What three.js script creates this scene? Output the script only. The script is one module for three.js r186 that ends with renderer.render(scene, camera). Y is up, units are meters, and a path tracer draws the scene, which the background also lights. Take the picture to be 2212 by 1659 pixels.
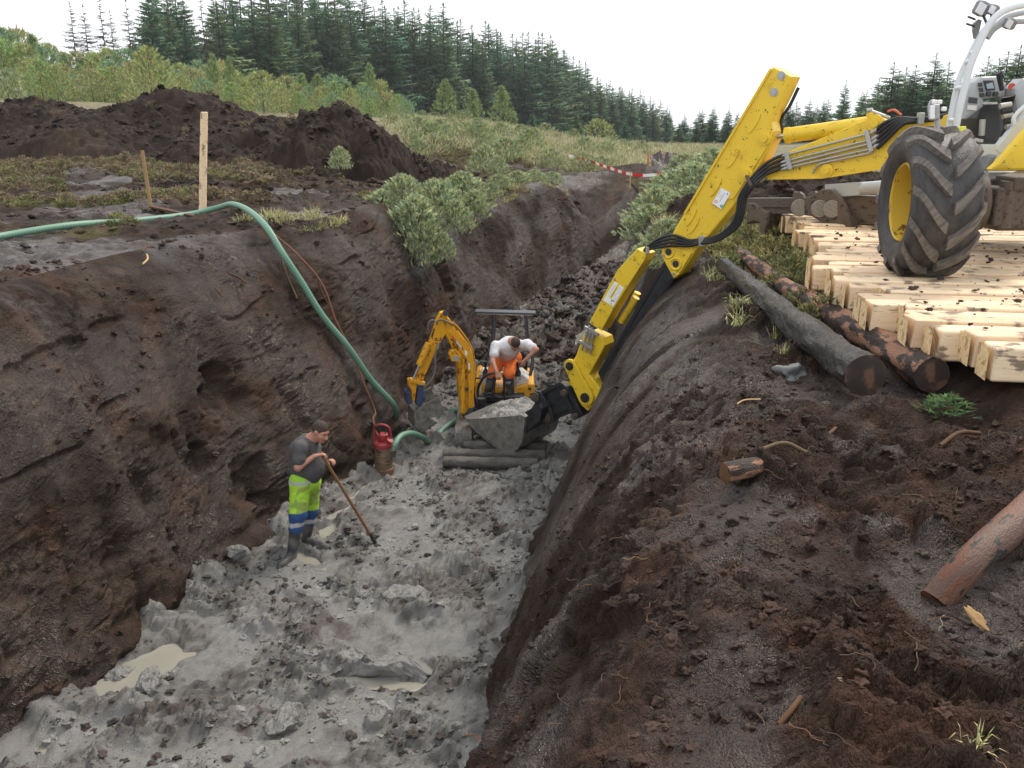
import * as THREE from 'three';
import { mergeGeometries, mergeVertices } from 'three/addons/utils/BufferGeometryUtils.js';
import { ImprovedNoise } from 'three/addons/math/ImprovedNoise.js';
import { RoundedBoxGeometry } from 'three/addons/geometries/RoundedBoxGeometry.js';

// ---------------------------------------------------------------- camera, sky, sun, exposure
const scene = new THREE.Scene();
const EYE = 5.1, PITCH = 16.7344 * Math.PI / 180, FOV = 46;
const camera = new THREE.PerspectiveCamera(FOV, 1024 / 768, 0.1, 2500);
camera.position.set(0, EYE, 0);
camera.rotation.set(-PITCH, 0, 0);
const renderer = new THREE.WebGLRenderer();
renderer.toneMapping = THREE.LinearToneMapping;
renderer.toneMappingExposure = 1.55;
renderer.shadowMap.enabled = true;
{ // bright, high overcast: one even white sky, a little brighter towards the veiled sun
  const W = 256, H = 128, d = new Float32Array(W * H * 4);
  const s = new THREE.Vector3(0.45, 0.75, -0.6).normalize();
  for (let j = 0; j < H; j++) for (let i = 0; i < W; i++) {
    const el = ((j + .5) / H - .5) * Math.PI, az = ((i + .5) / W - .5) * 2 * Math.PI;
    const v = new THREE.Vector3(Math.cos(el) * Math.cos(az), Math.sin(el), Math.cos(el) * Math.sin(az));
    const g = Math.pow(Math.max(0, v.dot(s)), 4);
    const L = 0.84 + 0.3 * g, k = (j * W + i) * 4;
    d[k] = L * .975; d[k + 1] = L * .99; d[k + 2] = L * 1.03; d[k + 3] = 1;
  }
  const t = new THREE.DataTexture(d, W, H, THREE.RGBAFormat, THREE.FloatType);
  t.mapping = THREE.EquirectangularReflectionMapping; t.magFilter = THREE.LinearFilter; t.needsUpdate = true;
  scene.background = t; scene.environment = t;
}
scene.fog = new THREE.FogExp2(0xe6edf2, .0003);
const sun = new THREE.DirectionalLight(0xfff1de, 1.5);
sun.position.set(45, 75, -60); sun.target.position.set(0, 2, -12);
sun.castShadow = true; sun.shadow.radius = 22; sun.shadow.mapSize.set(2048, 2048);
Object.assign(sun.shadow.camera, { left: -40, right: 40, top: 40, bottom: -40, near: 1, far: 260 });
scene.add(sun, sun.target);

// ---------------------------------------------------------------- helpers
const FPX = 384 / Math.tan(FOV * Math.PI / 360), SP = Math.sin(PITCH), CP = Math.cos(PITCH);
const V = (x, y, z) => new THREE.Vector3(x, y, z);
const ray = (px, py) => { const x = (px - 512) / FPX, y = -(py - 384) / FPX; return V(x, y * CP - SP, -y * SP - CP); };
const at = (px, py, D) => { const r = ray(px, py); return r.multiplyScalar(-D / r.z).add(V(0, EYE, 0)); };      // a point D metres ahead
const onY = (px, py, y) => { const r = ray(px, py); return r.multiplyScalar((y - EYE) / r.y).add(V(0, EYE, 0)); }; // a point at height y
const onPlane = (px, py, p, n) => { const r = ray(px, py), o = V(0, EYE, 0); const t = p.clone().sub(o).dot(n) / r.dot(n); return r.multiplyScalar(t).add(o); };
const K = 1024 / 2212, D2 = (x, y) => [x * K, y * K];
const dAt = (x, y, D) => at(x * K, y * K, D), dY = (x, y, h) => onY(x * K, y * K, h);
const crop = (x0, y0, s) => (x, y) => [(x0 + x / s) / 3, (y0 + y / s) / 3];
let seed = 12345;
const rnd = () => { seed = (seed + 0x6D2B79F5) | 0; let t = Math.imul(seed ^ (seed >>> 15), 1 | seed); t = (t + Math.imul(t ^ (t >>> 7), 61 | t)) ^ t; return ((t ^ (t >>> 14)) >>> 0) / 4294967296; };
const rr = (a, b) => a + (b - a) * rnd();
const reseed = s => { seed = s * 7919 + 17; };
const clamp = (x, a = 0, b = 1) => Math.min(b, Math.max(a, x));
const sst = (a, b, x) => { const t = clamp((x - a) / (b - a)); return t * t * (3 - 2 * t); };
const mix = (a, b, t) => a + (b - a) * t;
const mix3 = (a, b, t) => [a[0] + (b[0] - a[0]) * t, a[1] + (b[1] - a[1]) * t, a[2] + (b[2] - a[2]) * t];
const PN = new ImprovedNoise(), ns = (x, y, z = 0) => PN.noise(x + 131.7, y + 57.3, z + 89.1);
const fbm = (x, y, z, o = 4) => { let a = .5, s = 0; for (let i = 0; i < o; i++) { s += a * ns(x, y, z); x = x * 2.03 + 11.3; y = y * 2.03 + 7.1; z = z * 2.03 + 3.7; a *= .5; } return s; };
const rdg = (x, y, z, o = 3) => { let a = .5, s = 0; for (let i = 0; i < o; i++) { s += a * (1 - 2 * Math.abs(ns(x, y, z))); x = x * 2.07 + 5.3; y = y * 2.07 + 9.1; z = z * 2.07 + 1.7; a *= .5; } return s; };
const h3 = (x, y, z) => { let n = Math.imul(x, 374761393) + Math.imul(y, 668265263) + Math.imul(z, 2147483647 ^ 0x5bd1e995); n = Math.imul(n ^ (n >>> 13), 1274126177); return ((n ^ (n >>> 16)) >>> 0) / 4294967296; };
function worley(x, y, z) { // [F1, F2, id]
  const X = Math.floor(x), Y = Math.floor(y), Z = Math.floor(z); let a = 9, b = 9, id = 0;
  for (let i = -1; i < 2; i++) for (let j = -1; j < 2; j++) for (let k = -1; k < 2; k++) {
    const u = X + i, v = Y + j, w = Z + k, r = h3(u, v, w);
    const dx = u + h3(u + 7, v, w) - x, dy = v + h3(u, v + 13, w) - y, dz = w + h3(u, v, w + 29) - z, q = dx * dx + dy * dy + dz * dz;
    if (q < a) { b = a; a = q; id = r; } else if (q < b) b = q;
  }
  return [Math.sqrt(a), Math.sqrt(b), id];
}
function worley2(x, y) {
  const X = Math.floor(x), Y = Math.floor(y); let a = 9, b = 9, id = 0;
  for (let i = -1; i < 2; i++) for (let j = -1; j < 2; j++) {
    const u = X + i, v = Y + j, dx = u + h3(u + 7, v, 3) - x, dy = v + h3(u, v + 13, 5) - y, q = dx * dx + dy * dy;
    if (q < a) { b = a; a = q; id = h3(u, v, 11); } else if (q < b) b = q;
  }
  return [Math.sqrt(a), Math.sqrt(b), id];
}
const table = T => { T = T.slice().sort((p, q) => p[0] - q[0]); return x => { // monotone-ish smooth interpolation
  if (x <= T[0][0]) return T[0][1]; const n = T.length; if (x >= T[n - 1][0]) return T[n - 1][1];
  let i = 0; while (x > T[i + 1][0]) i++;
  const m = k => k <= 0 || k >= n - 1 ? (T[Math.min(n - 1, k + 1)][1] - T[Math.max(0, k - 1)][1]) / (T[Math.min(n - 1, k + 1)][0] - T[Math.max(0, k - 1)][0]) : (T[k + 1][1] - T[k - 1][1]) / (T[k + 1][0] - T[k - 1][0]);
  const h = T[i + 1][0] - T[i][0], t = (x - T[i][0]) / h, a = m(i) * h, b = m(i + 1) * h, p = T[i][1], q = T[i + 1][1];
  return p + t * (a + t * (3 * (q - p) - 2 * a - b + t * (2 * (p - q) + a + b)));
}; };
const used = {};
const numbered = n => { const k = used[n] = (used[n] ?? -1) + 1; return k ? `${n}_${String(k).padStart(3, '0')}` : n; };
const sh = o => { o.castShadow = o.receiveShadow = true; return o; };
function tag(o, label, category, group, kind) { if (label) o.userData.label = label; if (category) o.userData.category = category; if (group) o.userData.group = group; if (kind) o.userData.kind = kind; return o; }
function thing(name, label, category, pos = V(0, 0, 0), group) { const g = new THREE.Group(); g.name = numbered(name); g.position.copy(pos); scene.add(g); return tag(g, label, category, group); }
function meshThing(name, geo, mat, label, category, group, kind) { const m = sh(new THREE.Mesh(geo, mat)); m.name = numbered(name); scene.add(m); return tag(m, label, category, group, kind); }
// a part: geometries given in world space are moved into the parent's axes
function wp(o) { o.updateWorldMatrix(true, false); return o.matrixWorld.clone().invert(); }
function part(name, geo, mat, parent, label) { const m = sh(new THREE.Mesh(Array.isArray(geo) ? merge(geo) : geo, mat)); m.geometry.applyMatrix4(wp(parent)); m.name = name; parent.add(m); if (label) m.userData.label = label; return m; }
function local(name, geo, mat, parent, label) { const m = sh(new THREE.Mesh(Array.isArray(geo) ? merge(geo) : geo, mat)); m.name = name; parent.add(m); if (label) m.userData.label = label; return m; }
const merge = gs => { gs = gs.map(g => { const n = g.index ? g.toNonIndexed() : g; for (const k of Object.keys(n.attributes)) if (!['position', 'normal', 'uv'].includes(k)) n.deleteAttribute(k); if (!n.attributes.uv) n.setAttribute('uv', new THREE.BufferAttribute(new Float32Array(n.attributes.position.count * 2), 2)); n.morphAttributes = {}; return n; }); return gs.length > 1 ? mergeGeometries(gs) : gs[0]; };
const Y = V(0, 1, 0);
function basisM(x, y, z, o) { return new THREE.Matrix4().makeBasis(x, y, z).setPosition(o); }
function cyl(a, b, r0, r1 = r0, seg = 12, open = false) { const d = b.clone().sub(a), g = new THREE.CylinderGeometry(r1, r0, d.length(), seg, 1, open); g.applyQuaternion(new THREE.Quaternion().setFromUnitVectors(Y, d.clone().normalize())); const m = a.clone().add(b).multiplyScalar(.5); return g.translate(m.x, m.y, m.z); }
function bar(a, b, w, t, up = Y, r = .004) { // a rounded bar from a to b, t along up-ish, w across
  const d = b.clone().sub(a), z = d.clone().normalize(), x = up.clone().cross(z).normalize(), y = z.clone().cross(x), g = new RoundedBoxGeometry(w, t, d.length(), 2, Math.min(r, w / 3, t / 3));
  return g.applyMatrix4(basisM(x, y, z, a.clone().add(b).multiplyScalar(.5)));
}
function tube(pts, r, seg = 40, rad = 8, closed = false) { return new THREE.TubeGeometry(new THREE.CatmullRomCurve3(pts, closed, 'centripetal'), seg, r, rad, closed); }
function boxAt(w, h, d, c, r = .008, rot) { const g = new RoundedBoxGeometry(w, h, d, 2, Math.min(r, w / 3, h / 3, d / 3)); if (rot) g.applyQuaternion(rot instanceof THREE.Quaternion ? rot : new THREE.Quaternion().setFromEuler(rot)); return g.translate(c.x, c.y, c.z); }
// an outline given as world points on a plane (point p, unit normal n), extruded from the plane by d0..d1 along n
function plate(pts, p, n, d0, d1, bevel = .008, holes = []) {
  const x = V(n.z, 0, -n.x).normalize(), y = n.clone().cross(x).normalize();
  const uv = q => { const v = q.clone().sub(p); return new THREE.Vector2(v.dot(x), v.dot(y)); };
  const s = new THREE.Shape(pts.map(uv)); for (const h of holes) s.holes.push(new THREE.Path(h.map(uv)));
  const th = d1 - d0, bv = Math.min(bevel, th / 3);
  const g = new THREE.ExtrudeGeometry(s, { depth: th - 2 * bv, bevelEnabled: bv > 0, bevelThickness: bv, bevelSize: bv, bevelOffset: -bv, bevelSegments: 2, curveSegments: 12 });
  return g.applyMatrix4(basisM(x, y, n, p.clone().addScaledVector(n, d0 + bv)));
}
const circle = (c, r, n, k = 20) => { const x = V(n.z, 0, -n.x).normalize(), y = n.clone().cross(x); return Array.from({ length: k }, (_, i) => c.clone().addScaledVector(x, r * Math.cos(i / k * 2 * Math.PI)).addScaledVector(y, r * Math.sin(i / k * 2 * Math.PI))); };

// ---------------------------------------------------------------- textures (what surfaces are made of)
const PER = (() => { const p = []; for (let i = 0; i < 512; i++) p.push(h3(i, 3, 9)); return p; })();
function pnoise(x, y, per, s) { // periodic value-gradient noise
  const X = Math.floor(x), Yq = Math.floor(y), fx = x - X, fy = y - Yq, u = fx * fx * fx * (fx * (fx * 6 - 15) + 10), v = fy * fy * fy * (fy * (fy * 6 - 15) + 10);
  const g = (i, j, dx, dy) => { const a = h3(((X + i) % per + per) % per, ((Yq + j) % per + per) % per, s) * 6.2832; return Math.cos(a) * dx + Math.sin(a) * dy; };
  const a = g(0, 0, fx, fy), b = g(1, 0, fx - 1, fy), c = g(0, 1, fx, fy - 1), d = g(1, 1, fx - 1, fy - 1);
  return (a + (b - a) * u + (c - a) * v + (a - b - c + d) * u * v) * 1.4;
}
function pfbm(u, v, f, o, s) { let a = .5, r = 0; for (let i = 0; i < o; i++) { r += a * pnoise(u * f, v * f, f, s + i); f *= 2; a *= .55; } return r; }
function pworley(u, v, f, s) { const x = u * f, y = v * f, X = Math.floor(x), Yq = Math.floor(y); let a = 9, b = 9; for (let i = -1; i < 2; i++) for (let j = -1; j < 2; j++) { const cx = ((X + i) % f + f) % f, cy = ((Yq + j) % f + f) % f, dx = X + i + h3(cx, cy, s) - x, dy = Yq + j + h3(cx, cy, s + 1) - y, q = dx * dx + dy * dy; if (q < a) { b = a; a = q; } else if (q < b) b = q; } return [Math.sqrt(a), Math.sqrt(b)]; }
function tex(n, fn, srgb = false, rep = 1) { // fn(u, v) -> number or [r, g, b] in 0..1
  const m = Array.isArray(n) ? n : [n, n], d = new Uint8Array(m[0] * m[1] * 4);
  for (let j = 0; j < m[1]; j++) for (let i = 0; i < m[0]; i++) { const c = fn((i + .5) / m[0], (j + .5) / m[1]), k = (j * m[0] + i) * 4; for (let q = 0; q < 3; q++) d[k + q] = 255 * clamp(c.length ? c[q] : c); d[k + 3] = 255; }
  const t = new THREE.DataTexture(d, m[0], m[1]); t.wrapS = t.wrapT = THREE.RepeatWrapping; t.magFilter = THREE.LinearFilter; t.minFilter = THREE.LinearMipmapLinearFilter; t.generateMipmaps = true; if (srgb) t.colorSpace = THREE.SRGBColorSpace; t.repeat.set(rep, rep); t.needsUpdate = true; return t;
}
const again = (t, rx, ry = rx) => { const c = t.clone(); c.repeat.set(rx, ry); c.needsUpdate = true; return c; };
const T = {};
T.crumb = tex(1024, (u, v) => { const q = .012 * pnoise(u * 30, v * 30, 30, 2), w = pworley(u + q, v - q, 22, 3), w2 = pworley(u - q, v + q, 52, 9), w3 = pworley(u, v, 120, 15), m = sst(-.15, .25, pfbm(u, v, 5, 3, 33)); return .42 + .34 * pfbm(u, v, 8, 6, 1) + m * .5 * (.42 - w[0]) + .36 * (.42 - w2[0]) + .2 * (.4 - w3[0]); });
T.crumbCol = tex(1024, (u, v) => { const w = pworley(u, v, 34, 5), w2 = pworley(u, v, 90, 25), f = .9 + .36 * pfbm(u, v, 6, 7, 21) + .22 * (.4 - w[0]) + .16 * (.4 - w2[0]); return [f, f * .985, f * .97]; }, true);
T.wet = tex(256, (u, v) => .62 + .5 * pfbm(u, v, 4, 5, 41) + .18 * pfbm(u, v, 32, 2, 47));
T.wood = tex([256, 512], (u, v) => { const g = pfbm(u, v * .12, 16, 4, 61) * .5 + .5, f = pnoise(u * 64, v * 4, 64, 66); return [.93 - .17 * g + .05 * f, .83 - .2 * g + .05 * f, .65 - .22 * g + .05 * f]; }, true);
T.speck = tex(256, (u, v) => { const w = pworley(u, v, 18, 71), m = pfbm(u, v, 4, 4, 77); const s = w[0] < .16 + .22 * m ? .35 : 1; return [s, s * .95, s * .86]; }, true);
T.scuff = tex(512, (u, v) => { const m = pfbm(u, v, 4, 6, 91), q = pfbm(u, v, 24, 3, 95); const d = sst(.18, .34, m + .35 * q); return [1 - .5 * d, 1 - .55 * d, 1 - .55 * d]; }, true);
const std = o => new THREE.MeshStandardMaterial({ side: THREE.DoubleSide, ...o });
const lin = (r, g, b) => new THREE.Color().setRGB(r, g, b);
// a grid of (nu+1) x (nv+1) points with colours and uv in metres
function grid(nu, nv, pos, col, uvf) {
  const N = (nu + 1) * (nv + 1), P = new Float32Array(N * 3), C = col ? new Float32Array(N * 3) : null, U = new Float32Array(N * 2), I = new Uint32Array(nu * nv * 6);
  for (let j = 0, k = 0; j <= nv; j++) for (let i = 0; i <= nu; i++, k++) { const p = pos(i, j); P[3 * k] = p[0]; P[3 * k + 1] = p[1]; P[3 * k + 2] = p[2]; if (p.length > 3) { U[2 * k] = p[3]; U[2 * k + 1] = p[4]; } }
  for (let j = 0, q = 0; j < nv; j++) for (let i = 0; i < nu; i++) { const a = j * (nu + 1) + i, b = a + 1, c = a + nu + 1, d = c + 1; I[q++] = a; I[q++] = b; I[q++] = d; I[q++] = a; I[q++] = d; I[q++] = c; }
  const g = new THREE.BufferGeometry(); g.setAttribute('position', new THREE.BufferAttribute(P, 3)); g.setAttribute('uv', new THREE.BufferAttribute(U, 2)); g.setIndex(new THREE.BufferAttribute(I, 1));
  if (col) { for (let k = 0; k < N; k++) { const c = col(P[3 * k], P[3 * k + 1], P[3 * k + 2], k); C[3 * k] = c[0]; C[3 * k + 1] = c[1]; C[3 * k + 2] = c[2]; } g.setAttribute('color', new THREE.BufferAttribute(C, 3)); }
  g.computeVertexNormals(); return g;
}
// ---------------------------------------------------------------- the ground: trench floor, two cut banks, land beyond
const project = p => { const y = p.y - EYE, yc = y * CP - p.z * SP, zc = -y * SP - p.z * CP; return [512 + FPX * p.x / zc, 384 - FPX * yc / zc, zc]; };
const xLF = table([[2, -6.4], [-3, -5.2], [-6.4, -4.31], [-7.1, -4.13], [-8, -3.84], [-8.75, -3.58], [-9.6, -3.35], [-10.3, -3.0], [-12.1, -2.25], [-12.6, -2.05], [-16.3, -1.3], [-18.3, -1.03], [-21.2, -.1], [-25, 1.1], [-28, 2.2], [-31, 3.4], [-36, 6]]);
const xLC0 = table([[2, -8.2], [-3, -6.9], [-6.4, -5.9], [-9, -5.2], [-11.35, -4.6], [-12.3, -4.1], [-13.8, -3.2], [-15, -2.85], [-17.65, -2.3], [-20, -1.85], [-23.5, -.75], [-28, 1.2], [-31, 2.6], [-36, 5]]);
const xLC = z => xLC0(z) + .16 * ns(z * .8, 1, 2) + .09 * ns(z * 2.6, 4, 2);
const yLC = table([[2, 3.4], [-9, 3.42], [-13.8, 3.5], [-17.6, 3.45], [-20, 3.15], [-23.5, 2.85], [-27, 3.15], [-29, 2.6], [-31, 1.4], [-33, 2.1], [-36, 3.2]]);
const yF = table([[2, 0], [-16, 0], [-20, .12], [-26, .1], [-31, .25], [-33.5, .8], [-36, 2.6], [-37, 3.3]]);
const xRF = table([[2, -2.2], [-2.2, -1.1], [-6.2, -.21], [-7.1, -.07], [-8.4, .07], [-10.6, .42], [-11.4, .72], [-12.3, 1.15], [-14.3, 1.6], [-18, 2.0], [-21, 2.5], [-25, 3.4], [-31, 6], [-36, 8.6]]);
const xRC0 = table([[2, -.2], [0, .3], [-2.3, .78], [-4.8, 1.3], [-8.3, 2.15], [-10.5, 2.4], [-12.2, 2.8], [-14, 2.75], [-16.4, 2.65], [-20, 3.1], [-25, 4.2], [-31, 7.0], [-36, 9.6]]);
const xRC = z => xRC0(z) + (.13 * ns(z * .9, 7, 2) + .07 * ns(z * 2.9, 9, 2)) * mix(.35, 1, sst(-8.5, -5.5, z));
const yRC = table([[2, 3.1], [-2.3, 3.12], [-8, 3.25], [-16, 3.2], [-22, 2.8], [-28, 2.5], [-36, 3.2]]);
const bil = (x, y, z, o = 4) => { let a = .5, s = 0; for (let i = 0; i < o; i++) { s += a * Math.abs(ns(x, y, z)); x = x * 2.1 + 3.3; y = y * 2.1 + 1.7; z = z * 2.1 + 5.1; a *= .55; } return s; };
function facet(x, z, amp, tilt = 1) { // broken lumps: every cell a tilted face
  const X = Math.floor(x), Z = Math.floor(z); let a = 9, b = 9, ox = 0, oz = 0, u0 = 0, v0 = 0;
  for (let i = -1; i < 2; i++) for (let j = -1; j < 2; j++) { const u = X + i, v = Z + j, dx = x - u - h3(u + 3, v, 17), dz = z - v - h3(u, v + 5, 19), q = dx * dx + dz * dz; if (q < a) { b = a; a = q; ox = dx; oz = dz; u0 = u; v0 = v; } else if (q < b) b = q; }
  const e = Math.sqrt(b) - Math.sqrt(a); return amp * sst(0, .22, e) * (h3(u0, v0, 23) * .9 + tilt * ((h3(u0, v0, 29) - .5) * 1.6 * ox + (h3(u0, v0, 31) - .5) * 1.6 * oz));
}
const ctrl = [[-5.5, -9, 3.42], [-9, -9, 3.42], [-15, -9, 3.45], [-6, -13, 3.5], [-12, -14, 3.5], [-6, -17, 3.5], [-14, -20, 3.55], [-3, -17.6, 3.45], [-2, -22, 3.0], [3, -10, 3.35], [3, -3, 3.2], [8, -4, 3.3], [6, -12, 3.42], [10, -10, 3.45], [4, -17, 3.2], [12, -17, 3.5], [3, 3, 3.1], [10, 4, 3.2], [-12, 2, 3.4], [6, -22, 2.9]]
  .concat([[300, 340, 31], [620, 360, 24], [900, 285, 40], [1100, 295, 50], [1250, 335, 45], [1350, 385, 36], [1350, 470, 27], [1430, 430, 26], [950, 250, 75], [1300, 300, 90], [1480, 335, 120], [700, 240, 60], [300, 225, 60], [0, 200, 60], [600, 215, 150], [1000, 250, 150], [1300, 300, 170], [1480, 325, 200], [1700, 280, 130], [1900, 300, 90], [2200, 285, 70], [1560, 335, 60], [0, 150, 150], [-600, 150, 120], [2800, 260, 110], [1480, 345, 90], [1560, 345, 90], [1640, 335, 80], [1400, 352, 60], [1500, 372, 45], [1700, 320, 60], [1450, 345, 150], [1600, 325, 160]].map(([a, b, D]) => { const p = dAt(a, b, D); return [p.x, p.z, p.y]; }));
function G(x, z) { let s = 0, w = 0; const e = .02 * (x * x + z * z) + 1.5; for (const [a, b, h] of ctrl) { const d = (x - a) ** 2 + (z - b) ** 2 + e, q = 1 / (d * d); s += q * h; w += q; } return s / w; }
const rowsZ = (z0, z1, near, k, coarse = .12) => { const r = []; let z = z0; while (z > near) { r.push(z); z -= coarse; } while (z > z1) { r.push(z); z -= k * Math.abs(z); } r.push(z1); return r; };
const findOn = (surf, x, y) => { const [px, py] = D2(x, y); let best = 1e9, r = null; for (let z = -1.5; z > -34; z -= .05) for (let t = 0; t <= 1; t += .02) { const p = surf(z, t), q = project(p); const d = (q[0] - px) ** 2 + (q[1] - py) ** 2; if (q[2] > .5 && d < best) { best = d; r = [z, p.y]; } } return r; };
const leftBase = (z, t) => { const a = .75 * t + .25 * Math.pow(t, 5), b = 1 - .55 * Math.pow(1 - t, 1.8) - .45 * (1 - t); return V(mix(xLF(z), xLC(z), a), mix(yF(z) - .05, yLC(z), b), z); };
const rightBase = (z, t) => { const a = .72 * t + .28 * Math.pow(t, 4), b = 1 - .6 * Math.pow(1 - t, 1.9) - .4 * (1 - t); return V(mix(xRF(z), xRC(z), a), mix(yF(z) - .05, yRC(z), b), z); };
const dents = list => list.map(([s, x, y, a, b, dep, sk = 0]) => { const r = findOn(s, x, y); return { z: r[0], h: r[1], a, b, dep, sk }; });
const Ld = dents([[leftBase, 500, 850, .42, .40, .30, .25], [leftBase, 440, 990, .26, .22, .18, .2], [leftBase, 550, 1040, .32, .36, .20, .3], [leftBase, 110, 770, .62, .10, .10, .5], [leftBase, 230, 880, .3, .07, .08, .5], [leftBase, 600, 1110, .4, .4, .22, .2], [leftBase, 640, 900, .14, .5, .07, .4], [leftBase, 240, 1185, .34, .16, .07, 0], [leftBase, 365, 1170, .1, .3, .13, .3], [leftBase, 330, 950, .16, .18, .08, 0], [leftBase, 380, 960, .09, .26, .07, 0], [leftBase, 420, 960, .09, .22, .07, 0], [leftBase, 60, 1010, .7, .04, .07, -.1], [leftBase, 940, 560, .3, 1.1, .35, .05], [leftBase, 1010, 650, .5, .35, .22, .1], [leftBase, 760, 560, .5, .07, .1, .3], [leftBase, 700, 660, .4, .09, .1, .5], [leftBase, 780, 920, .4, .6, .14, .1], [leftBase, 300, 1060, .22, .3, .14, .2], [leftBase, 230, 700, .4, .05, .08, .3], [leftBase, 560, 700, .15, .6, .07, .3]]);
const Rd = dents([[rightBase, 1140, 1520, .34, .42, .34, 0], [rightBase, 1255, 1060, .3, .5, .16, -.3], [rightBase, 1340, 1130, .16, .3, .14, 0], [rightBase, 1450, 930, .1, .5, .12, -.2], [rightBase, 1260, 1400, .3, .22, .16, .3], [rightBase, 1520, 860, .08, .6, .1, 0], [rightBase, 1420, 780, .07, .7, .09, 0], [rightBase, 1330, 920, .09, .5, .1, 0]]);
const dentAt = (L, z, h) => { let d = 0; for (const f of L) { const v = (h - f.h) / f.b, u = (z - f.z) / f.a + f.sk * v; if (Math.abs(u) > 1.8 || Math.abs(v) > 1.8) continue; const r = Math.hypot(u, v) + .38 * ns(z * 3.1, h * 3.1, 4) + .22 * ns(z * 9, h * 9, 7); d += .72 * f.dep * (1 - sst(.45, 1, r)); } return d; };
let floorCol, leftCol, rightCol;
// colours of the soils, linear
const PEAT = [.052, .0325, .0235], PEATL = [.098, .071, .055], PEATD = [.020, .0115, .0078], RUST = [.090, .041, .022], CLAY = [.24, .236, .222], CLAYD = [.088, .085, .079], MOSS = [.115, .108, .042], HEATH = [.12, .080, .044];

const wetTex = (fn, u0, u1, v0, v1) => { const n = 512, d = new Uint8Array(n * n * 4); for (let j = 0; j < n; j++) for (let i = 0; i < n; i++) { const k = (j * n + i) * 4; d[k] = d[k + 1] = d[k + 2] = 255; d[k + 3] = 255 * clamp(fn(mix(u0, u1, (i + .5) / n), mix(v0, v1, (j + .5) / n))); } const t = new THREE.DataTexture(d, n, n); t.wrapS = t.wrapT = THREE.RepeatWrapping; t.magFilter = THREE.LinearFilter; t.needsUpdate = true; t.repeat.set(1 / (u1 - u0), 1 / (v1 - v0)); t.offset.set(-u0 / (u1 - u0), -v0 / (v1 - v0)); return t; };
const wetSoil = (o, wet, rough, box) => new THREE.MeshPhysicalMaterial({ side: THREE.DoubleSide, vertexColors: true, map: again(T.crumbCol, .9), bumpMap: again(T.crumb, 1.45), bumpScale: .034, roughness: 1, specularIntensity: 1, roughnessMap: roughTex((u, v) => mix(rough[0], rough[1], clamp(wet(u, v))) + .16 * fbm(u * 3, v * 3, 4, 3), ...box), specularIntensityMap: wetTex((u, v) => mix(.28, 1, clamp(wet(u, v))), ...box), ...o });
const roughTex = (fn, u0, u1, v0, v1) => { const t = tex(512, (u, v) => fn(mix(u0, u1, u), mix(v0, v1, v))); t.repeat.set(1 / (u1 - u0), 1 / (v1 - v0)); t.offset.set(-u0 / (u1 - u0), -v0 / (v1 - v0)); return t; };
// --- trench floor: churned grey clay
const puds = [ // [centre disp x, y, half length, half width, turn]
  [330, 1430, .30, .42, .5], [250, 1470, .3, .34, .2], [800, 1050, .5, .12, -.45], [745, 1105, .45, .12, -.55], [705, 1150, .3, .12, -.2], [655, 1205, .3, .1, .9], [897, 957, .32, .2, .3], [800, 1472, .55, .08, 1.45], [10, 1605, .35, .3, 0], [1262, 745, 1.1, .3, -.2], [1150, 790, .5, .3, 0], [1120, 1185, .35, .1, .9], [1225, 850, .9, .14, -.2]].map(([x, y, a, b, r]) => { const p = dY(x, y, 0); return { x: p.x, z: p.z, a, b, c: Math.cos(r), s: Math.sin(r) }; });
const pudAt = (x, z, k = 1) => { let m = 0; for (const p of puds) { const dx = x - p.x, dz = z - p.z, u = (dx * p.c - dz * p.s) / (p.b * k), v = (dx * p.s + dz * p.c) / (p.a * k); if (u * u + v * v < 6) m = Math.max(m, 1 - sst(.6, 1.25, Math.hypot(u, v) + .5 * ns(x * 5, z * 5, 2))); } return m; };
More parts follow.
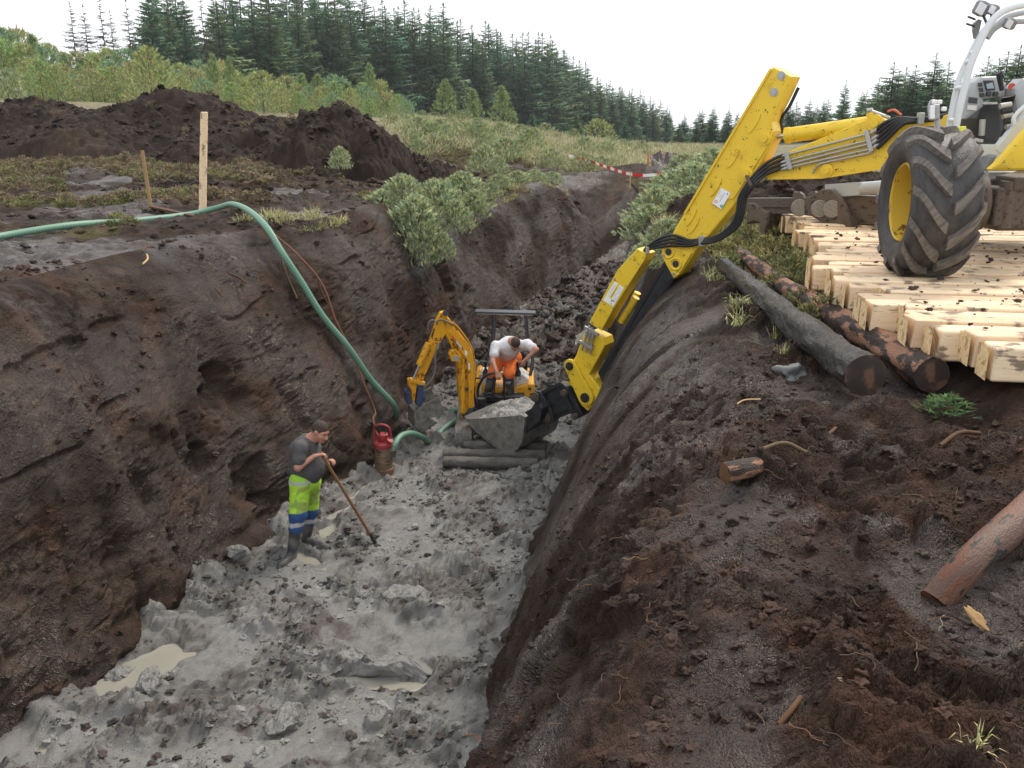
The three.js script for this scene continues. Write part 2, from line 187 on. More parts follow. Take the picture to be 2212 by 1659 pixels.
function floorH(x, z) {
  const wx = x + .12 * ns(x * 3, z * 3, 1), wz = z + .12 * ns(x * 3, z * 3, 5);
  const smooth = sst(.14, .36, ns(x * .9 + 3, z * .9, 11) + .4 * ns(x * 2.7, z * 2.7, 13));      // slick trodden places
  const w = worley2(wx * 3.2, wz * 3.8), w2 = worley2(wx * 8.5 + 3, wz * 9.5), w3 = worley2(wx * 21, wz * 23);
  const lump = Math.max(0, .62 - w[0]) * sst(-.15, .35, ns(x * 1.3, z * 1.3, 21));
  const tr = fbm(wx * 2.1, wz * 2.6, 31, 3), ter = (Math.floor(tr * 9) + sst(.55, 1, tr * 9 - Math.floor(tr * 9))) / 9;
  const mk = sst(-.15, .22, ns(x * .8, z * .8, 41)), mk2 = sst(-.12, .2, ns(x * 1.9, z * 1.9, 43)), mk3 = sst(-.15, .2, ns(x * 2.9, z * 2.9, 45));
  let h = .055 * ns(x * .55, z * .55, 3) + .10 * ter + .16 * (bil(wx * 1.7, wz * 2.1, 3, 3) - .12) * (1 - .5 * smooth) + (1 - .9 * smooth) * (.26 * mk2 * (bil(wx * 4.3, wz * 5, 9, 4) - .1) + .07 * mk * facet(wx * 2.6, wz * 3.2, 1, .6) + .055 * mk2 * facet(wx * 6, wz * 7, 1, .8) + .036 * mk3 * facet(wx * 14, wz * 16, 1, .9) + .022 * fbm(x * 24, z * 24, 2, 3)) + .008 * fbm(x * 14, z * 14, 2, 2) - .02;
  h += .035 * rdg(wx * 2.2 + wz * .9, wz * .5, 9, 2) * (1 - smooth);
  const far = sst(-15.5, -18, z); h += far * (.22 * Math.max(0, .75 - worley2(wx * 2, wz * 2)[0]) + .14 * Math.max(0, .7 - worley2(wx * 4.4, wz * 4.6)[0]) + .1 * fbm(x * 1.1, z * 1.1, 5, 3));
  const m = pudAt(x, z); h = mix(h + .05, -.05 + .2 * h, m);
  const eL = x - xLF(z), eR = xRF(z) - x; h += .14 * (1 - sst(0, .5, eL)) * (.5 + .8 * ns(x * 3, z * 2.2, 51)) + .12 * (1 - sst(0, .45, eR)) * (.5 + .8 * ns(x * 3, z * 2.4, 53));
  return h;
}
const floorY = (x, z) => yF(z) + floorH(x, z);
{
  const R = rowsZ(2, -37, -4.6, .0036), NU = 400;
  const pos = (i, j) => { const z = R[j], a = xLF(z) - .55, b = xRF(z) + .55, x = mix(a, b, i / NU); const y = floorY(x, z); return [x + .02 * ns(x * 14, z * 14, 6), y, z, x, z]; };
  floorCol = (x, y, z) => {
    const a = fbm(x * 1.2, z * 1.2, 61, 3), b = fbm(x * 7, z * 7, y * 7, 4), w = worley(x * 27, y * 27, z * 27);
    let c = mix3(CLAY, CLAYD, clamp(.26 + 1.5 * a + 1.7 * b));
    const slick = sst(.14, .36, ns(x * .9 + 3, z * .9, 11) + .4 * ns(x * 2.7, z * 2.7, 13)); c = mix3(c, [.275, .272, .258], .75 * slick);
    const cl = sst(-.12, .22, ns(x * 1.5, z * 1.5, 67) + .45 * ns(x * 5, z * 5, 68)), w9 = worley(x * 11 + 2 * ns(x * 4, z * 4, 1), y * 11, z * 11), cr = (1 - sst(.2, .42, w[0] + .25 * ns(x * 40, z * 40, 3))) * (w[2] > .35 ? 1 : 0), cr2 = (1 - sst(.22, .5, w9[0] + .3 * ns(x * 26, z * 26, 5))) * (w9[2] > .62 ? 1 : 0); c = mix3(c, mix3(PEAT, CLAYD, .35), (1 - .75 * slick) * clamp(.3 * cl + .75 * cl * cr + .8 * cr2 * cl));
    c = mix3(c, PEAT, .6 * sst(.16, .3, fbm(x * 1.6, z * 1.6, 79, 3)));
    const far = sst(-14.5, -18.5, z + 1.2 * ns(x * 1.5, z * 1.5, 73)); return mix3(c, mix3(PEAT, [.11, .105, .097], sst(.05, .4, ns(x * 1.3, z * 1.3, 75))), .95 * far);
  };
  const m = std({ vertexColors: true, bumpMap: again(T.crumb, 2.6), bumpScale: .014, roughness: 1, roughnessMap: roughTex((u, v) => { const x = u, z = v, s = sst(.14, .36, ns(x * .9 + 3, z * .9, 11) + .4 * ns(x * 2.7, z * 2.7, 13)); return mix(.46, .24, s) + .25 * fbm(x * 3, z * 3, 4, 3); }, -8, 10, -22, 3) });
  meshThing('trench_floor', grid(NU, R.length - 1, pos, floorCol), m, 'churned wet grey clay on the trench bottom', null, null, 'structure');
}
// muddy water standing in the hollows
const waterM = new THREE.MeshPhysicalMaterial({ color: lin(.31, .295, .245), roughness: .06, metalness: 0, clearcoat: .3, clearcoatRoughness: .03 });
puds.forEach((p, i) => { const s = []; for (let k = 0; k < 40; k++) { const a = k / 40 * 6.2832, u = 1.45 * p.b * Math.cos(a), v = 1.45 * p.a * Math.sin(a); s.push(new THREE.Vector2(p.x + u * p.c + v * p.s, -(p.z - u * p.s + v * p.c))); }
  const g = new THREE.ShapeGeometry(new THREE.Shape(s)).rotateX(-Math.PI / 2); g.translate(0, yF(p.z) + .004 + i * .0006, 0); meshThing('puddle', g, waterM, 'shallow muddy puddle on the clay floor', null, null, 'structure'); });

// --- left cut bank and the muddy plateau above it
function plateau(x, z, d) { // d = distance behind the crest
  const w = worley2(x * 3.1, z * 3.1), w2 = worley2(x * 8, z * 8); return .05 * fbm(x * .8, z * .8, 3, 3) + .10 * Math.max(0, .55 - w[0]) * sst(-.1, .3, ns(x, z, 2)) + .045 * Math.max(0, .5 - 1.5 * w2[0] ** 2) + .02 * fbm(x * 9, z * 9, 4, 2) + .1 * rdg(x * .7, z * 1.6, 8, 2) - .05 + sst(-.15, .2, ns(x * .6, z * .6, 4)) * (.10 * facet(x * 3, z * 3, 1, .7) + .05 * facet(x * 8, z * 8, 1, .7)) + .12 * (bil(x * 1.9, z * 1.9, 3, 4) - .12);
}
const leftVeg = (x, z) => (1 - .85 * sst(-18.5, -20.5, z) * (1 - sst(3, 6, xLC(z) - x + 1.5 * ns(x * .7, z * .7, 5)))) * sst(.0, .22, fbm(x * .35, z * .35, 81, 3) + .28 * sst(-14, -26, z) - .1 + .16 * ns(x * 2, z * 2, 83));
function leftPt(z, t) { // t 0..1 wall, beyond 1 metres of plateau
  if (t <= 1) {
    const p = leftBase(z, t), e = .02, q = leftBase(z, Math.min(1, t + e)), r = leftBase(z, Math.max(0, t - e)), tx = q.x - r.x, ty = q.y - r.y, l = Math.hypot(tx, ty), nx = ty / l, ny = -tx / l, h = p.y;
    const dg = z + .42 * h, low = 1 - sst(.7, 1.7, h + .5 * ns(z * .9, 3, 1)), near = sst(-12, -8, z);
    let d = .22 * ns(z * .5, h * .55, 5) + .10 * ns(z * 1.2, h * .9, 9) - dentAt(Ld, z, h);
    d += .13 * low * near * (rdg(dg * 2.6, h * .55, 3, 3) - .2) +   .025 * (1 - low) * rdg(dg * 1.5, h * .5, 6, 3);
    const pl = fbm(dg * 1.1, h * 1.6, 12, 3), tr = (Math.floor(pl * 8) + sst(.7, 1, pl * 8 - Math.floor(pl * 8))) / 8; d += .07 * tr;
    const rough = sst(-.1, .25, ns(z * .8, h * .9, 15) + .25 * near * low); const w = worley(z * 6, h * 6, p.x * 6);
    d += .7 * rough * (.05 * (.45 - 1.1 * w[0] ** 2) + .05 * facet(z * 5, h * 5 + z, 1)) + .012 * facet(z * 13, h * 9 + z * 3, 1) + .018 * fbm(z * 7, h * 7, 21, 3) + .012 * (1 + rough) * (.5 - worley(z * 17, h * 17, 2)[0]) ;
    { const wz = dg + .25 * ns(z * 1.7, h * 1.7, 61), wh = h + .25 * ns(z * 1.9, h * 1.9, 63); d -= .05 * (1 - sst(0, .04, Math.abs(ns(wz * .75, wh * 1.1, 65)))) * sst(-.05, .2, ns(z * .6, h * .6, 67)) + .018 * (1 - sst(0, .06, Math.abs(ns(wz * 2.6, wh * 1.3, 69)))) * sst(0, .2, ns(z * .9, h * .9, 71)); }
    const far = sst(-17, -20, z); d += far * .02 * (rdg(z * 1.1 + h * .35, h * .3, 7, 2) - .3);
    d = mix(d, .6 * d + .05 * facet(z * 1.1 + .4 * ns(z, h, 2), h * .8 - z * .5, 1, .3) + .014 * facet(z * 4.5, h * 4.5, 1, .5), far); d *= sst(1.02, .86, t) * .85 + .15; d += .14 * (1 - sst(0, .16, t)) * (.3 + ns(z * 2, h * 5, 3));
    return [p.x + nx * d * 1, h + ny * d * -1 * -1, z + .3 * d];
  }
  const s = t - 1, a = Math.pow(s, 1.0), x = xLC(z) - a, k = sst(0, 2.2, a), out = sst(15, 13.6, a);
  return [x, mix(yLC(z), G(x, z), k) + plateau(x, z, a) * sst(0, .35, a) - (1 - out) * .8, z];
}
{
  const R = rowsZ(1.5, -36, -5.2, .0043), NW = 300, NP = 130, ts = []; for (let i = 0; i <= NW; i++) ts.push(i / NW); for (let i = 1; i <= NP; i++) ts.push(1 + 15 * Math.pow(i / NP, 1.9));
  const pos = (i, j) => { const p = leftPt(R[j], ts[i]); return [p[0], p[1], p[2], ts[i] <= 1 ? ts[i] * 3.9 : 2.9 + ts[i], R[j]]; };
  leftCol = (x, y, z, t) => { const a = fbm(z * .8, y * .9, x * .8, 3), b = fbm(z * 4, y * 4, x * 4, 3);
    let c = mix3(PEAT, PEATL, clamp(.42 + 1.6 * a + .8 * b));
    c = mix3(c, RUST, .55 * sst(.12, .34, fbm(z * 1.3, y * 1.5, 91, 3) + .06));
    if (t <= 1) { c = mix3(c, PEATD, .6 * sst(.05, .3, fbm(z * 1.7 + y * .5, y * .6, 95, 3))); return c; }
    const d = t - 1; let m = mix3(PEAT, [.10, .084, .073], clamp(.4 + 1.8 * a + 1.2 * b)); m = mix3(m, PEATD, .6 * sst(.0, .3, b)); m = mix3(m, [.14, .095, .05], .5 * sst(.1, .3, fbm(x * 1.1, z * 1.1, 47, 3)));
    const v = leftVeg(x, z) * sst(.1, .5, d + .6 * ns(x * 2, z * 2, 5)); return mix3(mix3(c, m, sst(0, .5, d)), mix3(HEATH, MOSS, clamp(.45 + 1.5 * ns(x * 1.2, z * 1.2, 33))), .8 * v); };
  const m = wetSoil({}, (u, v) => u > 3.9 ? sst(.0, .25, ns(u * .5, v * .35, 91) + .3 * ns(u * 1.6, v * 1.6, 93)) : sst(-.22, .3, ns(u * .7, v * .5, 95) + .35 * ns(u * 2.1, v * 1.7, 97)), [.7, .3], [0, 16, -28, 2]);
  meshThing('trench_bank_left', grid(ts.length - 1, R.length - 1, pos, (x, y, z, k) => leftCol(x, y, z, ts[k % ts.length])), m, 'cut dark peat bank with a muddy plateau above', null, null, 'structure');
}
const leftTop = (x, z) => { const a = xLC(z) - x; return a < 0 ? yLC(z) : leftPt(z, 1 + Math.min(13, a))[1]; };

// --- right cut bank and the ground beside the timber road
function rightTopH(x, z) { const X = x + .12 * ns(x * 2.1, z * 2.1, 71), Z = z + .12 * ns(x * 2.1, z * 2.1, 73), sm = sst(.02, .2, ns(x * 1.1 + 5, z * 1.1, 18)), mk = sst(-.2, .25, ns(x * 1.4, z * 1.4, 6)); return .10 * ns(x * .9, z * .9, 3) + .07 * fbm(X * 2.3, Z * 2.3, 9, 3) + (1 - .85 * sm) * (.36 * (bil(X * 3.1, Z * 3.1, 5, 5) - .12) * (.35 + .65 * mk) + .07 * mk * facet(X * 4.4, Z * 4.4, 1, .5) + .03 * facet(X * 11, Z * 11, 1, .6) + .012 * facet(X * 25, Z * 25, 1, .6) + .012 * fbm(x * 30, z * 30, 3, 2)) + .01 * fbm(x * 12, z * 12, 2, 2) - .04; }
const beamX = table([[-4.7, 3.0], [-5.8, 3.1], [-6.6, 2.95], [-7.4, 3.02], [-8.2, 3.0], [-9.1, 3.18], [-10.2, 3.5], [-11.4, 3.7], [-13, 4.05], [-15.5, 4.35]]);
const underMat = (x, z) => sst(beamX(z) - .12, beamX(z) + .25, x) * sst(-16.5, -15.6, z) * (1 - sst(-5.4, -4.6, z));
function rightPt(z, t) {
  if (t <= 1) {
    const p = rightBase(z, t), e = .02, q = rightBase(z, Math.min(1, t + e)), r = rightBase(z, Math.max(0, t - e)), tx = q.x - r.x, ty = q.y - r.y, l = Math.hypot(tx, ty), nx = -ty / l, ny = tx / l, h = p.y;
    const sm = sst(-5.6, -8.2, z + .7 * ns(h * .9, z * .6, 2)), dg = z - .18 * h;
    let d = .16 * ns(z * .6, h * .6, 35) + mix(.07, .03, sm) * ns(z * 1.6, h * .8, 39) - dentAt(Rd, z, h);
    d += sm * (.02 * (rdg(dg * 1.3 + .4 * ns(z, h * .5, 3), h * .3, 43, 3) - .2) + .012 * rdg(dg * 5 + .5 * ns(z * 2, h, 3), h * .7, 45, 2)); { const q = Math.abs(ns(dg * .8 + .15 * ns(z * 2, h * 2, 1), h * .2, 49)); d -= sm * .055 * (1 - sst(0, .05, q)) * sst(-.1, .15, ns(z * .7, h * .6, 51)); } const pl = fbm(dg * .9, h * .5, 47, 3), tr = (Math.floor(pl * 7) + sst(.75, 1, pl * 7 - Math.floor(pl * 7))) / 7; d += .02 * sm * tr;
    const w = worley(z * 5.5, h * 5.5, p.x * 5.5), w2 = worley(z * 14, h * 14, p.x * 14); const rg = (1 - .75 * sm) * mix(.42, 1, sst(.62, .95, t + .2 * ns(z * 1.1, h, 5)));
    d += rg * (.36 * (bil(z * 2.9 + .3 * h, h * 3.1, p.x * 3, 5) - .12) * (.3 + .7 * sst(-.2, .25, ns(z * 1.2, h * 1.2, 8))) + .06 * facet(z * 5 + .6 * ns(z * 2, h * 2, 1), h * 5, 1, .5) + .028 * facet(z * 13, h * 13 + z, 1, .5) + .02 * fbm(z * 24, h * 24, p.x * 24, 2)) + .012 * fbm(z * 14, h * 14, 3, 3);
    const b = rightTopH(p.x, z) * sst(.75, 1, t); d *= mix(1, .25, sst(.8, 1, t)); d += .12 * (1 - sst(0, .14, t)) * (.3 + ns(z * 2, h * 5, 3));
    return [p.x + nx * d, h + Math.abs(ny) * d + b, z - .1 * d];
  }
  const a = t - 1, x = xRC(z) + a, k = sst(0, 2.5, a), out = sst(15, 13.6, a), u = underMat(x, z);
  return [x, mix(mix(yRC(z), G(x, z), k) + rightTopH(x, z), 3.38 + .03 * ns(x * 3, z * 3, 1), u) - (1 - out) * .8, z];
}
{
  const R = rowsZ(1.5, -36, -2.0, .0046, .06), NW = 220, NP = 230, ts = []; for (let i = 0; i <= NW; i++) ts.push(i / NW); for (let i = 1; i <= NP; i++) ts.push(1 + 15 * (.35 * i / NP + .65 * Math.pow(i / NP, 2.6)));
  const pos = (i, j) => { const p = rightPt(R[j], ts[i]); return [p[0], p[1], p[2], ts[i] <= 1 ? ts[i] * 3.8 : 2.8 + ts[i], R[j]]; };
  rightCol = (x, y, z, t) => { const a = fbm(z * .9, y * .9, x * .9, 3), b = fbm(z * 5, y * 5, x * 5, 3), sm = sst(-5.6, -8.2, z);
    let c = mix3(mix3(PEAT, [.043, .0245, .0170], 1 - sm), mix3(PEATL, [.074, .045, .033], 1 - sm), clamp(.22 + 1.4 * a + .7 * b)); c = mix3(c, PEATD, .75 * sst(-.02, .22, fbm(z * 1.6, y * .9, x * 1.4, 3))); c = mix3(c, [.085, .042, .026], .5 * (1 - sm) * sst(.05, .3, fbm(z * 2.6, y * 2, x * 2.6 + 9, 3))); if (t <= 1) c = mix3(c, [.09, .071, .063], .55 * (1 - sst(.65, 1, t)) * sst(.05, .28, ns(t * 3.8 * .8, z * .8, 77)));
    const slick = sst(.04, .2, ns(x * 1.1 + 5, z * 1.1, 18) + .2 * ns(x * 5, z * 5, 19)); c = mix3(c, [.095, .075, .067], .7 * slick * sst(.8, 1.3, t));
    const v = t > 1 ? sst(.12, .34, fbm(x * .6, z * .6, 181, 3) + .34 * sst(-10.5, -14, z)) * sst(0, .4, t - 1) * (1 - underMat(x, z)) * sst(-7.5, -9.5, z) : 0; c = mix3(c, mix3(HEATH, MOSS, clamp(.5 + ns(x, z, 3))), .75 * v);
    return c; };
  const m = wetSoil({}, (u, z) => { const x = xRC(z) + u - 3.8, k = sst(2.6, 4.4, u + .5 * ns(u * 1.3, z * 1.3, 9)), top = sst(-.1, .26, ns(x * 1.1 + 5, z * 1.1, 18) + .25 * ns(x * 5, z * 5, 19)), wall = Math.max(.85 * sst(-6.2, -8.4, z + .8 * ns(u, z, 3)) * sst(-.2, .15, ns(u * .9, z * 1.1, 79)), sst(-.1, .28, ns(u * .8, z * .8, 77) + .25 * ns(u * 3, z * 3, 78))); return mix(wall, top, k); }, [.72, .28], [0, 12, -20, 2]);
  meshThing('trench_bank_right', grid(ts.length - 1, R.length - 1, pos, (x, y, z, k) => rightCol(x, y, z, ts[k % ts.length])), m, 'sloping dark peat bank with crumbly ground along its top', null, null, 'structure');
}
const rightTop = (x, z) => rightPt(z, 1 + clamp(x - xRC(z), 0, 14))[1];

// --- the land beyond: bog, meadow, valley, hillside
const inBanks = (x, z) => { const m = Math.min(x - (xLC(z) - 13), xRC(z) + 13 - x, z + 34.5, 6 - z); return sst(0, 1.6, m); };
const land = (x, z) => G(x, z) - 30 * sst(200, 380, Math.hypot(x, z)) + .25 * fbm(x * .12, z * .12, 3, 3) * sst(20, 50, -z) + .12 * fbm(x * .5, z * .5, 8, 3);
{
  const NA = 200, NR = 160; const pos = (i, j) => { const a = mix(-1.9, 1.9, i / NA), r = 3 * Math.pow(200, j / NR), x = r * Math.sin(a), z = -r * Math.cos(a); return [x, land(x, z) - 6 * inBanks(x, z), z, x, z]; };
  const col = (x, y, z) => { const a = fbm(x * .08, z * .08, 3, 3), b = fbm(x * .6, z * .6, 5, 3), r = Math.hypot(x, z); let c = mix3([.27, .26, .14], [.30, .24, .16], clamp(.5 + 2 * a + b)); c = mix3(c, [.17, .2, .085], .6 * sst(.0, .25, b + a)); if (r < 42) c = mix3(c, mix3(PEAT, HEATH, clamp(.5 + 2 * b)), .7 * (1 - sst(28, 42, r + 30 * a))); return r > 110 ? mix3(c, [.06, .075, .04], sst(105, 130, r)) : c; };
  meshThing('ground', grid(NA, NR, pos, col), std({ vertexColors: true, map: again(T.crumbCol, .4), bumpMap: again(T.crumb, .6), bumpScale: .05, roughness: .95 }), 'boggy meadow rising to a wooded hillside', null, null, 'structure');
}
// --- spoil heaps of dug peat
const peatHeapM = new THREE.MeshPhysicalMaterial({ side: THREE.DoubleSide, vertexColors: true, map: again(T.crumbCol, .7), bumpMap: again(T.crumb, .9), bumpScale: .04, roughness: .75, specularIntensity: .4 });
const HEAPS = [];
const inBanks2 = (x, z) => z > -34 && x > xLC(z) - .1 && x < xRC(z) + .1;
function heap(c, rx, rz, H, turn, label, sharp = 1, sd = 0, brown = .3) {
  const n = 135, cs = Math.cos(turn), sn = Math.sin(turn), y0 = land(c.x, c.z);
  const hf = (u, v) => { const r = Math.hypot(u, v) + .22 * ns(u * 1.6 + sd, v * 1.6, 2) + .1 * ns(u * 4 + sd, v * 4, 3); return Math.pow(clamp(1 - Math.max(0, r) ** 1.5), 1.15 * sharp) * (1 + .3 * ns(u * 2.3 + sd, v * 2.3, 7)); };
  const gx = (u, v) => c.x + u * rx * cs + v * rz * sn, gz = (u, v) => c.z - u * rx * sn + v * rz * cs;
  const top = (x, z) => { const dx = x - c.x, dz = z - c.z, u = (dx * cs - dz * sn) / rx, v = (dx * sn + dz * cs) / rz, b = hf(u, v); const w = worley2(x * 1.5 + sd, z * 1.5), w2 = worley2(x * 4, z * 4 + sd), w3 = worley2(x * 9, z * 9); return b <= 0 ? -1 : H * b + sst(0, .25, b) * (.16 * Math.max(0, .6 - w[0]) + .12 * Math.max(0, .6 - w2[0]) + .07 * (.45 - 1.1 * w3[0] ** 2) + .09 * fbm(x * 1.8, z * 1.8, 4, 3) + .1 * facet(x * 2.2, z * 2.2, 1) + .09 * facet(x * 5, z * 5, 1)); };
  const g = grid(n, n, (i, j) => { const u = mix(-1.15, 1.15, i / n), v = mix(-1.15, 1.15, j / n), x = gx(u, v), z = gz(u, v), t = top(x, z); return [x, land(x, z) + (t < 0 ? -.35 : t - .12), z, x, z]; }, (x, y, z) => { const a = fbm(x * .8, z * .8, y, 3), b = fbm(x * 3, z * 3, y * 3, 2); let q = mix3(PEATD, PEAT, clamp(.62 + 1.6 * a + b)); return mix3(q, HEATH, brown * sst(.1, .35, fbm(x * .5, z * .5, 31 + sd, 3) + .15 * ns(x * 3, z * 3, 1))); });
  { const P = g.attributes.position, I = g.index.array, out = []; const low = k => top(P.getX(k), P.getZ(k)) < 0 || inBanks2(P.getX(k), P.getZ(k)); for (let k = 0; k < I.length; k += 3) if (!(low(I[k]) && low(I[k + 1]) && low(I[k + 2]))) out.push(I[k], I[k + 1], I[k + 2]); g.setIndex(out); }
  HEAPS.push([c, top]); return meshThing('peat_heap', g, peatHeapM, label, 'heap');
}
const hp = (x, y, D) => { const p = dAt(x, y, D); p.y = 0; return p; };
heap(hp(370, 300, 34), 6.8, 4.4, 1.9, .08, 'long dark spoil heap of dug peat behind the wooden posts', .8, 0, .35);
heap(hp(745, 320, 25.5), 2.35, 1.9, 1.75, 0, 'rounded dark peat heap standing apart at the meadow edge', .75, 9, .06);
heap(hp(70, 250, 40), 6.5, 3, 1.9, 0, 'brown heap of peat and roots below the green pine thicket', .9, 4, .8);
heap(hp(590, 330, 29), 4.2, 3.2, 1.35, .2, 'low peat heap between the long heap and the rounded heap', .9, 14, .5);
heap(hp(925, 372, 26), 1.9, 1.3, .6, -.3, 'low crumbly peat ridge behind the tiny pine saplings', .8, 19, .3);
heap(hp(1880, 400, 18.5), 4.2, 2.2, .8, .05, 'dark peat mound behind the timber road and the yellow boom', .8, 24, .1);
// ---------------------------------------------------------------- loose clods and crumbs lying on the ground
function clodGeo(k, flat = .75, det = 4) { const g = mergeVertices(new THREE.IcosahedronGeometry(1, det).deleteAttribute('uv').deleteAttribute('normal')), p = g.attributes.position; for (let i = 0; i < p.count; i++) { const v = V(p.getX(i), p.getY(i), p.getZ(i)), f = 1 + .8 * ns(v.x * 1.2 + k * 9, v.y * 1.2, v.z * 1.2) + .5 * ns(v.x * 2.9 + k * 5, v.y * 2.9, v.z * 2.9) + .3 * ns(v.x * 6.1 + k * 3, v.y * 6.1, v.z * 6.1); p.setXYZ(i, v.x * f, v.y * f * flat, v.z * f * (.8 + .1 * (k % 3))); } const n = g.toNonIndexed(); n.computeVertexNormals(); const m = g; m.computeVertexNormals(); return m; }
const clods = [0, 1, 2, 3].map(k => clodGeo(k));
const soilM = new THREE.MeshPhysicalMaterial({ color: 0xffffff, bumpMap: again(T.crumb, 1), bumpScale: .01, roughness: .75, specularIntensity: .45, side: THREE.DoubleSide });
function scatter(name, label, n, place, geos = clods, mat = soilM) { // place() -> [x, y, z, size, colour, squash] or null
  const per = geos.map(() => []); let k = 0, tries = 0; while (k < n && tries++ < n * 8) { const q = place(); if (!q) continue; per[k % geos.length].push(q); k++; }
  const grp = new THREE.Group(); grp.name = numbered(name); tag(grp, label, null, null, 'stuff'); scene.add(grp);
  geos.forEach((g, i) => { const L = per[i], m = sh(new THREE.InstancedMesh(g, mat, L.length)); m.name = name.replace(/s$/, ''); m.userData.kind = 'stuff'; const o = new THREE.Object3D(); L.forEach((q, j) => { o.position.set(q[0], q[1], q[2]); o.rotation.set(rr(-.5, .5), rr(0, 6.3), rr(-.5, .5)); if (q[6]) o.rotation.set(q[6][0], q[6][1], q[6][2]); o.scale.set(q[3], q[3] * (q[5] || 1), q[3]); o.updateMatrix(); m.setMatrixAt(j, o.matrix); m.setColorAt(j, lin(...q[4])); }); m.instanceMatrix.needsUpdate = true; grp.add(m); });
  return grp;
}
reseed(3);
const sizeOf = (a, b, p = 3) => a + (b - a) * Math.pow(rnd(), p);
const near = (c, a) => { const f = .78 * (1 + rr(-a, a)); return [c[0] * f, c[1] * f, c[2] * f]; };
scatter('clay_clods', 'grey clay clods strewn over the trench floor', 7500, () => { const z = -4.6 - 12 * Math.pow(rnd(), 1.2), x = mix(xLF(z) - .1, xRF(z) + .1, rnd()); if (pudAt(x, z) > .3) return null; if (ns(x * 1.1, z * 1.1, 201) + .4 * rnd() < .1) return null; const s = sizeOf(.007, .05, 3.6), y = floorY(x, z); return [x, y - s * .1, z, s, near(rnd() < .3 ? mix3(CLAYD, PEAT, .6) : floorCol(x, y, z), .25).map(q => q * 1.2), rr(.45, .8)]; });
scatter('peat_clods', 'dark peat crumbs over the right bank and its top', 9000, () => { const z = -1.9 - 12 * Math.pow(rnd(), 1.6); const t = rnd() < .35 ? Math.pow(rnd(), .8) : 1 + 5 * Math.pow(rnd(), 1.3); if (t <= 1 && z < -7.5 && rnd() < .9) return null; const p = rightPt(z, t); if (t > 1 && underMat(p[0], p[2]) > .2) return null; if (ns(p[0] * 1.2, p[2] * 1.2, p[1] * 1.2) + .5 * rnd() < .15) return null; const s = sizeOf(.004, .034, 4); return [p[0], p[1], p[2], s, near(rightCol(p[0], p[1], p[2], t), .3), rr(.6, 1)]; });
scatter('peat_clods', 'dark crumbs of peat over the left bank and plateau', 5000, () => { const z = -5.4 - 22 * Math.pow(rnd(), 1.3), t = rnd() < .35 ? rnd() : 1 + 11 * Math.pow(rnd(), 1.5); const p = leftPt(z, t); if (ns(p[0] * .9, p[2] * .9, p[1] * .9) + .5 * rnd() < .18) return null; const s = sizeOf(.008, t > 1 ? .08 : .045, 3.6); return [p[0], p[1], p[2], s, near(leftCol(p[0], p[1], p[2], t), .25), rr(.5, .9)]; });
scatter('peat_clods', 'lumps of peat on the spoil heaps', 2600, () => { const [c, top] = HEAPS[Math.floor(rnd() * HEAPS.length)], x = c.x + rr(-7, 7), z = c.z + rr(-3.5, 3.5), t = top(x, z); if (t <= .05 || inBanks2(x, z)) return null; const s = sizeOf(.03, .16, 3.5); return [x, land(x, z) + t - .12, z, s, mix3(PEAT, PEATD, rnd()), rr(.6, 1)]; });
scatter('peat_clods', 'rubble of peat lumps at the far end of the trench', 1200, () => { const z = -15.5 - 14 * rnd(), x = mix(xLF(z), xRF(z), rnd()); if (pudAt(x, z) > .3) return null; const s = sizeOf(.02, .17, 2.6); return [x, floorY(x, z) - s * .1, z, s, near(floorCol(x, 0, z), .3), rr(.6, 1)]; });
// ---------------------------------------------------------------- vegetation
let VG = 1.75;
class Leaves { constructor() { this.p = []; this.c = []; }
  tri(a, b, c, col) { this.p.push(a.x, a.y, a.z, b.x, b.y, b.z, c.x, c.y, c.z); for (let i = 0; i < 3; i++) this.c.push(col[0] * VG, col[1] * VG, col[2] * VG); }
  blade(a, d, l, w, col, bend = 0) { const n = V(d.z, 0, -d.x); if (n.lengthSq() < 1e-4) n.set(1, 0, 0); n.normalize().applyAxisAngle(d, rr(0, 3)); const t = a.clone().addScaledVector(d, l); t.y += bend; this.tri(a.clone().addScaledVector(n, w), a.clone().addScaledVector(n, -w), t, col); }
  geo() { const g = new THREE.BufferGeometry(); g.setAttribute('position', new THREE.BufferAttribute(new Float32Array(this.p), 3)); g.setAttribute('color', new THREE.BufferAttribute(new Float32Array(this.c), 3)); g.computeVertexNormals(); return g; } }
const leafM = new THREE.MeshPhysicalMaterial({ vertexColors: true, side: THREE.DoubleSide, roughness: .95, transmission: .3, thickness: 0, specularIntensity: .3 });
const barkM = std({ color: lin(.075, .058, .047), roughness: .95, bumpMap: again(T.crumb, 3), bumpScale: .03 });
const jit = (c, a) => { const f = 1 + rr(-a, a), g = 1 + rr(-a, a) * .4; return [c[0] * f * g, c[1] * f, c[2] * f / g]; };
function trunkGeo(r, h = 1, seg = 7) { const pts = []; for (let i = 0; i <= 6; i++) pts.push(V(.012 * ns(i * .6, r * 99, 3), -.02 + h * i / 6, .012 * ns(i * .6, 5, r * 99))); const g = new THREE.TubeGeometry(new THREE.CatmullRomCurve3(pts), 10, r, seg); const p = g.attributes.position; for (let i = 0; i < p.count; i++) { const t = clamp(p.getY(i) / h), k = 1 - .92 * t; p.setX(i, p.getX(i) * k); p.setZ(i, p.getZ(i) * k); } g.computeVertexNormals(); return g; }
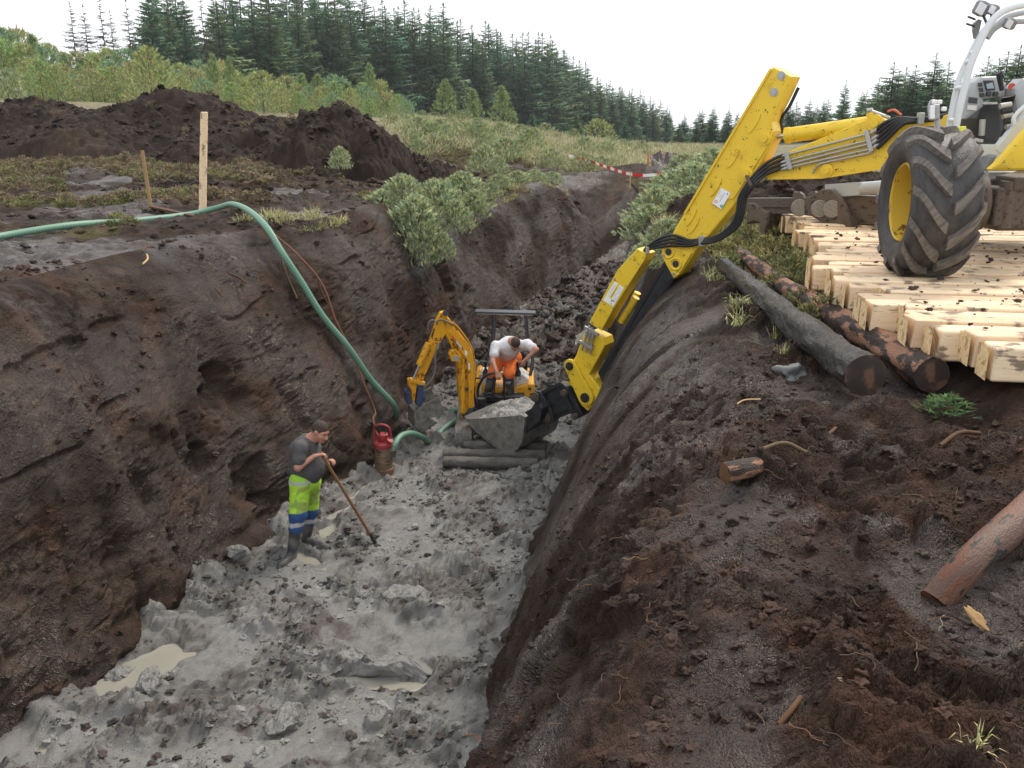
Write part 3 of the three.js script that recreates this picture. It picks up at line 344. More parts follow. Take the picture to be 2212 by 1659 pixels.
function spruceGeo(sd, R = .19, dens = 1, base = .04, col = [.036, .066, .040]) { // unit height
  reseed(sd); const L = new Leaves(), levels = Math.round(37 * (dens > .6 ? 1 : .62));
  for (let i = 0; i < levels; i++) { const t = base + (1 - base) * Math.pow(i / levels, .92), r0 = R * Math.pow(1 - t, .78) * (1 + .28 * ns(t * 6, sd, 3)) + .006, n = Math.round((4.5 + 6.3 * (1 - t)) * (dens > .6 ? 1 : .7));
    for (let k = 0; k < n; k++) { if (rnd() < .1) continue; const a = rr(0, 6.283), len = r0 * rr(.62, 1.15), dir = V(Math.cos(a), 0, Math.sin(a)), c0 = jit(col, .35), y = t + rr(-.012, .012);
      const sway = -.10 - .35 * (1 - t), S = 5, P = s => V(dir.x * len * s, y + len * (sway * s + .32 * s * s), dir.z * len * s), side = V(-dir.z, 0, dir.x);
      if (dens < .6) L.tri(P(0).add(V(0, .004, 0)), P(0).add(V(0, -.004, 0)), P(1), [.05, .045, .04]);
      for (let s = 0; s < S; s++) { const u = (s + .6) / S, p = P(u), w = len * (.36 - .2 * u) * rr(.7, 1.3) * dens; const cc = c0;
        for (const q of [-1, 1]) { const tip = p.clone().addScaledVector(side, q * w).addScaledVector(dir, w * .75).add(V(0, -w * rr(.15, .75), 0)); L.tri(p, P(Math.min(1, u + .24)), tip, jit(cc, .2)); }
        if (dens > .6) { const tip = p.clone().addScaledVector(dir, w * .5).add(V(rr(-.2, .2) * w, -w * rr(.7, 1.4), rr(-.2, .2) * w)); L.tri(p, P(Math.min(1, u + .2)), tip, jit(cc, .25)); } } } }
  for (let k = 0; k < 5; k++) L.blade(V(0, .97, 0), V(rr(-.2, .2), 1, rr(-.2, .2)).normalize(), .035, .004, col);
  return L.geo();
}
function pineGeo(sd, n, col, tip, shape, len = .1, nb = 8) { // tufts of needles through an uneven crown; unit height, shape(t) = radius
  reseed(sd); const L = new Leaves();
  for (let k = 0; k < n; k++) { const t = Math.pow(rnd(), .85), a = rr(0, 6.283), q = Math.sqrt(rr(.15, 1)), R = shape(t) * (1 + .45 * ns(Math.cos(a) * 1.6 + sd, t * 4, Math.sin(a) * 1.6)), p = V(Math.cos(a) * R * q, t * .93 + rr(-.02, .03), Math.sin(a) * R * q), out = V(Math.cos(a) * .7 * q, rr(.35, 1.1), Math.sin(a) * .7 * q).normalize(), c = jit(mix3(col, tip, Math.pow(rnd(), 1.4)), .3), l = len * rr(.7, 1.25);
    const b = p.clone().addScaledVector(out, -l * .5); if (rnd() < .4) L.blade(b.clone().addScaledVector(out, -l * 1.2), out, l * 1.7, .004, [.06, .05, .035]);
    for (let j = 0; j < nb; j++) { const d = out.clone().add(V(rr(-.75, .75), rr(-.5, .6), rr(-.75, .75))).normalize(); L.blade(b.clone().addScaledVector(out, l * rr(0, .9)), d, l * rr(.6, 1), l * .11, jit(c, .18)); } }
  return L.geo();
}
const unitTrunk = trunkGeo(.013), thinTrunk = trunkGeo(.011);
function tree(name, geo, tg, p, h, w, label, group) { const g = thing(name, label, name.includes('bush') || name.includes('shrub') ? 'shrub' : 'tree', p, group); const t = sh(new THREE.Mesh(tg, barkM)); t.name = 'trunk'; const c = sh(new THREE.Mesh(geo, leafM)); c.name = 'crown'; g.add(t, c); g.scale.set(h * w, h, h * w); g.rotation.y = rr(0, 6.28); return g; }
const spruces = [1, 2, 3, 4, 5].map(k => spruceGeo(k * 11, rr(.16, .2) + .008 * k, 1, .03, k % 2 ? [.072, .128, .070] : [.088, .132, .062]));
VG = 1.3; const larches = [1, 2].map(k => spruceGeo(k * 37, .2, .5, .2, [.07, .085, .055]));
const place = (x, D) => { const p = dAt(x, 240, D); p.y = land(p.x, p.z); return p; };
const topH = (x, y, D, p) => dAt(x, y, D).y - p.y;
const skyline = table([[330, -40], [470, -10], [560, -30], [740, -25], [815, 5], [860, 20], [895, 14], [925, 22], [975, 22], [1010, 62], [1050, 50], [1098, 82], [1148, 68], [1200, 98], [1245, 128], [1285, 168], [1348, 195], [1391, 212], [1438, 232], [1466, 268], [1520, 290]]);
reseed(77);
let nT = 0;
const sprLabels = ['dark spruce in the front row of the wood on the slope', 'tall spruce standing inside the wood behind the meadow'];
for (const row of [0, 1, 2]) for (let x = 345 + row * 8; x < 1500; x += rr(26, 44) * (1 - .35 * (x - 340) / 1160)) {
  if (x > 440 && x < 465) continue; const D = mix(120, 215, clamp((x - 340) / 1150)) + row * 16 + rr(-4, 4), p = place(x, D), y = skyline(x) - 14 + (2 - row) * mix(24, 9, clamp((x - 500) / 900)) * rr(.2, 1.5) + rr(-4, 14), h = topH(x, y, D, p); if (h < 5) continue;
  tree('spruce_tree', spruces[nT++ % 5], unitTrunk, p, h, rr(1.35, 2.0), sprLabels[row ? 1 : 0], row ? 'spruces deeper in the wood' : 'spruces along the front of the wood');
}
for (const [x, y, k] of [[180, 0, 0], [207, 8, 1], [243, -12, 0], [262, 20, 1], [298, -4, 1], [455, -12, 0]]) { const D = rr(105, 116), p = place(x, D); tree('larch_tree', larches[k], thinTrunk, p, topH(x, y, D, p), rr(.8, 1.05), 'thin half bare conifer with sparse branches against the sky', 'sparse conifers above the thicket'); }
for (const [x, y, D, w] of [[1480, 245, 150, 1], [1518, 235, 140, 1], [1542, 230, 135, 1], [1575, 233, 130, 1.1], [1595, 240, 128, 1], [1708, 217, 120, 1.1], [1748, 213, 118, 1], [1778, 216, 120, 1], [1822, 172, 105, .7], [1862, 200, 108, .9], [1888, 186, 104, 1], [1921, 133, 98, 1.1], [1948, 145, 100, 1.2], [1968, 140, 96, 1.1], [2008, 113, 98, 1.15], [2038, 133, 100, 1], [2056, 210, 104, 1], [2120, 120, 88, 1.1], [2160, 110, 84, 1.2], [2185, 96, 80, 1.2], [2215, 100, 80, 1.2], [2260, 90, 80, 1.2], [1640, 225, 140, 1], [1670, 222, 130, 1]]) { const p = place(x, D); tree('spruce_tree', spruces[nT++ % 5], unitTrunk, p, topH(x, y, D, p), w * rr(.95, 1.15) * (D < 101 ? 1.7 : 1.5), 'spruce at the far valley side behind the yellow boom', 'spruces on the far valley side'); }
const sky2 = table([[1470, 258], [1500, 243], [1540, 236], [1600, 240], [1660, 232], [1700, 222], [1780, 218], [1850, 200], [1900, 165], [1960, 148], [2030, 142], [2080, 160], [2120, 128], [2280, 95]]);
for (const row of [0, 1]) for (let x = 1468 + row * 9; x < 2260; x += rr(26, 42)) { const D = 132 + row * 22 + rr(-5, 5), p = place(x, D), h = topH(x, sky2(x) + rr(4, 34) - row * 8, D, p); if (h > 2) tree('spruce_tree', spruces[nT++ % 5], unitTrunk, p, h, rr(1.6, 2.4), 'spruce in the distant wood beyond the valley', 'spruces of the distant wood'); }
// young pines and bog pines
VG = 1.9;
const egg = (r, lo = .35) => t => r * Math.pow(Math.sin(Math.PI * clamp(lo + (1 - lo) * t, 0, 1)), .6), coneS = r => t => r * (1 - Math.pow(t, 1.4)) + .02;
const pinesA = [1, 2, 3, 4].map(k => pineGeo(k * 5, 640, [[.11, .16, .06], [.13, .155, .06], [.09, .14, .075], [.15, .16, .07]][k - 1], [[.25, .33, .13], [.30, .31, .13], [.20, .28, .16], [.31, .30, .15]][k - 1], egg(.44 + .04 * k), .062, 7));
const pinesB = [1, 2].map(k => pineGeo(k * 7 + 50, 560, [.11, .15, .062], [.21, .26, .115], coneS(.33 + .03 * k), .058));
const bogTop = table([[-40, 40], [0, 48], [60, 46], [110, 72], [150, 96], [200, 100], [250, 100], [330, 112], [400, 132], [470, 125], [520, 140], [560, 152], [620, 160], [700, 162], [780, 165], [860, 190], [900, 205]]), bogBase = table([[0, 205], [300, 195], [600, 215], [900, 245]]);
reseed(91); let nB = 0;
for (const row of [0, 1, 2]) for (let x = -30 + row * 11; x < 880; x += rr(24, 44)) { const D = [62, 72, 84][row] + rr(-4, 4), p = place(x, D), full = bogTop(x), b = bogBase(x), y = row == 2 ? full + rr(-8, 12) : mix(full, b, row == 1 ? rr(.15, .4) : rr(.4, .72)), h = topH(x, y, D, p); if (h < .6) continue; tree('pine_tree', (rnd() < .75 ? pinesA[nB++ % 4] : pinesB[nB++ % 2]), thinTrunk, p, h, rr(.75, 1.2), ['low green bog pine just behind the spoil heaps', 'green bog pine in the middle of the thicket', 'tall bog pine at the back of the thicket'][row], ['low pines behind the heaps', 'pines in the thicket', 'pines at the back of the thicket'][row]); }
for (const [x, y, D, w, k, l] of [[332, 96, 56, 1.0, 0, 'large light green pine rising over the long spoil heap'], [470, 112, 66, .7, 1, 'yellowish green pine in front of the dark spruces'], [503, 118, 68, .6, 1, 'slim yellowish pine beside the larger yellowish pine'], [962, 168, 82, 1.1, 1, 'conical light green pine at the left of three on the meadow edge'], [1022, 190, 84, 1.0, 1, 'greyish conical pine between two others on the meadow edge'], [1085, 182, 86, 1.05, 1, 'conical pine at the right of three on the meadow edge'], [1292, 255, 95, 1.5, 0, 'round green pine below the spruce wood'], [802, 132, 78, .6, 1, 'narrow young conifer behind the rounded heap'], [570, 150, 58, 1.3, 0, 'broad pale green pine right of the long heap']]) { const p = place(x, D); tree('pine_tree', (k ? pinesB : pinesA)[nB++ % 2], thinTrunk, p, topH(x, y, D, p), w, l); }
for (const [x, y, D, l] of [[1245, 238, 92, 'small spruce at the meadow edge left of the round pine'], [1352, 255, 100, 'small pointed spruce right of the round pine'], [1150, 240, 88, 'little spruce beside the conical pines'], [1400, 290, 110, 'small spruce near the end of the meadow'], [1428, 300, 105, 'tiny spruce where the meadow meets the valley']]) { const p = place(x, D); tree('spruce_tree', spruces[nT++ % 5], unitTrunk, p, topH(x, y, D, p), 1.7, l); }
// bushes on the meadow and along the trench
VG = 1.6;
const bushA = [1, 2, 3].map(k => pineGeo(k * 13 + 3, 200, [.13, .165, .08], [.27, .3, .16], egg(.62 + .05 * k, .45), .13, 8));
const bushN = [1, 2, 3].map(k => pineGeo(k * 17 + 5, 760, [.15, .18, .095], [.42, .46, .28], egg(.66, .42), .1, 9));
function bush(geo, x, yt, yb, D, w, label, group, ground) { const p = dAt(x, yb, D); if (ground) p.y = ground(p.x, p.z) - .03; return tree('pine_shrub', geo, thinTrunk, p, Math.max(.15, dAt(x, yt, D).y - p.y), w, label, group); }
reseed(113);
for (let k = 0; k < 46; k++) { const x = rr(860, 1420), D = rr(34, 80), b = place(x, D); if (HEAPS.some(([c, t]) => t(b.x, b.z) > 0)) continue; tree('pine_shrub', bushA[k % 3], thinTrunk, b, rr(.4, 1.0), rr(.9, 1.5), 'low bushy dwarf pine on the pale meadow', 'dwarf pines on the meadow'); }
for (const [x, yt, D, w] of [[1140, 280, 42, 1.2], [1000, 262, 40, 1.3], [930, 262, 36, 1.3], [1035, 268, 40, 1], [1240, 320, 44, 1.2], [1310, 330, 46, 1.2]]) { const p = place(x, D); tree('pine_shrub', bushA[nB++ % 3], thinTrunk, p, Math.max(.4, topH(x, yt, D, p)), w, 'rounded green shrub on the meadow above the trench', 'rounded shrubs on the meadow'); }
for (const [x, yt, yb, D, w] of [[1395, 520, 590, 13.8, 1.15], [1360, 555, 600, 13.4, 1], [1440, 470, 545, 15, 1.1], [1400, 440, 520, 18, 1.2], [1455, 420, 500, 19, 1.2], [1490, 400, 470, 21, 1.3], [1420, 400, 460, 24, 1.2], [1500, 350, 420, 27, 1.3], [1450, 365, 420, 30, 1.3], [1540, 320, 380, 33, 1.4], [1475, 330, 380, 36, 1.3], [1530, 440, 510, 17, 1.2], [1560, 395, 460, 22, 1.3], [1580, 350, 410, 28, 1.3]]) bush(bushN[nB++ % 3], x, yt, yb, D, w, 'fresh green shrub on the right edge of the trench', 'shrubs along the right trench edge', (a, b) => { const q = rightTop(a, b); return a < xRC(b) ? yRC(b) - .4 : q; });
for (const [x, yt, yb, D, w] of [[825, 410, 470, 17.2, 1.3], [870, 375, 450, 17.6, 1.2], [900, 420, 540, 16.6, .9], [945, 385, 470, 17.4, 1.2], [1000, 370, 450, 18, 1.2], [1025, 410, 470, 17.6, .9], [985, 430, 500, 17, 1], [865, 450, 530, 16.7, .9], [915, 480, 570, 16.3, .7], [960, 500, 560, 16.4, .7], [1080, 375, 405, 21.6, 1.6], [1118, 368, 396, 23, 1.8], [1155, 366, 392, 24.6, 1.8], [1192, 370, 396, 26.4, 1.6], [1060, 395, 425, 20.8, 1.3]]) bush(bushN[nB++ % 3], x, yt, yb, D, w, 'grey green dwarf pine hanging over the left bank', 'dwarf pines on the left trench edge');
for (const [x, yt, yb, D, w, l] of [[735, 315, 365, 20.5, .8, 'little pine sapling between the post and the dwarf pines'], [1045, 310, 370, 20, .9, 'leaning pine sapling behind the overhanging dwarf pines'], [1075, 335, 375, 21, .9, 'low pine sapling beside the leaning sapling'], [20, 150, 215, 46, .9, 'pale shrub beside the brown root heap']]) bush(bushN[nB++ % 3], x, yt, yb, D, w, l);
// heather, moss and grass
VG = 1.5;
function tuftGeo(sd, n, len, wd, col, tip, spread, bend) { reseed(sd); const L = new Leaves(); for (let k = 0; k < n; k++) { const a = rr(0, 6.283), d = V(Math.cos(a) * spread * rnd(), 1, Math.sin(a) * spread * rnd()).normalize(), p = V(rr(-.3, .3), 0, rr(-.3, .3)), l = len * rr(.5, 1.1), m = p.clone().addScaledVector(d, l * .55), e = m.clone().add(V(d.x * l * .5, l * (.45 - bend * rnd()), d.z * l * .5)), s = V(-d.z + .01, 0, d.x).normalize().multiplyScalar(wd), c = jit(mix3(col, tip, rnd()), .3); L.tri(p.clone().add(s), p.clone().sub(s), m.clone().add(s), c); L.tri(p.clone().sub(s), m.clone().sub(s), m.clone().add(s), c); L.tri(m.clone().add(s), m.clone().sub(s), e, jit(tip, .25)); } return L.geo(); }
const grassG = [1, 2].map(k => tuftGeo(k, 22, 1, .02, [.17, .18, .085], [.31, .3, .17], .7, .3)), sedgeG = [1].map(k => tuftGeo(k + 5, 26, 1, .018, [.13, .15, .05], [.33, .3, .14], 1, .9));
const heathG = [1, 2].map(k => pineGeo(k + 200, 70, [.12, .092, .055], [.24, .2, .115], egg(.7, .5), .3, 5)), mossG = [1, 2].map(k => pineGeo(k + 220, 70, [.10, .11, .04], [.2, .19, .08], egg(.7, .5), .28, 5));
const vegM = new THREE.MeshStandardMaterial({ vertexColors: true, side: THREE.DoubleSide, roughness: .95 });
const white = () => { const f = rr(.75, 1.2); return [f, f * rr(.93, 1.05), f]; };
reseed(131);
scatter('meadow_grass', 'pale long grass over the meadow', 9000, () => { const x = rr(830, 1560), D = 26 + 95 * Math.pow(rnd(), 1.4), p = place(x, D); if (inBanks(p.x, p.z) > .2 || (p.z > -36 && p.x < xLC(p.z) + 3 && p.x > xLC(p.z) - 7) || HEAPS.some(([c, t]) => t(p.x, p.z) > 0)) return null; return [p.x, p.y - .03, p.z, rr(.25, .55) * (1 + D / 120), white(), rr(.5, .9)]; }, grassG, vegM);
scatter('bog_heather', 'low brown heather over the left plateau and heaps', 1700, () => { const z = -9 - 30 * Math.pow(rnd(), .8), x = xLC(z) - 16 * Math.pow(rnd(), 1.1); const t = HEAPS.map(([c, f]) => f(x, z)).find(v => v > 0); if (t && rnd() < .93) return null; if (z > -15.2 || leftVeg(x, z) < .45 || (xLC(z) - x < .5)) return null; const y = t ? land(x, z) + t - .15 : z > -33 ? leftTop(x, z) : land(x, z); return [x, y - .03, z, rr(.1, .3), white(), rr(.6, 1)]; }, heathG, vegM);
scatter('bog_moss', 'yellow green moss and bilberry over the left plateau', 1800, () => { const z = -13 - 24 * Math.pow(rnd(), .8), x = xLC(z) - 14 * Math.pow(rnd(), 1.2); if (HEAPS.some(([c, f]) => f(x, z) > 0)) return null; if (leftVeg(x, z) < .5 || ns(x * .6, z * .6, 61) < .02) return null; return [x, (z > -33 ? leftTop(x, z) : land(x, z)) - .03, z, rr(.1, .26), white(), rr(.6, 1)]; }, mossG, vegM);
scatter('sedge_grass', 'sedge tufts along the trench edges', 1300, () => { const left = rnd() < .6; if (left) { const z = rnd() < .4 ? rr(-18, -30) : rr(-11.5, -27), x = xLC(z) - rr(-.25, .8); if (ns(z * 1.2, 3, 1) < .02) return null; return [x, (x > xLC(z) ? yLC(z) - .12 : leftTop(x, z)) - .02, z, rr(.1, .3), white(), rr(.6, 1)]; } const z = rr(-7.5, -24), x = xRC(z) + rr(-.1, 3); if (underMat(x, z) > .1) return null; return [x, rightTop(Math.max(x, xRC(z)), z) - .02, z, rr(.1, .28), white(), rr(.6, 1)]; }, sedgeG, vegM);
scatter('bog_moss', 'green moss and bilberry along the right trench edge', 1100, () => { const z = -8 - 25 * rnd(), x = xRC(z) + (z > -11 ? rr(.5, 2) : rr(0, 6)); if (underMat(x, z) > .1 || HEAPS.some(([c, f]) => f(x, z) > 0)) return null; return [x, rightTop(x, z) - .03, z, rr(.1, .3), white(), rr(.6, 1)]; }, mossG, vegM);
// ---------------------------------------------------------------- wood, hose, pump and other small things
const woodM = (c, r = .8, rep = 1) => std({ color: c, map: again(T.wood, rep), roughness: r, bumpMap: again(T.wood, rep), bumpScale: .002 });
const paleWood = woodM(lin(.8, .74, .66)), poleWood = woodM(lin(.95, .9, .82)), greyWood = woodM(lin(.17, .155, .14)), rustWood = woodM(lin(.12, .07, .05));
function logGeo(pts, r0, r1, sd, rough = .1, seg = 110, rad = 26, cap = true) { const c = new THREE.CatmullRomCurve3(pts), fr = c.computeFrenetFrames(seg), P = [], I = [], U = [], L = c.getLength(); for (let i = 0; i <= seg; i++) { const t = i / seg, p = c.getPointAt(t); for (let j = 0; j <= rad; j++) { const a = j / rad * 6.28319, ca = Math.cos(a), sa = Math.sin(a), r = mix(r0, r1, t) * (1 + rough * ns(ca * 1.4 + sd, sa * 1.4, t * L * 2.5) + rough * .6 * ns(ca * 4 + sd, sa * 4, t * L * 9)); const q = p.clone().addScaledVector(fr.normals[i], r * ca).addScaledVector(fr.binormals[i], r * sa); P.push(q.x, q.y, q.z); U.push(j / rad, t * L); } }
  for (let i = 0; i < seg; i++) for (let j = 0; j < rad; j++) { const a = i * (rad + 1) + j, b = a + 1, d = a + rad + 1; I.push(a, b, d + 1, a, d + 1, d); } const g = new THREE.BufferGeometry(); g.setAttribute('position', new THREE.BufferAttribute(new Float32Array(P), 3)); g.setAttribute('uv', new THREE.BufferAttribute(new Float32Array(U), 2)); g.setIndex(I); g.computeVertexNormals(); return g; }
function logEnd(p, d, r, sd, rough = .1) { const n = d.clone().normalize(), x = V(n.z, 0, -n.x).normalize(), y = n.clone().cross(x), pts = [p.clone().addScaledVector(n, .012)], I = []; for (let j = 0; j <= 24; j++) { const a = j / 24 * 6.28319; pts.push(p.clone().addScaledVector(x, r * Math.cos(a) * 1.02).addScaledVector(y, r * Math.sin(a) * 1.02).addScaledVector(n, .004 + .01 * ns(Math.cos(a) + sd, Math.sin(a), 2))); if (j < 24) I.push(0, j + 1, j + 2); } const g = new THREE.BufferGeometry().setFromPoints(pts); g.setAttribute('uv', new THREE.BufferAttribute(new Float32Array(pts.flatMap(q => [q.x * 3, q.y * 3])), 2)); g.setIndex(I); g.computeVertexNormals(); return g; }
const wetBark = std({ color: lin(.032, .028, .026), roughness: .4, bumpMap: again(T.crumb, 1, 2), bumpScale: .03, roughnessMap: again(T.wet, 2) });
T.peel = tex([256, 512], (u, v) => { const m = pfbm(u, v, 7, 5, 111), k = sst(-.02, .2, m + .1); return mix3([.62, .45, .34], [.2, .15, .125], k); }, true);
const barkPeel = std({ map: again(T.peel, 1, .6), roughness: .6, bumpMap: again(T.crumb, 1, 1.5), bumpScale: .022 });
T.darkEnd = tex(256, (u, v) => { const m = sst(-.1, .3, pfbm(u, v, 4, 5, 211)); return mix3([.17, .13, .115], [.46, .32, .22], m * (.7 + .3 * pfbm(u, v, 20, 3, 213))); }, true); const cutEnd = std({ map: again(T.darkEnd, .7), roughness: .6 });
const mudLog = std({ color: lin(.15, .142, .13), map: again(T.crumbCol, 1), roughness: .5, bumpMap: again(T.crumb, 1), bumpScale: .02 });
function log(name, label, pts, r0, r1, mat, endM, sd, group, rough = .22) { const base = pts[0].clone(); const g = thing(name, label, 'log', base, group); part('trunk', logGeo(pts, r0, r1, sd, rough), mat, g); part('cut_end', logEnd(pts[0], pts[0].clone().sub(pts[1]), r0, sd), endM, g); part('cut_end', logEnd(pts[pts.length - 1], pts[pts.length - 1].clone().sub(pts[pts.length - 2]), r1, sd), endM, g); return g; }
const gR = (x, z, up = 0) => V(x, rightTop(x, z) + up, z);
log('felled_log', 'thick dark wet log lying along the bank crest below the timber road', [V(2.38, 3.40, -5.85), V(2.40, 3.38, -7.4), V(2.46, 3.36, -9), V(2.55, 3.34, -10.9)], .14, .08, wetBark, cutEnd, 3);
log('felled_log', 'patchy barked log between the dark wet log and the timber ends', [V(2.90, 3.36, -6.0), V(2.88, 3.36, -7.5), V(2.84, 3.36, -9.2), V(2.93, 3.36, -11.6)], .12, .075, barkPeel, cutEnd, 9);
T.smooth = tex([256, 512], (u, v) => { const m = pfbm(u, v, 3, 5, 131), k = sst(.02, .14, m), d = mix(1, .28, sst(.2, .27, pfbm(u, v, 6, 6, 135) + .25 * pfbm(u, v, 28, 3, 137))); return mix3([.36, .26, .215], [.40, .25, .165], k).map(q => q * d); }, true);
log('smooth_log', 'smooth reddish peeled log half sunk in the dark peat', [dY(2022, 1300, 3.10), dY(2090, 1222, 3.24), dY(2212, 1112, 3.31), dY(2212, 1112, 3.31).add(dY(2212, 1112, 3.31).sub(dY(2032, 1288, 3.31)).multiplyScalar(1.1))], .068, .088, std({ map: again(T.smooth, 1, .8), roughness: .55, bumpMap: again(T.crumb, 1, 1), bumpScale: .008 }), woodM(lin(.2, .09, .045)), 15, null, .07);
log('log_stub', 'short stub of round timber sticking out of the bank crest', [dY(1566, 1022, 3.22), dY(1600, 1014, 3.23), dY(1660, 1005, 3.15)], .058, .055, barkPeel, woodM(lin(.16, .11, .075)), 21, null, .05);
{ const y = (x, z) => floorY(x, z);
  log('muddy_log', 'front muddy round log laid across the trench floor', [V(-1.02, .09, -12.62), V(-.3, .085, -12.6), V(.38, .08, -12.58)], .085, .085, mudLog, mudLog, 31, null, .05);
  log('muddy_log', 'muddy log lying behind the front log on the floor', [V(-1.04, .12, -12.86), V(-.2, .12, -12.86), V(.5, .12, -12.82)], .075, .085, mudLog, mudLog, 35, null, .05);
  log('muddy_log', 'rear muddy log partly under the small excavator tracks', [V(-.75, .14, -13.18), V(-.1, .14, -13.16), V(.52, .13, -13.1)], .08, .08, mudLog, mudLog, 39, null, .06); }
// the timber road: squared beams side by side, every one a thing
T.endGrain = tex(256, (u, v) => { const r = Math.hypot(u - .45, v - .4), f = Math.sin(r * 90 + 3 * pfbm(u, v, 4, 3, 141)) * .04 + .12 * pfbm(u, v, 6, 4, 143); const m = sst(.1, .22, pfbm(u, v, 4, 5, 145)); return mix3([.93 + f, .83 + f, .64 + f], [.70, .56, .40], m * .8); }, true);
T.beam = tex([512, 512], (u, v) => { const g = pnoise(u * 5, v * 60, 60, 151) * .5 + pnoise(u * 12, v * 180 % 180, 180, 155) * .3, m = pfbm(u, v, 5, 5, 157), d = sst(.14, .42, m + .3 * pnoise(u * 10, v * 80, 80, 159)); return mix3([.94 + .05 * g, .85 + .08 * g, .71 + .1 * g], [.42, .36, .31], d * .75); }, true);
const beamMs = [[.92, .9, .9], [.85, .8, .78], [.95, .93, .93], [.78, .72, .7]].map((c, i) => { const t = again(T.beam, .9, .9); t.offset.set(i * .27, i * .31); return std({ color: lin(...c), map: t, roughness: .78 }); }), endM = std({ map: again(T.endGrain, 4), color: lin(.9, .85, .8), roughness: .8 });
poleWood.map = again(T.beam, .9, .9); poleWood.color.setRGB(.92, .88, .84);
reseed(151);
{ let z = -5.62, k = 0; const dir = V(1, 0, .14).normalize(); while (z > -15.6) { const w = rr(.17, .27) * (k ? 1 : 1.1), th = rr(.19, .26), L = rr(4.6, 5.6), x0 = beamX(z) + (k ? rr(-.16, .14) : .02), c = V(x0, 3.685 + rr(-.035, .006) - th / 2, z - w / 2);
  const g = new RoundedBoxGeometry(L, th, w * rr(.9, .975), 2, rr(.008, .028)); const p = g.attributes.position, u = g.attributes.uv, nrm = g.attributes.normal; for (let i = 0; i < p.count; i++) { u.setXY(i, p.getX(i) + k * .37, p.getZ(i) + p.getY(i) + k * .61); if (p.getX(i) < -L / 2 + .03) p.setX(i, p.getX(i) + .05 * ns(k, p.getY(i) * 6, p.getZ(i) * 6)); }
  const b = thing('squared_timber', 'squared pale timber beam laid crosswise in the temporary road', 'timber', c, 'pale beams of the temporary timber road'); const q = new THREE.Quaternion().setFromUnitVectors(V(1, 0, 0), dir.clone().add(V(0, rr(-.006, .006), rr(-.012, .012))).normalize()); b.quaternion.copy(q);
  const m = local('timber', g.translate(L / 2, 0, 0), beamMs[k % 4], b); const s = th * .93, e = new THREE.PlaneGeometry(w * .9, s).rotateY(-Math.PI / 2).translate(-.004 - .0, 0, 0); const ep = e.attributes.uv; for (let i = 0; i < ep.count; i++) ep.setXY(i, ep.getX(i) * .22 + k * .13, ep.getY(i) * .22 + k * .29); const E0 = local('cut_end', e.translate(-.03, 0, 0), endM, b); E0.visible = true; z -= w; k++; } }
// posts and boards on the left plateau
{ const p = dY(436, 459, 3.5); p.y = leftTop(p.x, p.z) - .12; const t = dAt(441, 244, -p.z); const g = thing('wooden_post', 'tall pale round post standing beside the green hose', 'post', p); part('shaft', logGeo([p, p.clone().lerp(t, .5), t], .062, .058, 3, .015, 20, 16), poleWood, g); part('chamfered_top', cyl(t, t.clone().add(V(0, .018, 0)), .058, .045, 16), poleWood, g); }
{ const p = dY(327, 452, 3.52); p.y = leftTop(p.x, p.z) - .06; const t = dAt(307, 325, -p.z + .2); meshThing('wooden_stake', bar(p, t, .055, .03, V(0, 0, 1)), woodM(lin(.42, .38, .33)), 'thin grey board stake leaning on the muddy plateau', 'stake'); }
{ const a = dY(328, 449, 3.56), b = dY(425, 463, 3.56); a.y = leftTop(a.x, a.z) + .04; b.y = leftTop(b.x, b.z) + .04; meshThing('wooden_board', bar(a, b, .1, .03), rustWood, 'rusty brown board lying between stake and post', 'board'); }
for (const [x, y, x2, y2, l] of [[266, 366, 300, 388, 'broken pale stick lying left of the thin stake'], [318, 345, 338, 392, 'dark broken stick right behind the thin stake']]) { const a = dY(x, y, 3.7), b = dY(x2, y2, 3.6); meshThing('broken_stick', cyl(a, b, .03, .045, 7), rustWood, l, 'stick'); }
// the green suction hose from the plateau down the bank to the pump
const onL = (x, y, out = .09) => { const r = findOn(leftBase, x, y); let best = null, bd = 1e9; for (let t = 0; t <= 1; t += .02) { const q = leftPt(r[0], t), p = project(V(...q)), d = (p[0] - x * K) ** 2 + (p[1] - y * K) ** 2; if (d < bd) { bd = d; best = q; } } return V(best[0] + out, best[1] + out * .4, best[2] + out * .35); };
const plat = (x, y, up = .05) => { const p = dY(x, y, 3.55); p.y = leftTop(p.x, p.z) + up; return p; };
const hosePts = [V(-12, 3.6, -11.2), plat(-60, 522), plat(0, 511), plat(150, 494), plat(300, 473), plat(420, 459, .08), plat(470, 457, .12), plat(508, 465, .16), onL(545, 492, .2), onL(590, 548, .16), onL(640, 612), onL(690, 682), onL(740, 757), onL(790, 825), onL(830, 885, .14), dY(860, 918, .16), dY(893, 921, .12), dY(930, 905, .1), dY(965, 893, .1), V(-.93, .2, -14.75), dY(1003, 888, .14), dY(990, 903, .1), dY(960, 925, .08), dY(927, 955, .1), dAt(912, 944, 13.15), dAt(888, 936, 12.9), dAt(865, 943, 12.65), dAt(852, 962, 12.45), dAt(846, 978, 12.4)];
T.hose = tex([16, 64], (u, v) => { const k = .5 + .5 * Math.sin(v * 6.283 * 4); return [.52 + .1 * k, .72 + .08 * k, .62 + .08 * k]; }, true);
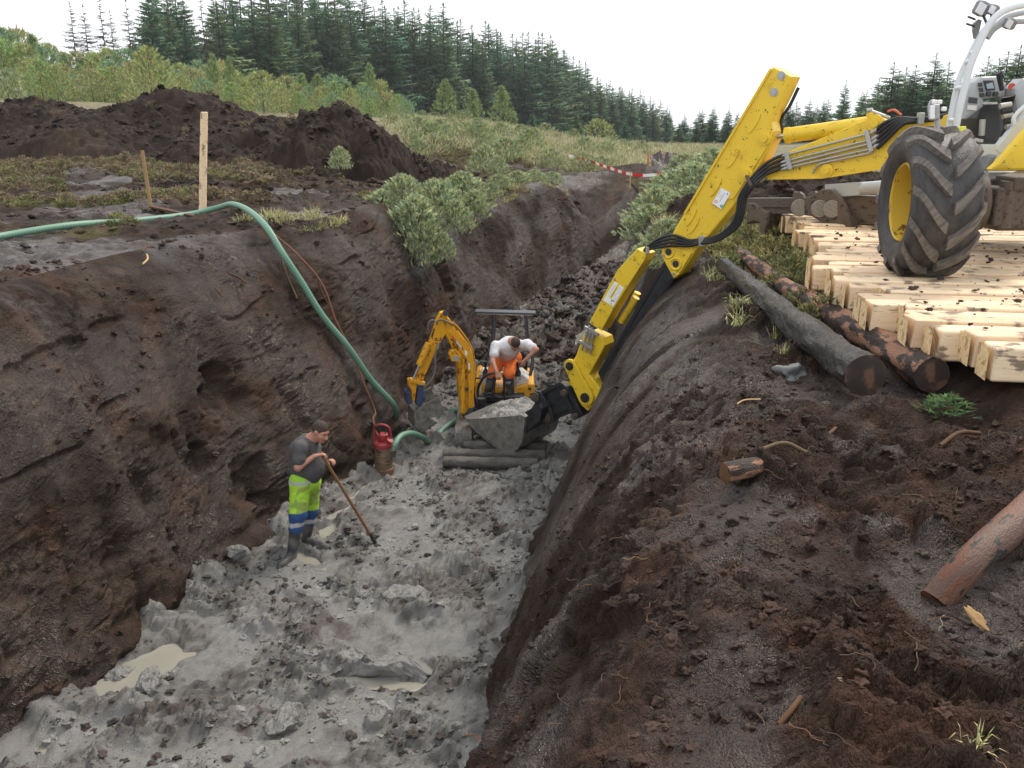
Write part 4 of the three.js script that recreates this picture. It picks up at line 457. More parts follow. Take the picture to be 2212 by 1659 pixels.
{ const c = new THREE.CatmullRomCurve3(hosePts, false, 'centripetal'), g = new THREE.TubeGeometry(c, 420, .046, 14), u = g.attributes.uv, L = c.getLength(); for (let i = 0; i < u.count; i++) u.setXY(i, u.getY(i), u.getX(i) * L * 6); const h = thing('green_hose', 'long pale green spiral hose running down the bank to the pump', 'hose', hosePts[6].clone()); part('tube', g, std({ map: T.hose, color: lin(.47, .50, .48), roughness: .45, bumpMap: T.hose, bumpScale: .008 }), h); const e = hosePts[hosePts.length - 1]; part('coupling', cyl(e.clone().add(V(.0, -.05, 0)), e.clone().add(V(.01, .05, 0)), .064, .064, 14), std({ color: lin(.12, .12, .11), roughness: .5, metalness: .6 }), h); }
const strapM = std({ color: lin(.22, .09, .045), roughness: .8 });
{ const P = [onL(564, 497, .12), onL(632, 548, .1), onL(690, 620, .08), onL(722, 690, .07), onL(752, 760, .07), onL(775, 830, .06), onL(795, 890, .08), dAt(806, 905, 12.7), dAt(815, 940, 12.5)]; meshThing('lifting_strap', tube(P, .013, 140, 6), strapM, 'orange brown strap following the hose down to the pump', 'strap'); }
// submersible pump
{ const b = V(-1.885, floorY(-1.885, -12.35) - .07, -12.4), g = thing('submersible_pump', 'red and rusty ribbed submersible pump standing in the muddy channel', 'pump', b); g.scale.set(1.05, 1.12, 1.05); const rust = std({ color: lin(.2, .105, .06), map: again(T.scuff, 2), roughness: .6, metalness: .25 }), red = std({ color: lin(.36, .04, .045), map: again(T.scuff, 1.5), roughness: .42 }), steel = std({ color: lin(.24, .17, .11), map: again(T.scuff, 2), roughness: .5, metalness: .4 });
  const lat = (pts, y, m, n, par = g) => { const q = new THREE.LatheGeometry(pts.map(([r, h]) => new THREE.Vector2(r, h)), 32); q.translate(0, y, 0); return local(n, q, m, par); };
  lat([[0, 0], [.125, 0], [.135, .02], [.135, .1], [.125, .115], [0, .115]], 0, rust, 'strainer'); const body = lat([[.118, .1], [.122, .12], [.122, .19], [.13, .195], [.13, .215], [.122, .22], [.122, .285], [.13, .29], [.13, .31], [.122, .315], [.122, .39], [.13, .4], [.12, .42]], 0, steel, 'motor_housing'); lat([[.126, .4], [.135, .41], [.135, .45], [.128, .47], [.1, .475], [0, .478]], 0, red, 'top_flange');
  const cap = lat([[0, .46], [.075, .46], [.075, .56], [.068, .575], [0, .578]], 0, red, 'terminal_box'); cap.position.set(.0, 0, -.02); local('cover_screw', new THREE.CylinderGeometry(.012, .012, .02, 8).translate(.04, .585, 0), steel, cap);
  const tt = P => tube(P.map(p => V(...p)), .016, 40, 8); local('handle', tt([[-.11, .44, .02], [-.115, .6, .02], [-.1, .68, .02], [-.04, .71, .02], [.05, .7, .02], [.1, .66, .02], [.115, .58, .02], [.11, .44, .02]]), red, g); local('cable', tube([V(-.03, .57, 0), V(-.08, .66, .05), V(-.13, .74, .02), V(-.16, .66, -.02), V(-.2, .5, -.1)], .009, 30, 6), std({ color: 0x141414, roughness: .6 }), g); local('outlet', cyl(V(.06, .45, .04), V(.11, .52, .06), .045, .05, 14), red, g); for (let k = 0; k < 6; k++) local('bolt', new THREE.CylinderGeometry(.011, .011, .025, 6).translate(.115 * Math.cos(k), .48, .115 * Math.sin(k)), steel, g); }
// a shovel shaft left standing behind the small excavator
meshThing('wooden_pole', cyl(dAt(1013, 740, 16.6), dAt(1029, 712, 16.6), .022, .022, 8), greyWood, 'grey wooden tool shaft standing behind the small excavator boom', 'pole');
// barrier tape and markers on the meadow
{ T.tape = tex([64, 8], u => u % .5 < .25 ? [.95, .93, .92] : [.85, .12, .08], true); const hit = (x, y, up) => { for (let D = 24; D < 110; D += .25) { const p = dAt(x, y, D); if (p.y < Math.max(land(p.x, p.z), p.z > -35 ? -9 : -9) + up) return p; } return dAt(x, y, 60); }, P = [[1228, 336], [1270, 347], [1320, 364], [1362, 376], [1390, 379], [1440, 375], [1500, 362]].map(([x, y]) => { const p = hit(x, y, .4); return p; }); const c = new THREE.CatmullRomCurve3(P), n = 80, L = c.getLength(); const g = grid(n, 1, (i, j) => { const p = c.getPointAt(i / n); return [p.x, p.y + (j ? .05 : -.05), p.z, i / n * L / 2, j]; }); const t = again(T.tape, 1); meshThing('barrier_tape', g, std({ map: t, roughness: .5 }), 'red and white striped tape strung across the meadow', 'tape');
  for (const q of [P[0], P[3], P[5], P[6]]) { const b = V(q.x, land(q.x, q.z) - .1, q.z); meshThing('tape_stake', cyl(b, q.clone().add(V(0, .08, 0)), .025, .022, 7), paleWood, 'slim pale stake holding the striped tape', 'stake', 'stakes of the striped tape'); }
  for (const [x, y, l] of [[1400, 346, 'small orange marker stake upright on the meadow'], [1428, 340, 'leaning orange marker lath beside the upright marker']]) { const q = hit(x, y, .5), b = V(q.x + (x > 1420 ? .8 : 0), land(q.x, q.z) - .1, q.z); meshThing('marker_stake', bar(b, q.clone().add(V(0, .25, 0)), .06, .03, V(0, 0, 1)), std({ color: lin(.75, .16, .06), roughness: .7 }), l, 'stake'); } }
// twigs, splinters and roots
reseed(171);
const twigM = [rustWood, greyWood, paleWood, woodM(lin(.15, .095, .07))];
function twig(a, b, r, label, m = 0, bend = .04) { const mid = a.clone().lerp(b, .5).add(V(rr(-bend, bend), rr(0, bend), rr(-bend, bend))); meshThing('broken_twig', tube([a, mid, b], r, 12, 6), twigM[m], label, 'twig'); }
const gy = (x, y, up = .02) => { const p = dY(x, y, 3.2); p.y = rightTop(Math.max(p.x, xRC(p.z)), p.z) + up; return p; };
twig(gy(1740, 975), gy(1860, 880), .012, 'reddish split lath on the slick mud below the log ends', 3, .01); twig(gy(2030, 970), gy(2115, 940), .014, 'bent brown twig near the green sprig by the timber', 0); twig(gy(1640, 1000), gy(1740, 985), .012, 'dark root beside the short stub', 1); twig(gy(1690, 1495), gy(1735, 1460), .011, 'reddish stick lying on the near slope', 3, .01); twig(gy(1590, 900), gy(1640, 890), .005, 'pale grass stalk lying on the bank crest', 2); twig(gy(1740, 720, .03), gy(1720, 700, .03), .02, 'grey splinter beside the dark wet log', 1);
{ const c = gy(2118, 1305, .02), g = clodGeo(7, .3, 3); g.scale(.024, .02, .055); g.rotateY(.5).rotateX(.6); g.translate(c.x, c.y + .012, c.z); meshThing('bark_chip', g, woodM(lin(.5, .42, .34)), 'pale torn wood chip beside the reddish log', 'wood chip'); }
for (const [x, y, x2, y2, l, m] of [[302, 545, 312, 510, 'short root stub upright on the left bank crest', 3], [298, 575, 305, 560, 'pale chip on the left bank crest', 2], [480, 600, 520, 615, 'brown stick embedded high in the left bank', 0], [600, 555, 640, 640, 'thin root hanging down the bank beside the hose', 1], [680, 605, 705, 655, 'root end poking from the bank right of the hose', 3], [455, 630, 470, 650, 'curved root in the left bank below the crest', 0]]) twig(onL(x, y, .05), onL(x2, y2, .07), .012, l, m);
// green sprig and tufts on the right
reseed(191);
{ const c = gy(2040, 900, .0); const g = pineGeo(401, 60, [.05, .09, .035], [.12, .19, .07], egg(.6, .5), .28, 8); const o = meshThing('spruce_sprig', g, leafM, 'fallen green spruce sprig on the mud below the timber road', 'sprig'); o.position.copy(c); o.scale.set(.3, .12, .3); }
for (const [x, y, s, l] of [[1690, 785, .12, 'small green moss tuft below the dark wet log'], [1740, 775, .1, 'little leafy tuft beside the grey clay lump'], [1600, 1005, .09, 'small grass tuft at the short stub'], [2110, 1620, .12, 'dry grass tuft on the near slope']]) { const o = meshThing('grass_tuft', sedgeG[0], vegM, l, 'grass'); o.position.copy(gy(x, y, -.01)); o.scale.setScalar(s); }
{ const c = gy(1705, 808, .02), g = clodGeo(5, .7, 4); g.scale(.11, .09, .09).translate(c.x, c.y, c.z); meshThing('clay_lump', g, std({ color: lin(.13, .135, .135), bumpMap: again(T.crumb, 1), bumpScale: .02, roughness: .6 }), 'bluish grey clay lump on the brown bank crest', 'clay'); }
// big slabs of clay on the trench floor
const slabM = std({ color: lin(.235, .232, .22), bumpMap: again(T.crumb, 2), bumpScale: .014, roughness: .5 });
function slab(x, y, sx, sy, sz, ry, l, tilt = .1) { const p = dY(x, y, .05), g = mergeVertices(new THREE.BoxGeometry(sx, sy, sz, 22, 10, 22).deleteAttribute('uv').deleteAttribute('normal')), a = g.attributes.position; for (let i = 0; i < a.count; i++) { const q = V(a.getX(i), a.getY(i), a.getZ(i)), f = 1 - .3 * Math.pow(Math.abs(q.x / sx * 2), 3) * Math.pow(Math.abs(q.z / sz * 2), 3), e = .055 * Math.min(1, sx * 4); a.setXYZ(i, q.x * f * (1 - .35 * q.y / sy) + e * 2 * ns(q.y * 3 + x, q.z * 3, 1) + .5 * e * ns(q.x * 16, q.y * 16 + x, q.z * 16), q.y + .45 * sy * ns(q.x * 3, q.z * 3, x) + e * .3 * ns(q.x * 18, q.z * 18, x) * (q.y > 0 ? 1 : 0) + .4 * e * ns(q.x * 45, q.z * 45, x), q.z * f * (1 - .35 * q.y / sy) + e * 2 * ns(q.x * 3, q.y * 3, x + 3) + .5 * e * ns(q.x * 16, q.y * 16, q.z * 16 + x)); } g.computeVertexNormals(); const uv = new Float32Array(a.count * 2); for (let i = 0; i < a.count; i++) { uv[2 * i] = a.getX(i) + a.getY(i); uv[2 * i + 1] = a.getZ(i) + a.getY(i) * .5; } g.setAttribute('uv', new THREE.BufferAttribute(uv, 2)); const o = meshThing('clay_slab', g, slabM, l, 'clay'); o.position.set(p.x, floorY(p.x, p.z) + sy * .05, p.z); o.rotation.set(tilt, ry, tilt * .6); }
slab(620, 1555, .34, .2, .3, .5, 'pointed pale clay slab with a dark cut side on the floor', .25); slab(345, 1500, .26, .2, .22, .9, 'dark grey clay block at the edge of the big puddle', .2); slab(870, 1290, .5, .1, .3, .1, 'pale flat clay plate in the middle of the floor', .06); slab(800, 1440, .9, .12, .2, -.12, 'long straight clay ridge beside the narrow puddle', .05); slab(260, 1440, .24, .08, .2, .3, 'flat clay piece lying in the big puddle', .1); slab(510, 1215, .22, .16, .2, .7, 'clay lump at the foot of the left bank', .3); slab(660, 1420, .36, .09, .1, -.1, 'rounded roll of clay lying across the floor', .1); slab(820, 1555, .2, .12, .2, .2, 'sunken clay lump on the near floor', .2); slab(410, 1290, .26, .15, .2, .5, 'broken clay edge below the left bank', .2);

// fibres, rootlets and splinters in the dug peat
const fibreG = [1, 2, 3].map(k => { reseed(300 + k); const P = [V(0, 0, 0)]; for (let i = 1; i < 5; i++) P.push(V(i * .25 + rr(-.05, .05), rr(-.06, .14), rr(-.14, .14))); return tube(P, .022, 8, 4); });
reseed(311); const fibreC = [[.16, .085, .045], [.10, .055, .03], [.26, .17, .09], [.07, .04, .025], [.2, .1, .05]];
scatter('peat_fibres', 'rootlets and wood splinters lying in the dug peat', 1500, () => { const z = -1.9 - 9 * Math.pow(rnd(), 1.4), t = rnd() < .3 ? rr(.3, 1) : 1 + 4 * Math.pow(rnd(), 1.2), p = rightPt(z, t); if (t > 1 && underMat(p[0], p[2]) > .1) return null; if (z < -7.5 && t < 1) return null; return [p[0], p[1] + .004, p[2], sizeOf(.02, .13, 3.2), rnd() < .03 ? [.4, .34, .24] : near(fibreC[Math.floor(rnd() * 5)], .3), 1, [rr(-.5, .5), rr(0, 6.3), rr(-.5, .5)]]; }, fibreG, std({ color: 0xffffff, roughness: .85 }));
scatter('peat_fibres', 'rootlets and splinters on the left bank and plateau', 900, () => { const z = -6 - 16 * rnd(), t = rnd() < .5 ? rnd() : 1 + 6 * rnd(), p = leftPt(z, t); return [p[0] + (t < 1 ? .01 : 0), p[1] + .005, p[2], sizeOf(.04, .2, 3), near(fibreC[Math.floor(rnd() * 5)], .3), 1, [rr(-.6, .6), rr(0, 6.3), rr(-.6, .6)]]; }, fibreG, std({ color: 0xffffff, roughness: .85 }));

reseed(331);
scatter('peat_clods', 'crumbs of peat carried onto the pale timber road', 380, () => { const z = -5.7 - 8 * Math.pow(rnd(), 1.2), x = beamX(z) + .1 + 2.6 * rnd(); if (ns(x * 1.4, z * 1.4, 7) + .4 * rnd() < .12) return null; const s = sizeOf(.005, .028, 3.6); return [x, 3.69 + s * .2, z, s, near(mix3(PEAT, PEATL, rnd()), .3), rr(.4, .8)]; }); // crumbs_on

reseed(341); scatter('peat_clods', 'slumped peat lumps along the far left trench edge', 1300, () => { const z = -19 - 13 * rnd(), x = xLC(z) - 6.5 * Math.pow(rnd(), 1.2) - .1; if (ns(x * .9, z * .9, 7) + .4 * rnd() < .05) return null; const s = sizeOf(.02, .2, 2.6); return [x, leftTop(x, z) - s * .1, z, s, near(mix3(PEAT, rnd() < .3 ? HEATH : PEATD, rnd()), .3).map(q => q * 1.2), rr(.6, 1)]; });
// ---------------------------------------------------------------- the big yellow walking excavator on the timber road
const paint = (r, g, b, sc = 1.2, rough = .38) => std({ color: lin(r, g, b), map: again(T.scuff, sc), roughness: rough, roughnessMap: again(T.wet, 2) });
const yellow = std({ color: lin(.82, .56, .03), map: tex(512, (u, v) => { const m = pfbm(u, v, 4, 6, 191), q = pworley(u, v, 40, 193)[0], d = sst(.2, .5, m + .1 * pfbm(u, v, 32, 3, 195)) * .45, s = mix(1, .42, sst(.13, .2, .1 + .5 * pfbm(u, v, 12, 5, 197) - q * .55 + .25 * Math.max(0, m))); return [mix(1, .8, d) * s, mix(1, .76, d) * s, mix(1, .7, d) * s]; }, true), roughness: .42 });
const blackSteel = std({ color: lin(.022, .024, .026), map: again(T.scuff, 1.5), roughness: .38 }), darkSteel = std({ color: lin(.035, .037, .042), map: again(T.scuff, 2), roughness: .5, metalness: .3 }), rubber = std({ color: lin(.012, .012, .013), roughness: .5 }), chrome = std({ color: lin(.6, .6, .6), roughness: .22, metalness: .9 }), zinc = std({ color: lin(.42, .42, .40), roughness: .4, metalness: .6 }), muddySteel = std({ color: lin(.11, .082, .062), map: again(T.scuff, 2), roughness: .6, bumpMap: again(T.crumb, 2), bumpScale: .006 }), greyPaint = std({ color: lin(.40, .42, .43), roughness: .45 }), whitePaint = std({ color: lin(.66, .70, .72), roughness: .4 }), darkPlastic = std({ color: lin(.05, .055, .06), roughness: .6 }), midPlastic = std({ color: lin(.2, .21, .22), roughness: .55 }), clayBucket = std({ color: lin(.25, .245, .225), map: again(T.crumbCol, 1.5), bumpMap: again(T.crumb, 1.6), bumpScale: .012, roughness: .5, roughnessMap: again(T.wet, 2) });
const AP0 = V(4.6, 0, -10), AN = V(-.579, 0, .816).normalize();
const c3k = crop(2048, 0, 2.16), c8 = crop(1650, 650, 2.552), c4 = crop(1380, 1000, 3.77), cCab = crop(2572, 0, 3.318), cTy = crop(2572, 350, 3.318), c7 = crop(2150, 200, 3.318), cLeg = crop(2200, 480, 5.027);
const arm = (c, d = 0) => (x, y) => { const [a, b] = c(x, y); return onPlane(a, b, AP0.clone().addScaledVector(AN, d), AN); };
const A3 = arm(c3k), A8 = arm(c8), mapPts = (f, L) => L.map(([x, y]) => f(x, y));
const EX = thing('walking_excavator', 'large yellow walking excavator with telescopic arm on the pale timber road', 'excavator', V(4.6, 3.69, -9.2));
const pl = (pts, d0, d1, bev = .012, holes) => plate(pts, AP0, AN, d0, d1, bev, holes);
const pin = (c, r, d0, d1, seg = 18) => cyl(c.clone().addScaledVector(AN, d0), c.clone().addScaledVector(AN, d1), r, r, seg);
// stick, outer tube
const stickPts = [...mapPts(A3, [[585, 430], [712, 497], [640, 650], [590, 745], [577, 790], [592, 850], [582, 910], [552, 975], [520, 1040], [330, 1335], [222, 1465]]), ...mapPts(A8, [[1110, 270], [1000, 440], [955, 475], [850, 285], [902, 205], [945, 110]]), ...mapPts(A3, [[0, 1395]])];
const stick = part('outer_stick', pl(stickPts, -.30, 0, .02), yellow, EX);
part('stiffener_plate', pl(mapPts(A3, [[590, 770], [578, 800], [590, 850], [578, 905], [540, 970], [420, 1155], [330, 1290], [240, 1290], [360, 1100], [500, 850]]), 0.001, .018, .006), yellow, stick);
part('end_plate', pl(mapPts(A8, [[1090, 280], [995, 440], [955, 470], [855, 290], [905, 225], [1010, 250]]), .001, .03, .008), yellow, stick);
part('edge_rail', [bar(A3(575, 445).addScaledVector(AN, .01), A3(15, 1385).addScaledVector(AN, .01), .03, .02, AN)], yellow, stick);
for (const [x, y, r] of [[915, 268, .075], [970, 360, .075]]) { part('bushing', new THREE.TorusGeometry(r, .016, 8, 24).applyMatrix4(basisM(V(AN.z, 0, -AN.x), Y, AN, A8(x, y).addScaledVector(AN, .03))), yellow, stick); part('bushing_pin', pin(A8(x, y), r * .6, -.02, .035), darkSteel, stick); }
for (const [x, y] of [[640, 490], [592, 597]]) part('bolt', [pin(A3(x, y), .035, -.01, .02, 6), pin(A3(x, y), .05, -.01, .008)], zinc, stick);
for (const [x, y] of [[878, 295], [955, 437]]) part('bolt', pin(A8(x, y), .022, 0, .05, 8), zinc, stick);
for (const [x, y] of [[465, 800], [330, 1025], [55, 1410], [75, 1460], [215, 1215]]) { const c = A3(x, y), ax = A3(585, 430).sub(A3(0, 1395)).normalize(), sd = ax.clone().cross(AN); const P = []; for (let i = 0; i < 26; i++) { const a = i / 26 * 6.2832; P.push(c.clone().addScaledVector(ax, .13 * Math.cos(a)).addScaledVector(sd, .032 * Math.sin(a))); } part('embossed_slot', pl(P, .001, .014, .0045), yellow, stick); }
// inner telescope
const tel = part('inner_stick', pl(mapPts(A8, [[865, 325], [948, 470], [470, 1262], [400, 1322], [338, 1205]]), -.28, -.06, .05), blackSteel, EX, 'black telescoping inner arm');
part('slide_rail', [bar(A8(845, 400).addScaledVector(AN, -.055), A8(380, 1190).addScaledVector(AN, -.055), .05, .014, AN)], blackSteel, tel);
part('bolt', pin(A8(452, 1148), .035, -.1, -.045), darkSteel, tel);
// hose housing with the sticker
const hou = part('hose_housing', pl(mapPts(A8, [[684, 240], [752, 282], [735, 335], [600, 545], [500, 705], [408, 868], [314, 806], [428, 592], [530, 405]]), -.22, .06, .012), yellow, EX);
for (const [x, y] of [[632, 318], [693, 357], [510, 470], [596, 525], [415, 640], [498, 695], [338, 803], [398, 842]]) part('bolt', pin(A8(x, y), .012, .05, .068, 6), zinc, hou);
for (const k of [0, 1]) part('guard_cylinder', [cyl(A8(480 + k * 8, 838 - k * 12).addScaledVector(AN, -.3 + .1 * k), A8(592 + k * 16, 608 + k * 28).addScaledVector(AN, -.3 + .1 * k), .05, .05, 14)], yellow, hou);
// bucket mount
const mt = part('bucket_mount', pl(mapPts(A8, [[255, 905], [300, 880], [408, 930], [420, 985], [385, 1055], [300, 1210], [385, 1318], [355, 1415], [325, 1450], [288, 1490], [240, 1448], [175, 1310], [128, 1275], [150, 1175], [168, 1110], [198, 1060], [232, 965]]), -.28, 0, .02), yellow, EX, 'scratched yellow bucket mount');
const lk = part('tipping_link', pl((() => { const a = A8(165, 1138), b = A8(283, 1378), d = b.clone().sub(a).normalize(), s = d.clone().cross(AN), P = []; for (let i = 0; i <= 12; i++) { const t = Math.PI * i / 12; P.push(a.clone().addScaledVector(d, -.10 * Math.sin(t)).addScaledVector(s, .10 * Math.cos(t))); } for (let i = 0; i <= 12; i++) { const t = Math.PI * i / 12; P.push(b.clone().addScaledVector(d, .13 * Math.sin(t)).addScaledVector(s, -.13 * Math.cos(t))); } return P; })(), .005, .05, .01), yellow, EX);
for (const [x, y, r] of [[165, 1138, .06], [283, 1378, .07]]) part('pin', [pin(A8(x, y), r, .03, .075), pin(A8(x, y), r * .6, .05, .09)], darkSteel, lk);
part('shackle_ring', new THREE.TorusGeometry(.09, .022, 8, 24).applyMatrix4(basisM(V(AN.z, 0, -AN.x), Y, AN, A8(132, 1200).addScaledVector(AN, .02))), muddySteel, lk);
for (let k = 0; k < 3; k++) { const a = A8(345 + k * 18 - 30, 850 + k * 14 - 18).addScaledVector(AN, .05), b = A8(255 + k * 32, 1020 + k * 14).addScaledVector(AN, .04); part('hydraulic_fitting', [cyl(a, b, .014, .014, 8), cyl(a.clone().lerp(b, .2), a.clone().lerp(b, .4), .026, .026, 6), cyl(a.clone().lerp(b, .62), a.clone().lerp(b, .8), .026, .026, 6)], zinc, mt); }
part('fitting_clamp', [bar(A8(282, 838).addScaledVector(AN, .065), A8(392, 900).addScaledVector(AN, .065), .045, .03, AN), bar(A8(240, 948).addScaledVector(AN, .055), A8(340, 1008).addScaledVector(AN, .055), .045, .03, AN)], zinc, mt);
// boom
const boom = part('boom', pl(mapPts(A3, [[430, 1105], [690, 978], [900, 892], [1195, 768], [1235, 745], [1290, 768], [1330, 800], [1560, 772], [1745, 735], [1790, 960], [1420, 1062], [1290, 1090], [900, 1152], [720, 1166], [545, 1160], [445, 1148]]), -.26, -.04, .012), yellow, EX);
part('lower_flange', [bar(A3(545, 1160).addScaledVector(AN, -.15), A3(900, 1153).addScaledVector(AN, -.15), .26, .02, Y), bar(A3(900, 1153).addScaledVector(AN, -.15), A3(1290, 1092).addScaledVector(AN, -.15), .26, .02, Y)], yellow, boom);
for (const [x, y, r] of [[535, 895, .085], [1240, 795, .09], [930, 1105, .075], [415, 1125, .09]]) { const q = x === 535 || x === 415 ? 0 : -.04; part('pivot_pin', [pin(A3(x, y), r, q - .02, q + .035), pin(A3(x, y), r * .55, q, q + .06)], yellow, boom); }
part('locking_pin', cyl(A3(418, 1135).addScaledVector(AN, .03), A3(490, 1200).addScaledVector(AN, .22), .022, .022, 10), muddySteel, boom);
const cy = part('stick_cylinder', [cyl(A3(643, 880).addScaledVector(AN, -.15), A3(1215, 800).addScaledVector(AN, -.15), .088, .088, 22), cyl(A3(640, 881).addScaledVector(AN, -.15), A3(665, 877).addScaledVector(AN, -.15), .096, .096, 22), boxAt(.09, .12, .1, A3(1205, 765).addScaledVector(AN, -.12))], yellow, EX);
part('piston_rod', cyl(A3(560, 888).addScaledVector(AN, -.15), A3(650, 880).addScaledVector(AN, -.15), .034, .034, 14), chrome, cy);
part('cable_sleeve', tube([A3(700, 565), A3(640, 690), A3(590, 770), A3(592, 840), A3(600, 890)].map(p => p.addScaledVector(AN, -.27)), .02, 30, 8), rubber, cy);
const o_ = (p, d) => p.addScaledVector(AN, d);
[[1000, 862], [1040, 905], [1064, 930], [1086, 965]].forEach(([ya, yb], k) => part('steel_pipe', [cyl(o_(A3(672, ya + 4), .0), o_(A3(1235, yb - 4), .0), .0135, .0135, 8), cyl(o_(A3(640, ya + 12), .0), o_(A3(680, ya + 2), .0), .022, .022, 8), cyl(o_(A3(1225, yb - 2), .0), o_(A3(1275, yb - 36), .0), .022, .022, 8)], zinc, boom));
part('steel_pipe', tube([o_(A3(838, 1122), -.02), o_(A3(880, 1068), 0), o_(A3(930, 1052), 0), o_(A3(1080, 1020), 0), o_(A3(1235, 985), 0)], .0125, 40, 8), zinc, boom);
part('pipe_clamp', [bar(o_(A3(672, 982), .02), o_(A3(703, 1098), .02), .05, .03, AN), bar(o_(A3(1192, 845), .02), o_(A3(1226, 982), .02), .05, .03, AN)], zinc, boom);
for (let k = 0; k < 4; k++) { const e = (k - 1.5); part('black_hose', tube([o_(A3(655, 1004 + k * 27), 0), o_(A3(610, 1022 + k * 27), .02), o_(A3(545, 1062 + k * 24), .05), o_(A3(455 + k * 12, 1160 + k * 12), .08 + .02 * k), o_(A3(388 + k * 14, 1270 + k * 4), .1), o_(A3(372 + k * 14, 1370), .1), o_(A3(335 + k * 14, 1450 + k * 4), .09), o_(A3(230, 1528 + k * 10), .07), o_(A3(120, 1548 + k * 9), .05 + .01 * k), o_(A8(1080, 178 + k * 14), .05), o_(A8(960, 140 + k * 26), .05), o_(A8(850, 165 + k * 22), .05), o_(A8(745 + k * 4, 235 + k * 6), .03), o_(A8(715, 262 + k * 8), -.02)], .0185, 110, 8), rubber, boom); }
for (let k = 0; k < 5; k++) part('black_hose', tube([o_(A3(1262, 840 + k * 30), 0), o_(A3(1310 + k * 6, 800 + k * 24), .03), o_(A3(1400 + k * 12, 768 + k * 8), .04 + .01 * k), o_(A3(1520, 772 + k * 4), .02), o_(A3(1640, 758 + k * 3), -.04), o_(A3(1740, 735 + k * 3), -.1)], .023, 50, 8), rubber, boom);
part('hose_tie', [boxAt(.07, .13, .09, o_(A3(130, 1560), .05)), boxAt(.05, .1, .08, o_(A8(755, 255), .03)), boxAt(.06, .12, .08, o_(A3(1545, 768), .03))], zinc, boom);
part('hose_end', [cyl(o_(A3(1190, 715), -.1), o_(A3(1330, 765), -.08), .02, .02, 8), cyl(o_(A3(1180, 718), -.1), o_(A3(1215, 712), -.1), .026, .026, 8)], zinc, boom); part('hose_end', tube([o_(A3(1310, 722), -.12), o_(A3(1350, 712), -.12), o_(A3(1400, 745), -.12)], .012, 20, 6), std({ color: lin(.6, .13, .06), roughness: .5 }), boom);
// stickers: flat print
const quad = (a, b, c, d) => { const g = new THREE.BufferGeometry().setFromPoints([a, b, c, d]); g.setAttribute('uv', new THREE.BufferAttribute(new Float32Array([0, 1, 1, 1, 1, 0, 0, 0]), 2)); g.setIndex([0, 2, 1, 0, 3, 2]); g.computeVertexNormals(); return g; };
const canvasTex = (w, h, f) => { const c = document.createElement('canvas'); c.width = w; c.height = h; f(c.getContext('2d'), w, h); const t = new THREE.CanvasTexture(c); t.colorSpace = THREE.SRGBColorSpace; return t; };
const stickT = canvasTex(256, 150, (g, w, h) => { g.fillStyle = '#f2f3f4'; g.fillRect(0, 0, w, h); g.fillStyle = '#b9b27a'; g.font = '44px sans-serif'; g.fillText('U.ZOGG', 66, 46); g.fillStyle = '#ecd91c'; g.fillRect(62, 54, 190, 30); g.fillStyle = '#4a4408'; g.font = 'bold 25px sans-serif'; g.fillText('Tiefbau AG', 84, 78); g.fillStyle = '#77777c'; for (let k = 0; k < 4; k++) for (let j = 0; j < 8; j++) if ((j * 7 + k * 5) % 4) g.fillRect(80 + j * 20, 94 + k * 13, 14, 4); g.strokeStyle = '#3a3222'; g.lineWidth = 5; g.beginPath(); g.moveTo(10, 128); g.lineTo(20, 104); g.lineTo(44, 96); g.lineTo(58, 112); g.lineTo(52, 138); g.stroke(); g.fillStyle = '#3a3222'; g.beginPath(); g.arc(56, 100, 9, 0, 7); g.arc(62, 124, 8, 0, 7); g.fill(); });
part('company_sticker', quad(...mapPts(A8, [[425, 635], [512, 488], [582, 540], [500, 682]]).map(p => o_(p, .0635))), std({ map: stickT, roughness: .4 }), hou, 'white sticker with company lettering');
const sti2 = canvasTex(200, 110, (g, w, h) => { g.fillStyle = '#eef0f2'; g.fillRect(0, 0, w, h); g.strokeStyle = '#e8703a'; g.lineWidth = 8; g.beginPath(); g.arc(36, 26, 13, 0, 7); g.stroke(); g.strokeStyle = '#8c8f9a'; g.lineWidth = 5; g.beginPath(); g.moveTo(55, 58); g.lineTo(165, 58); g.stroke(); g.lineWidth = 3; g.beginPath(); g.moveTo(90, 14); g.lineTo(170, 14); g.stroke(); g.fillStyle = '#d8cf86'; g.fillRect(95, 34, 40, 10); g.fillStyle = '#b05a80'; g.beginPath(); g.arc(172, 88, 8, 0, 7); g.fill(); g.fillStyle = '#6fb3ab'; g.beginPath(); g.moveTo(0, 108); g.lineTo(52, 108); g.lineTo(30, 72); g.fill(); });
part('round_mark_sticker', quad(...mapPts(A3, [[195, 1315], [255, 1215], [315, 1250], [255, 1355]]).map(p => o_(p, .021))), std({ map: sti2, roughness: .4 }), stick, 'white sticker with an orange ring and green mark');
// coupler and bucket
const A4 = arm(c4, .02), coup = part('quick_coupler', pl(mapPts(A4, [[905, 672], [1135, 552], [1218, 622], [1325, 795], [1388, 930], [1330, 968], [1290, 935], [1245, 908], [1060, 985], [985, 930]]), -.3, .02, .012), darkSteel, EX, 'black quick coupler between arm and bucket');
part('coupler_rib', [bar(o_(A4(930, 672), .035), o_(A4(1150, 560), .035), .05, .03, AN), bar(o_(A4(1055, 900), .035), o_(A4(1230, 830), .035), .06, .03, AN), bar(o_(A4(1155, 640), .035), o_(A4(1290, 880), .035), .07, .03, AN)], darkSteel, coup);
const B4 = arm(c4, .36), buck = new THREE.Group(); buck.name = 'bucket'; EX.add(buck);
const cheek = [[65, 965], [250, 962], [450, 945], [690, 925], [740, 950], [718, 1100], [702, 1230], [650, 1320], [560, 1355], [470, 1335], [330, 1240], [150, 1090]];
const BW = 1.0, bpl = (pts, d0, d1, bev) => plate(pts, AP0, AN, d0, d1, bev);
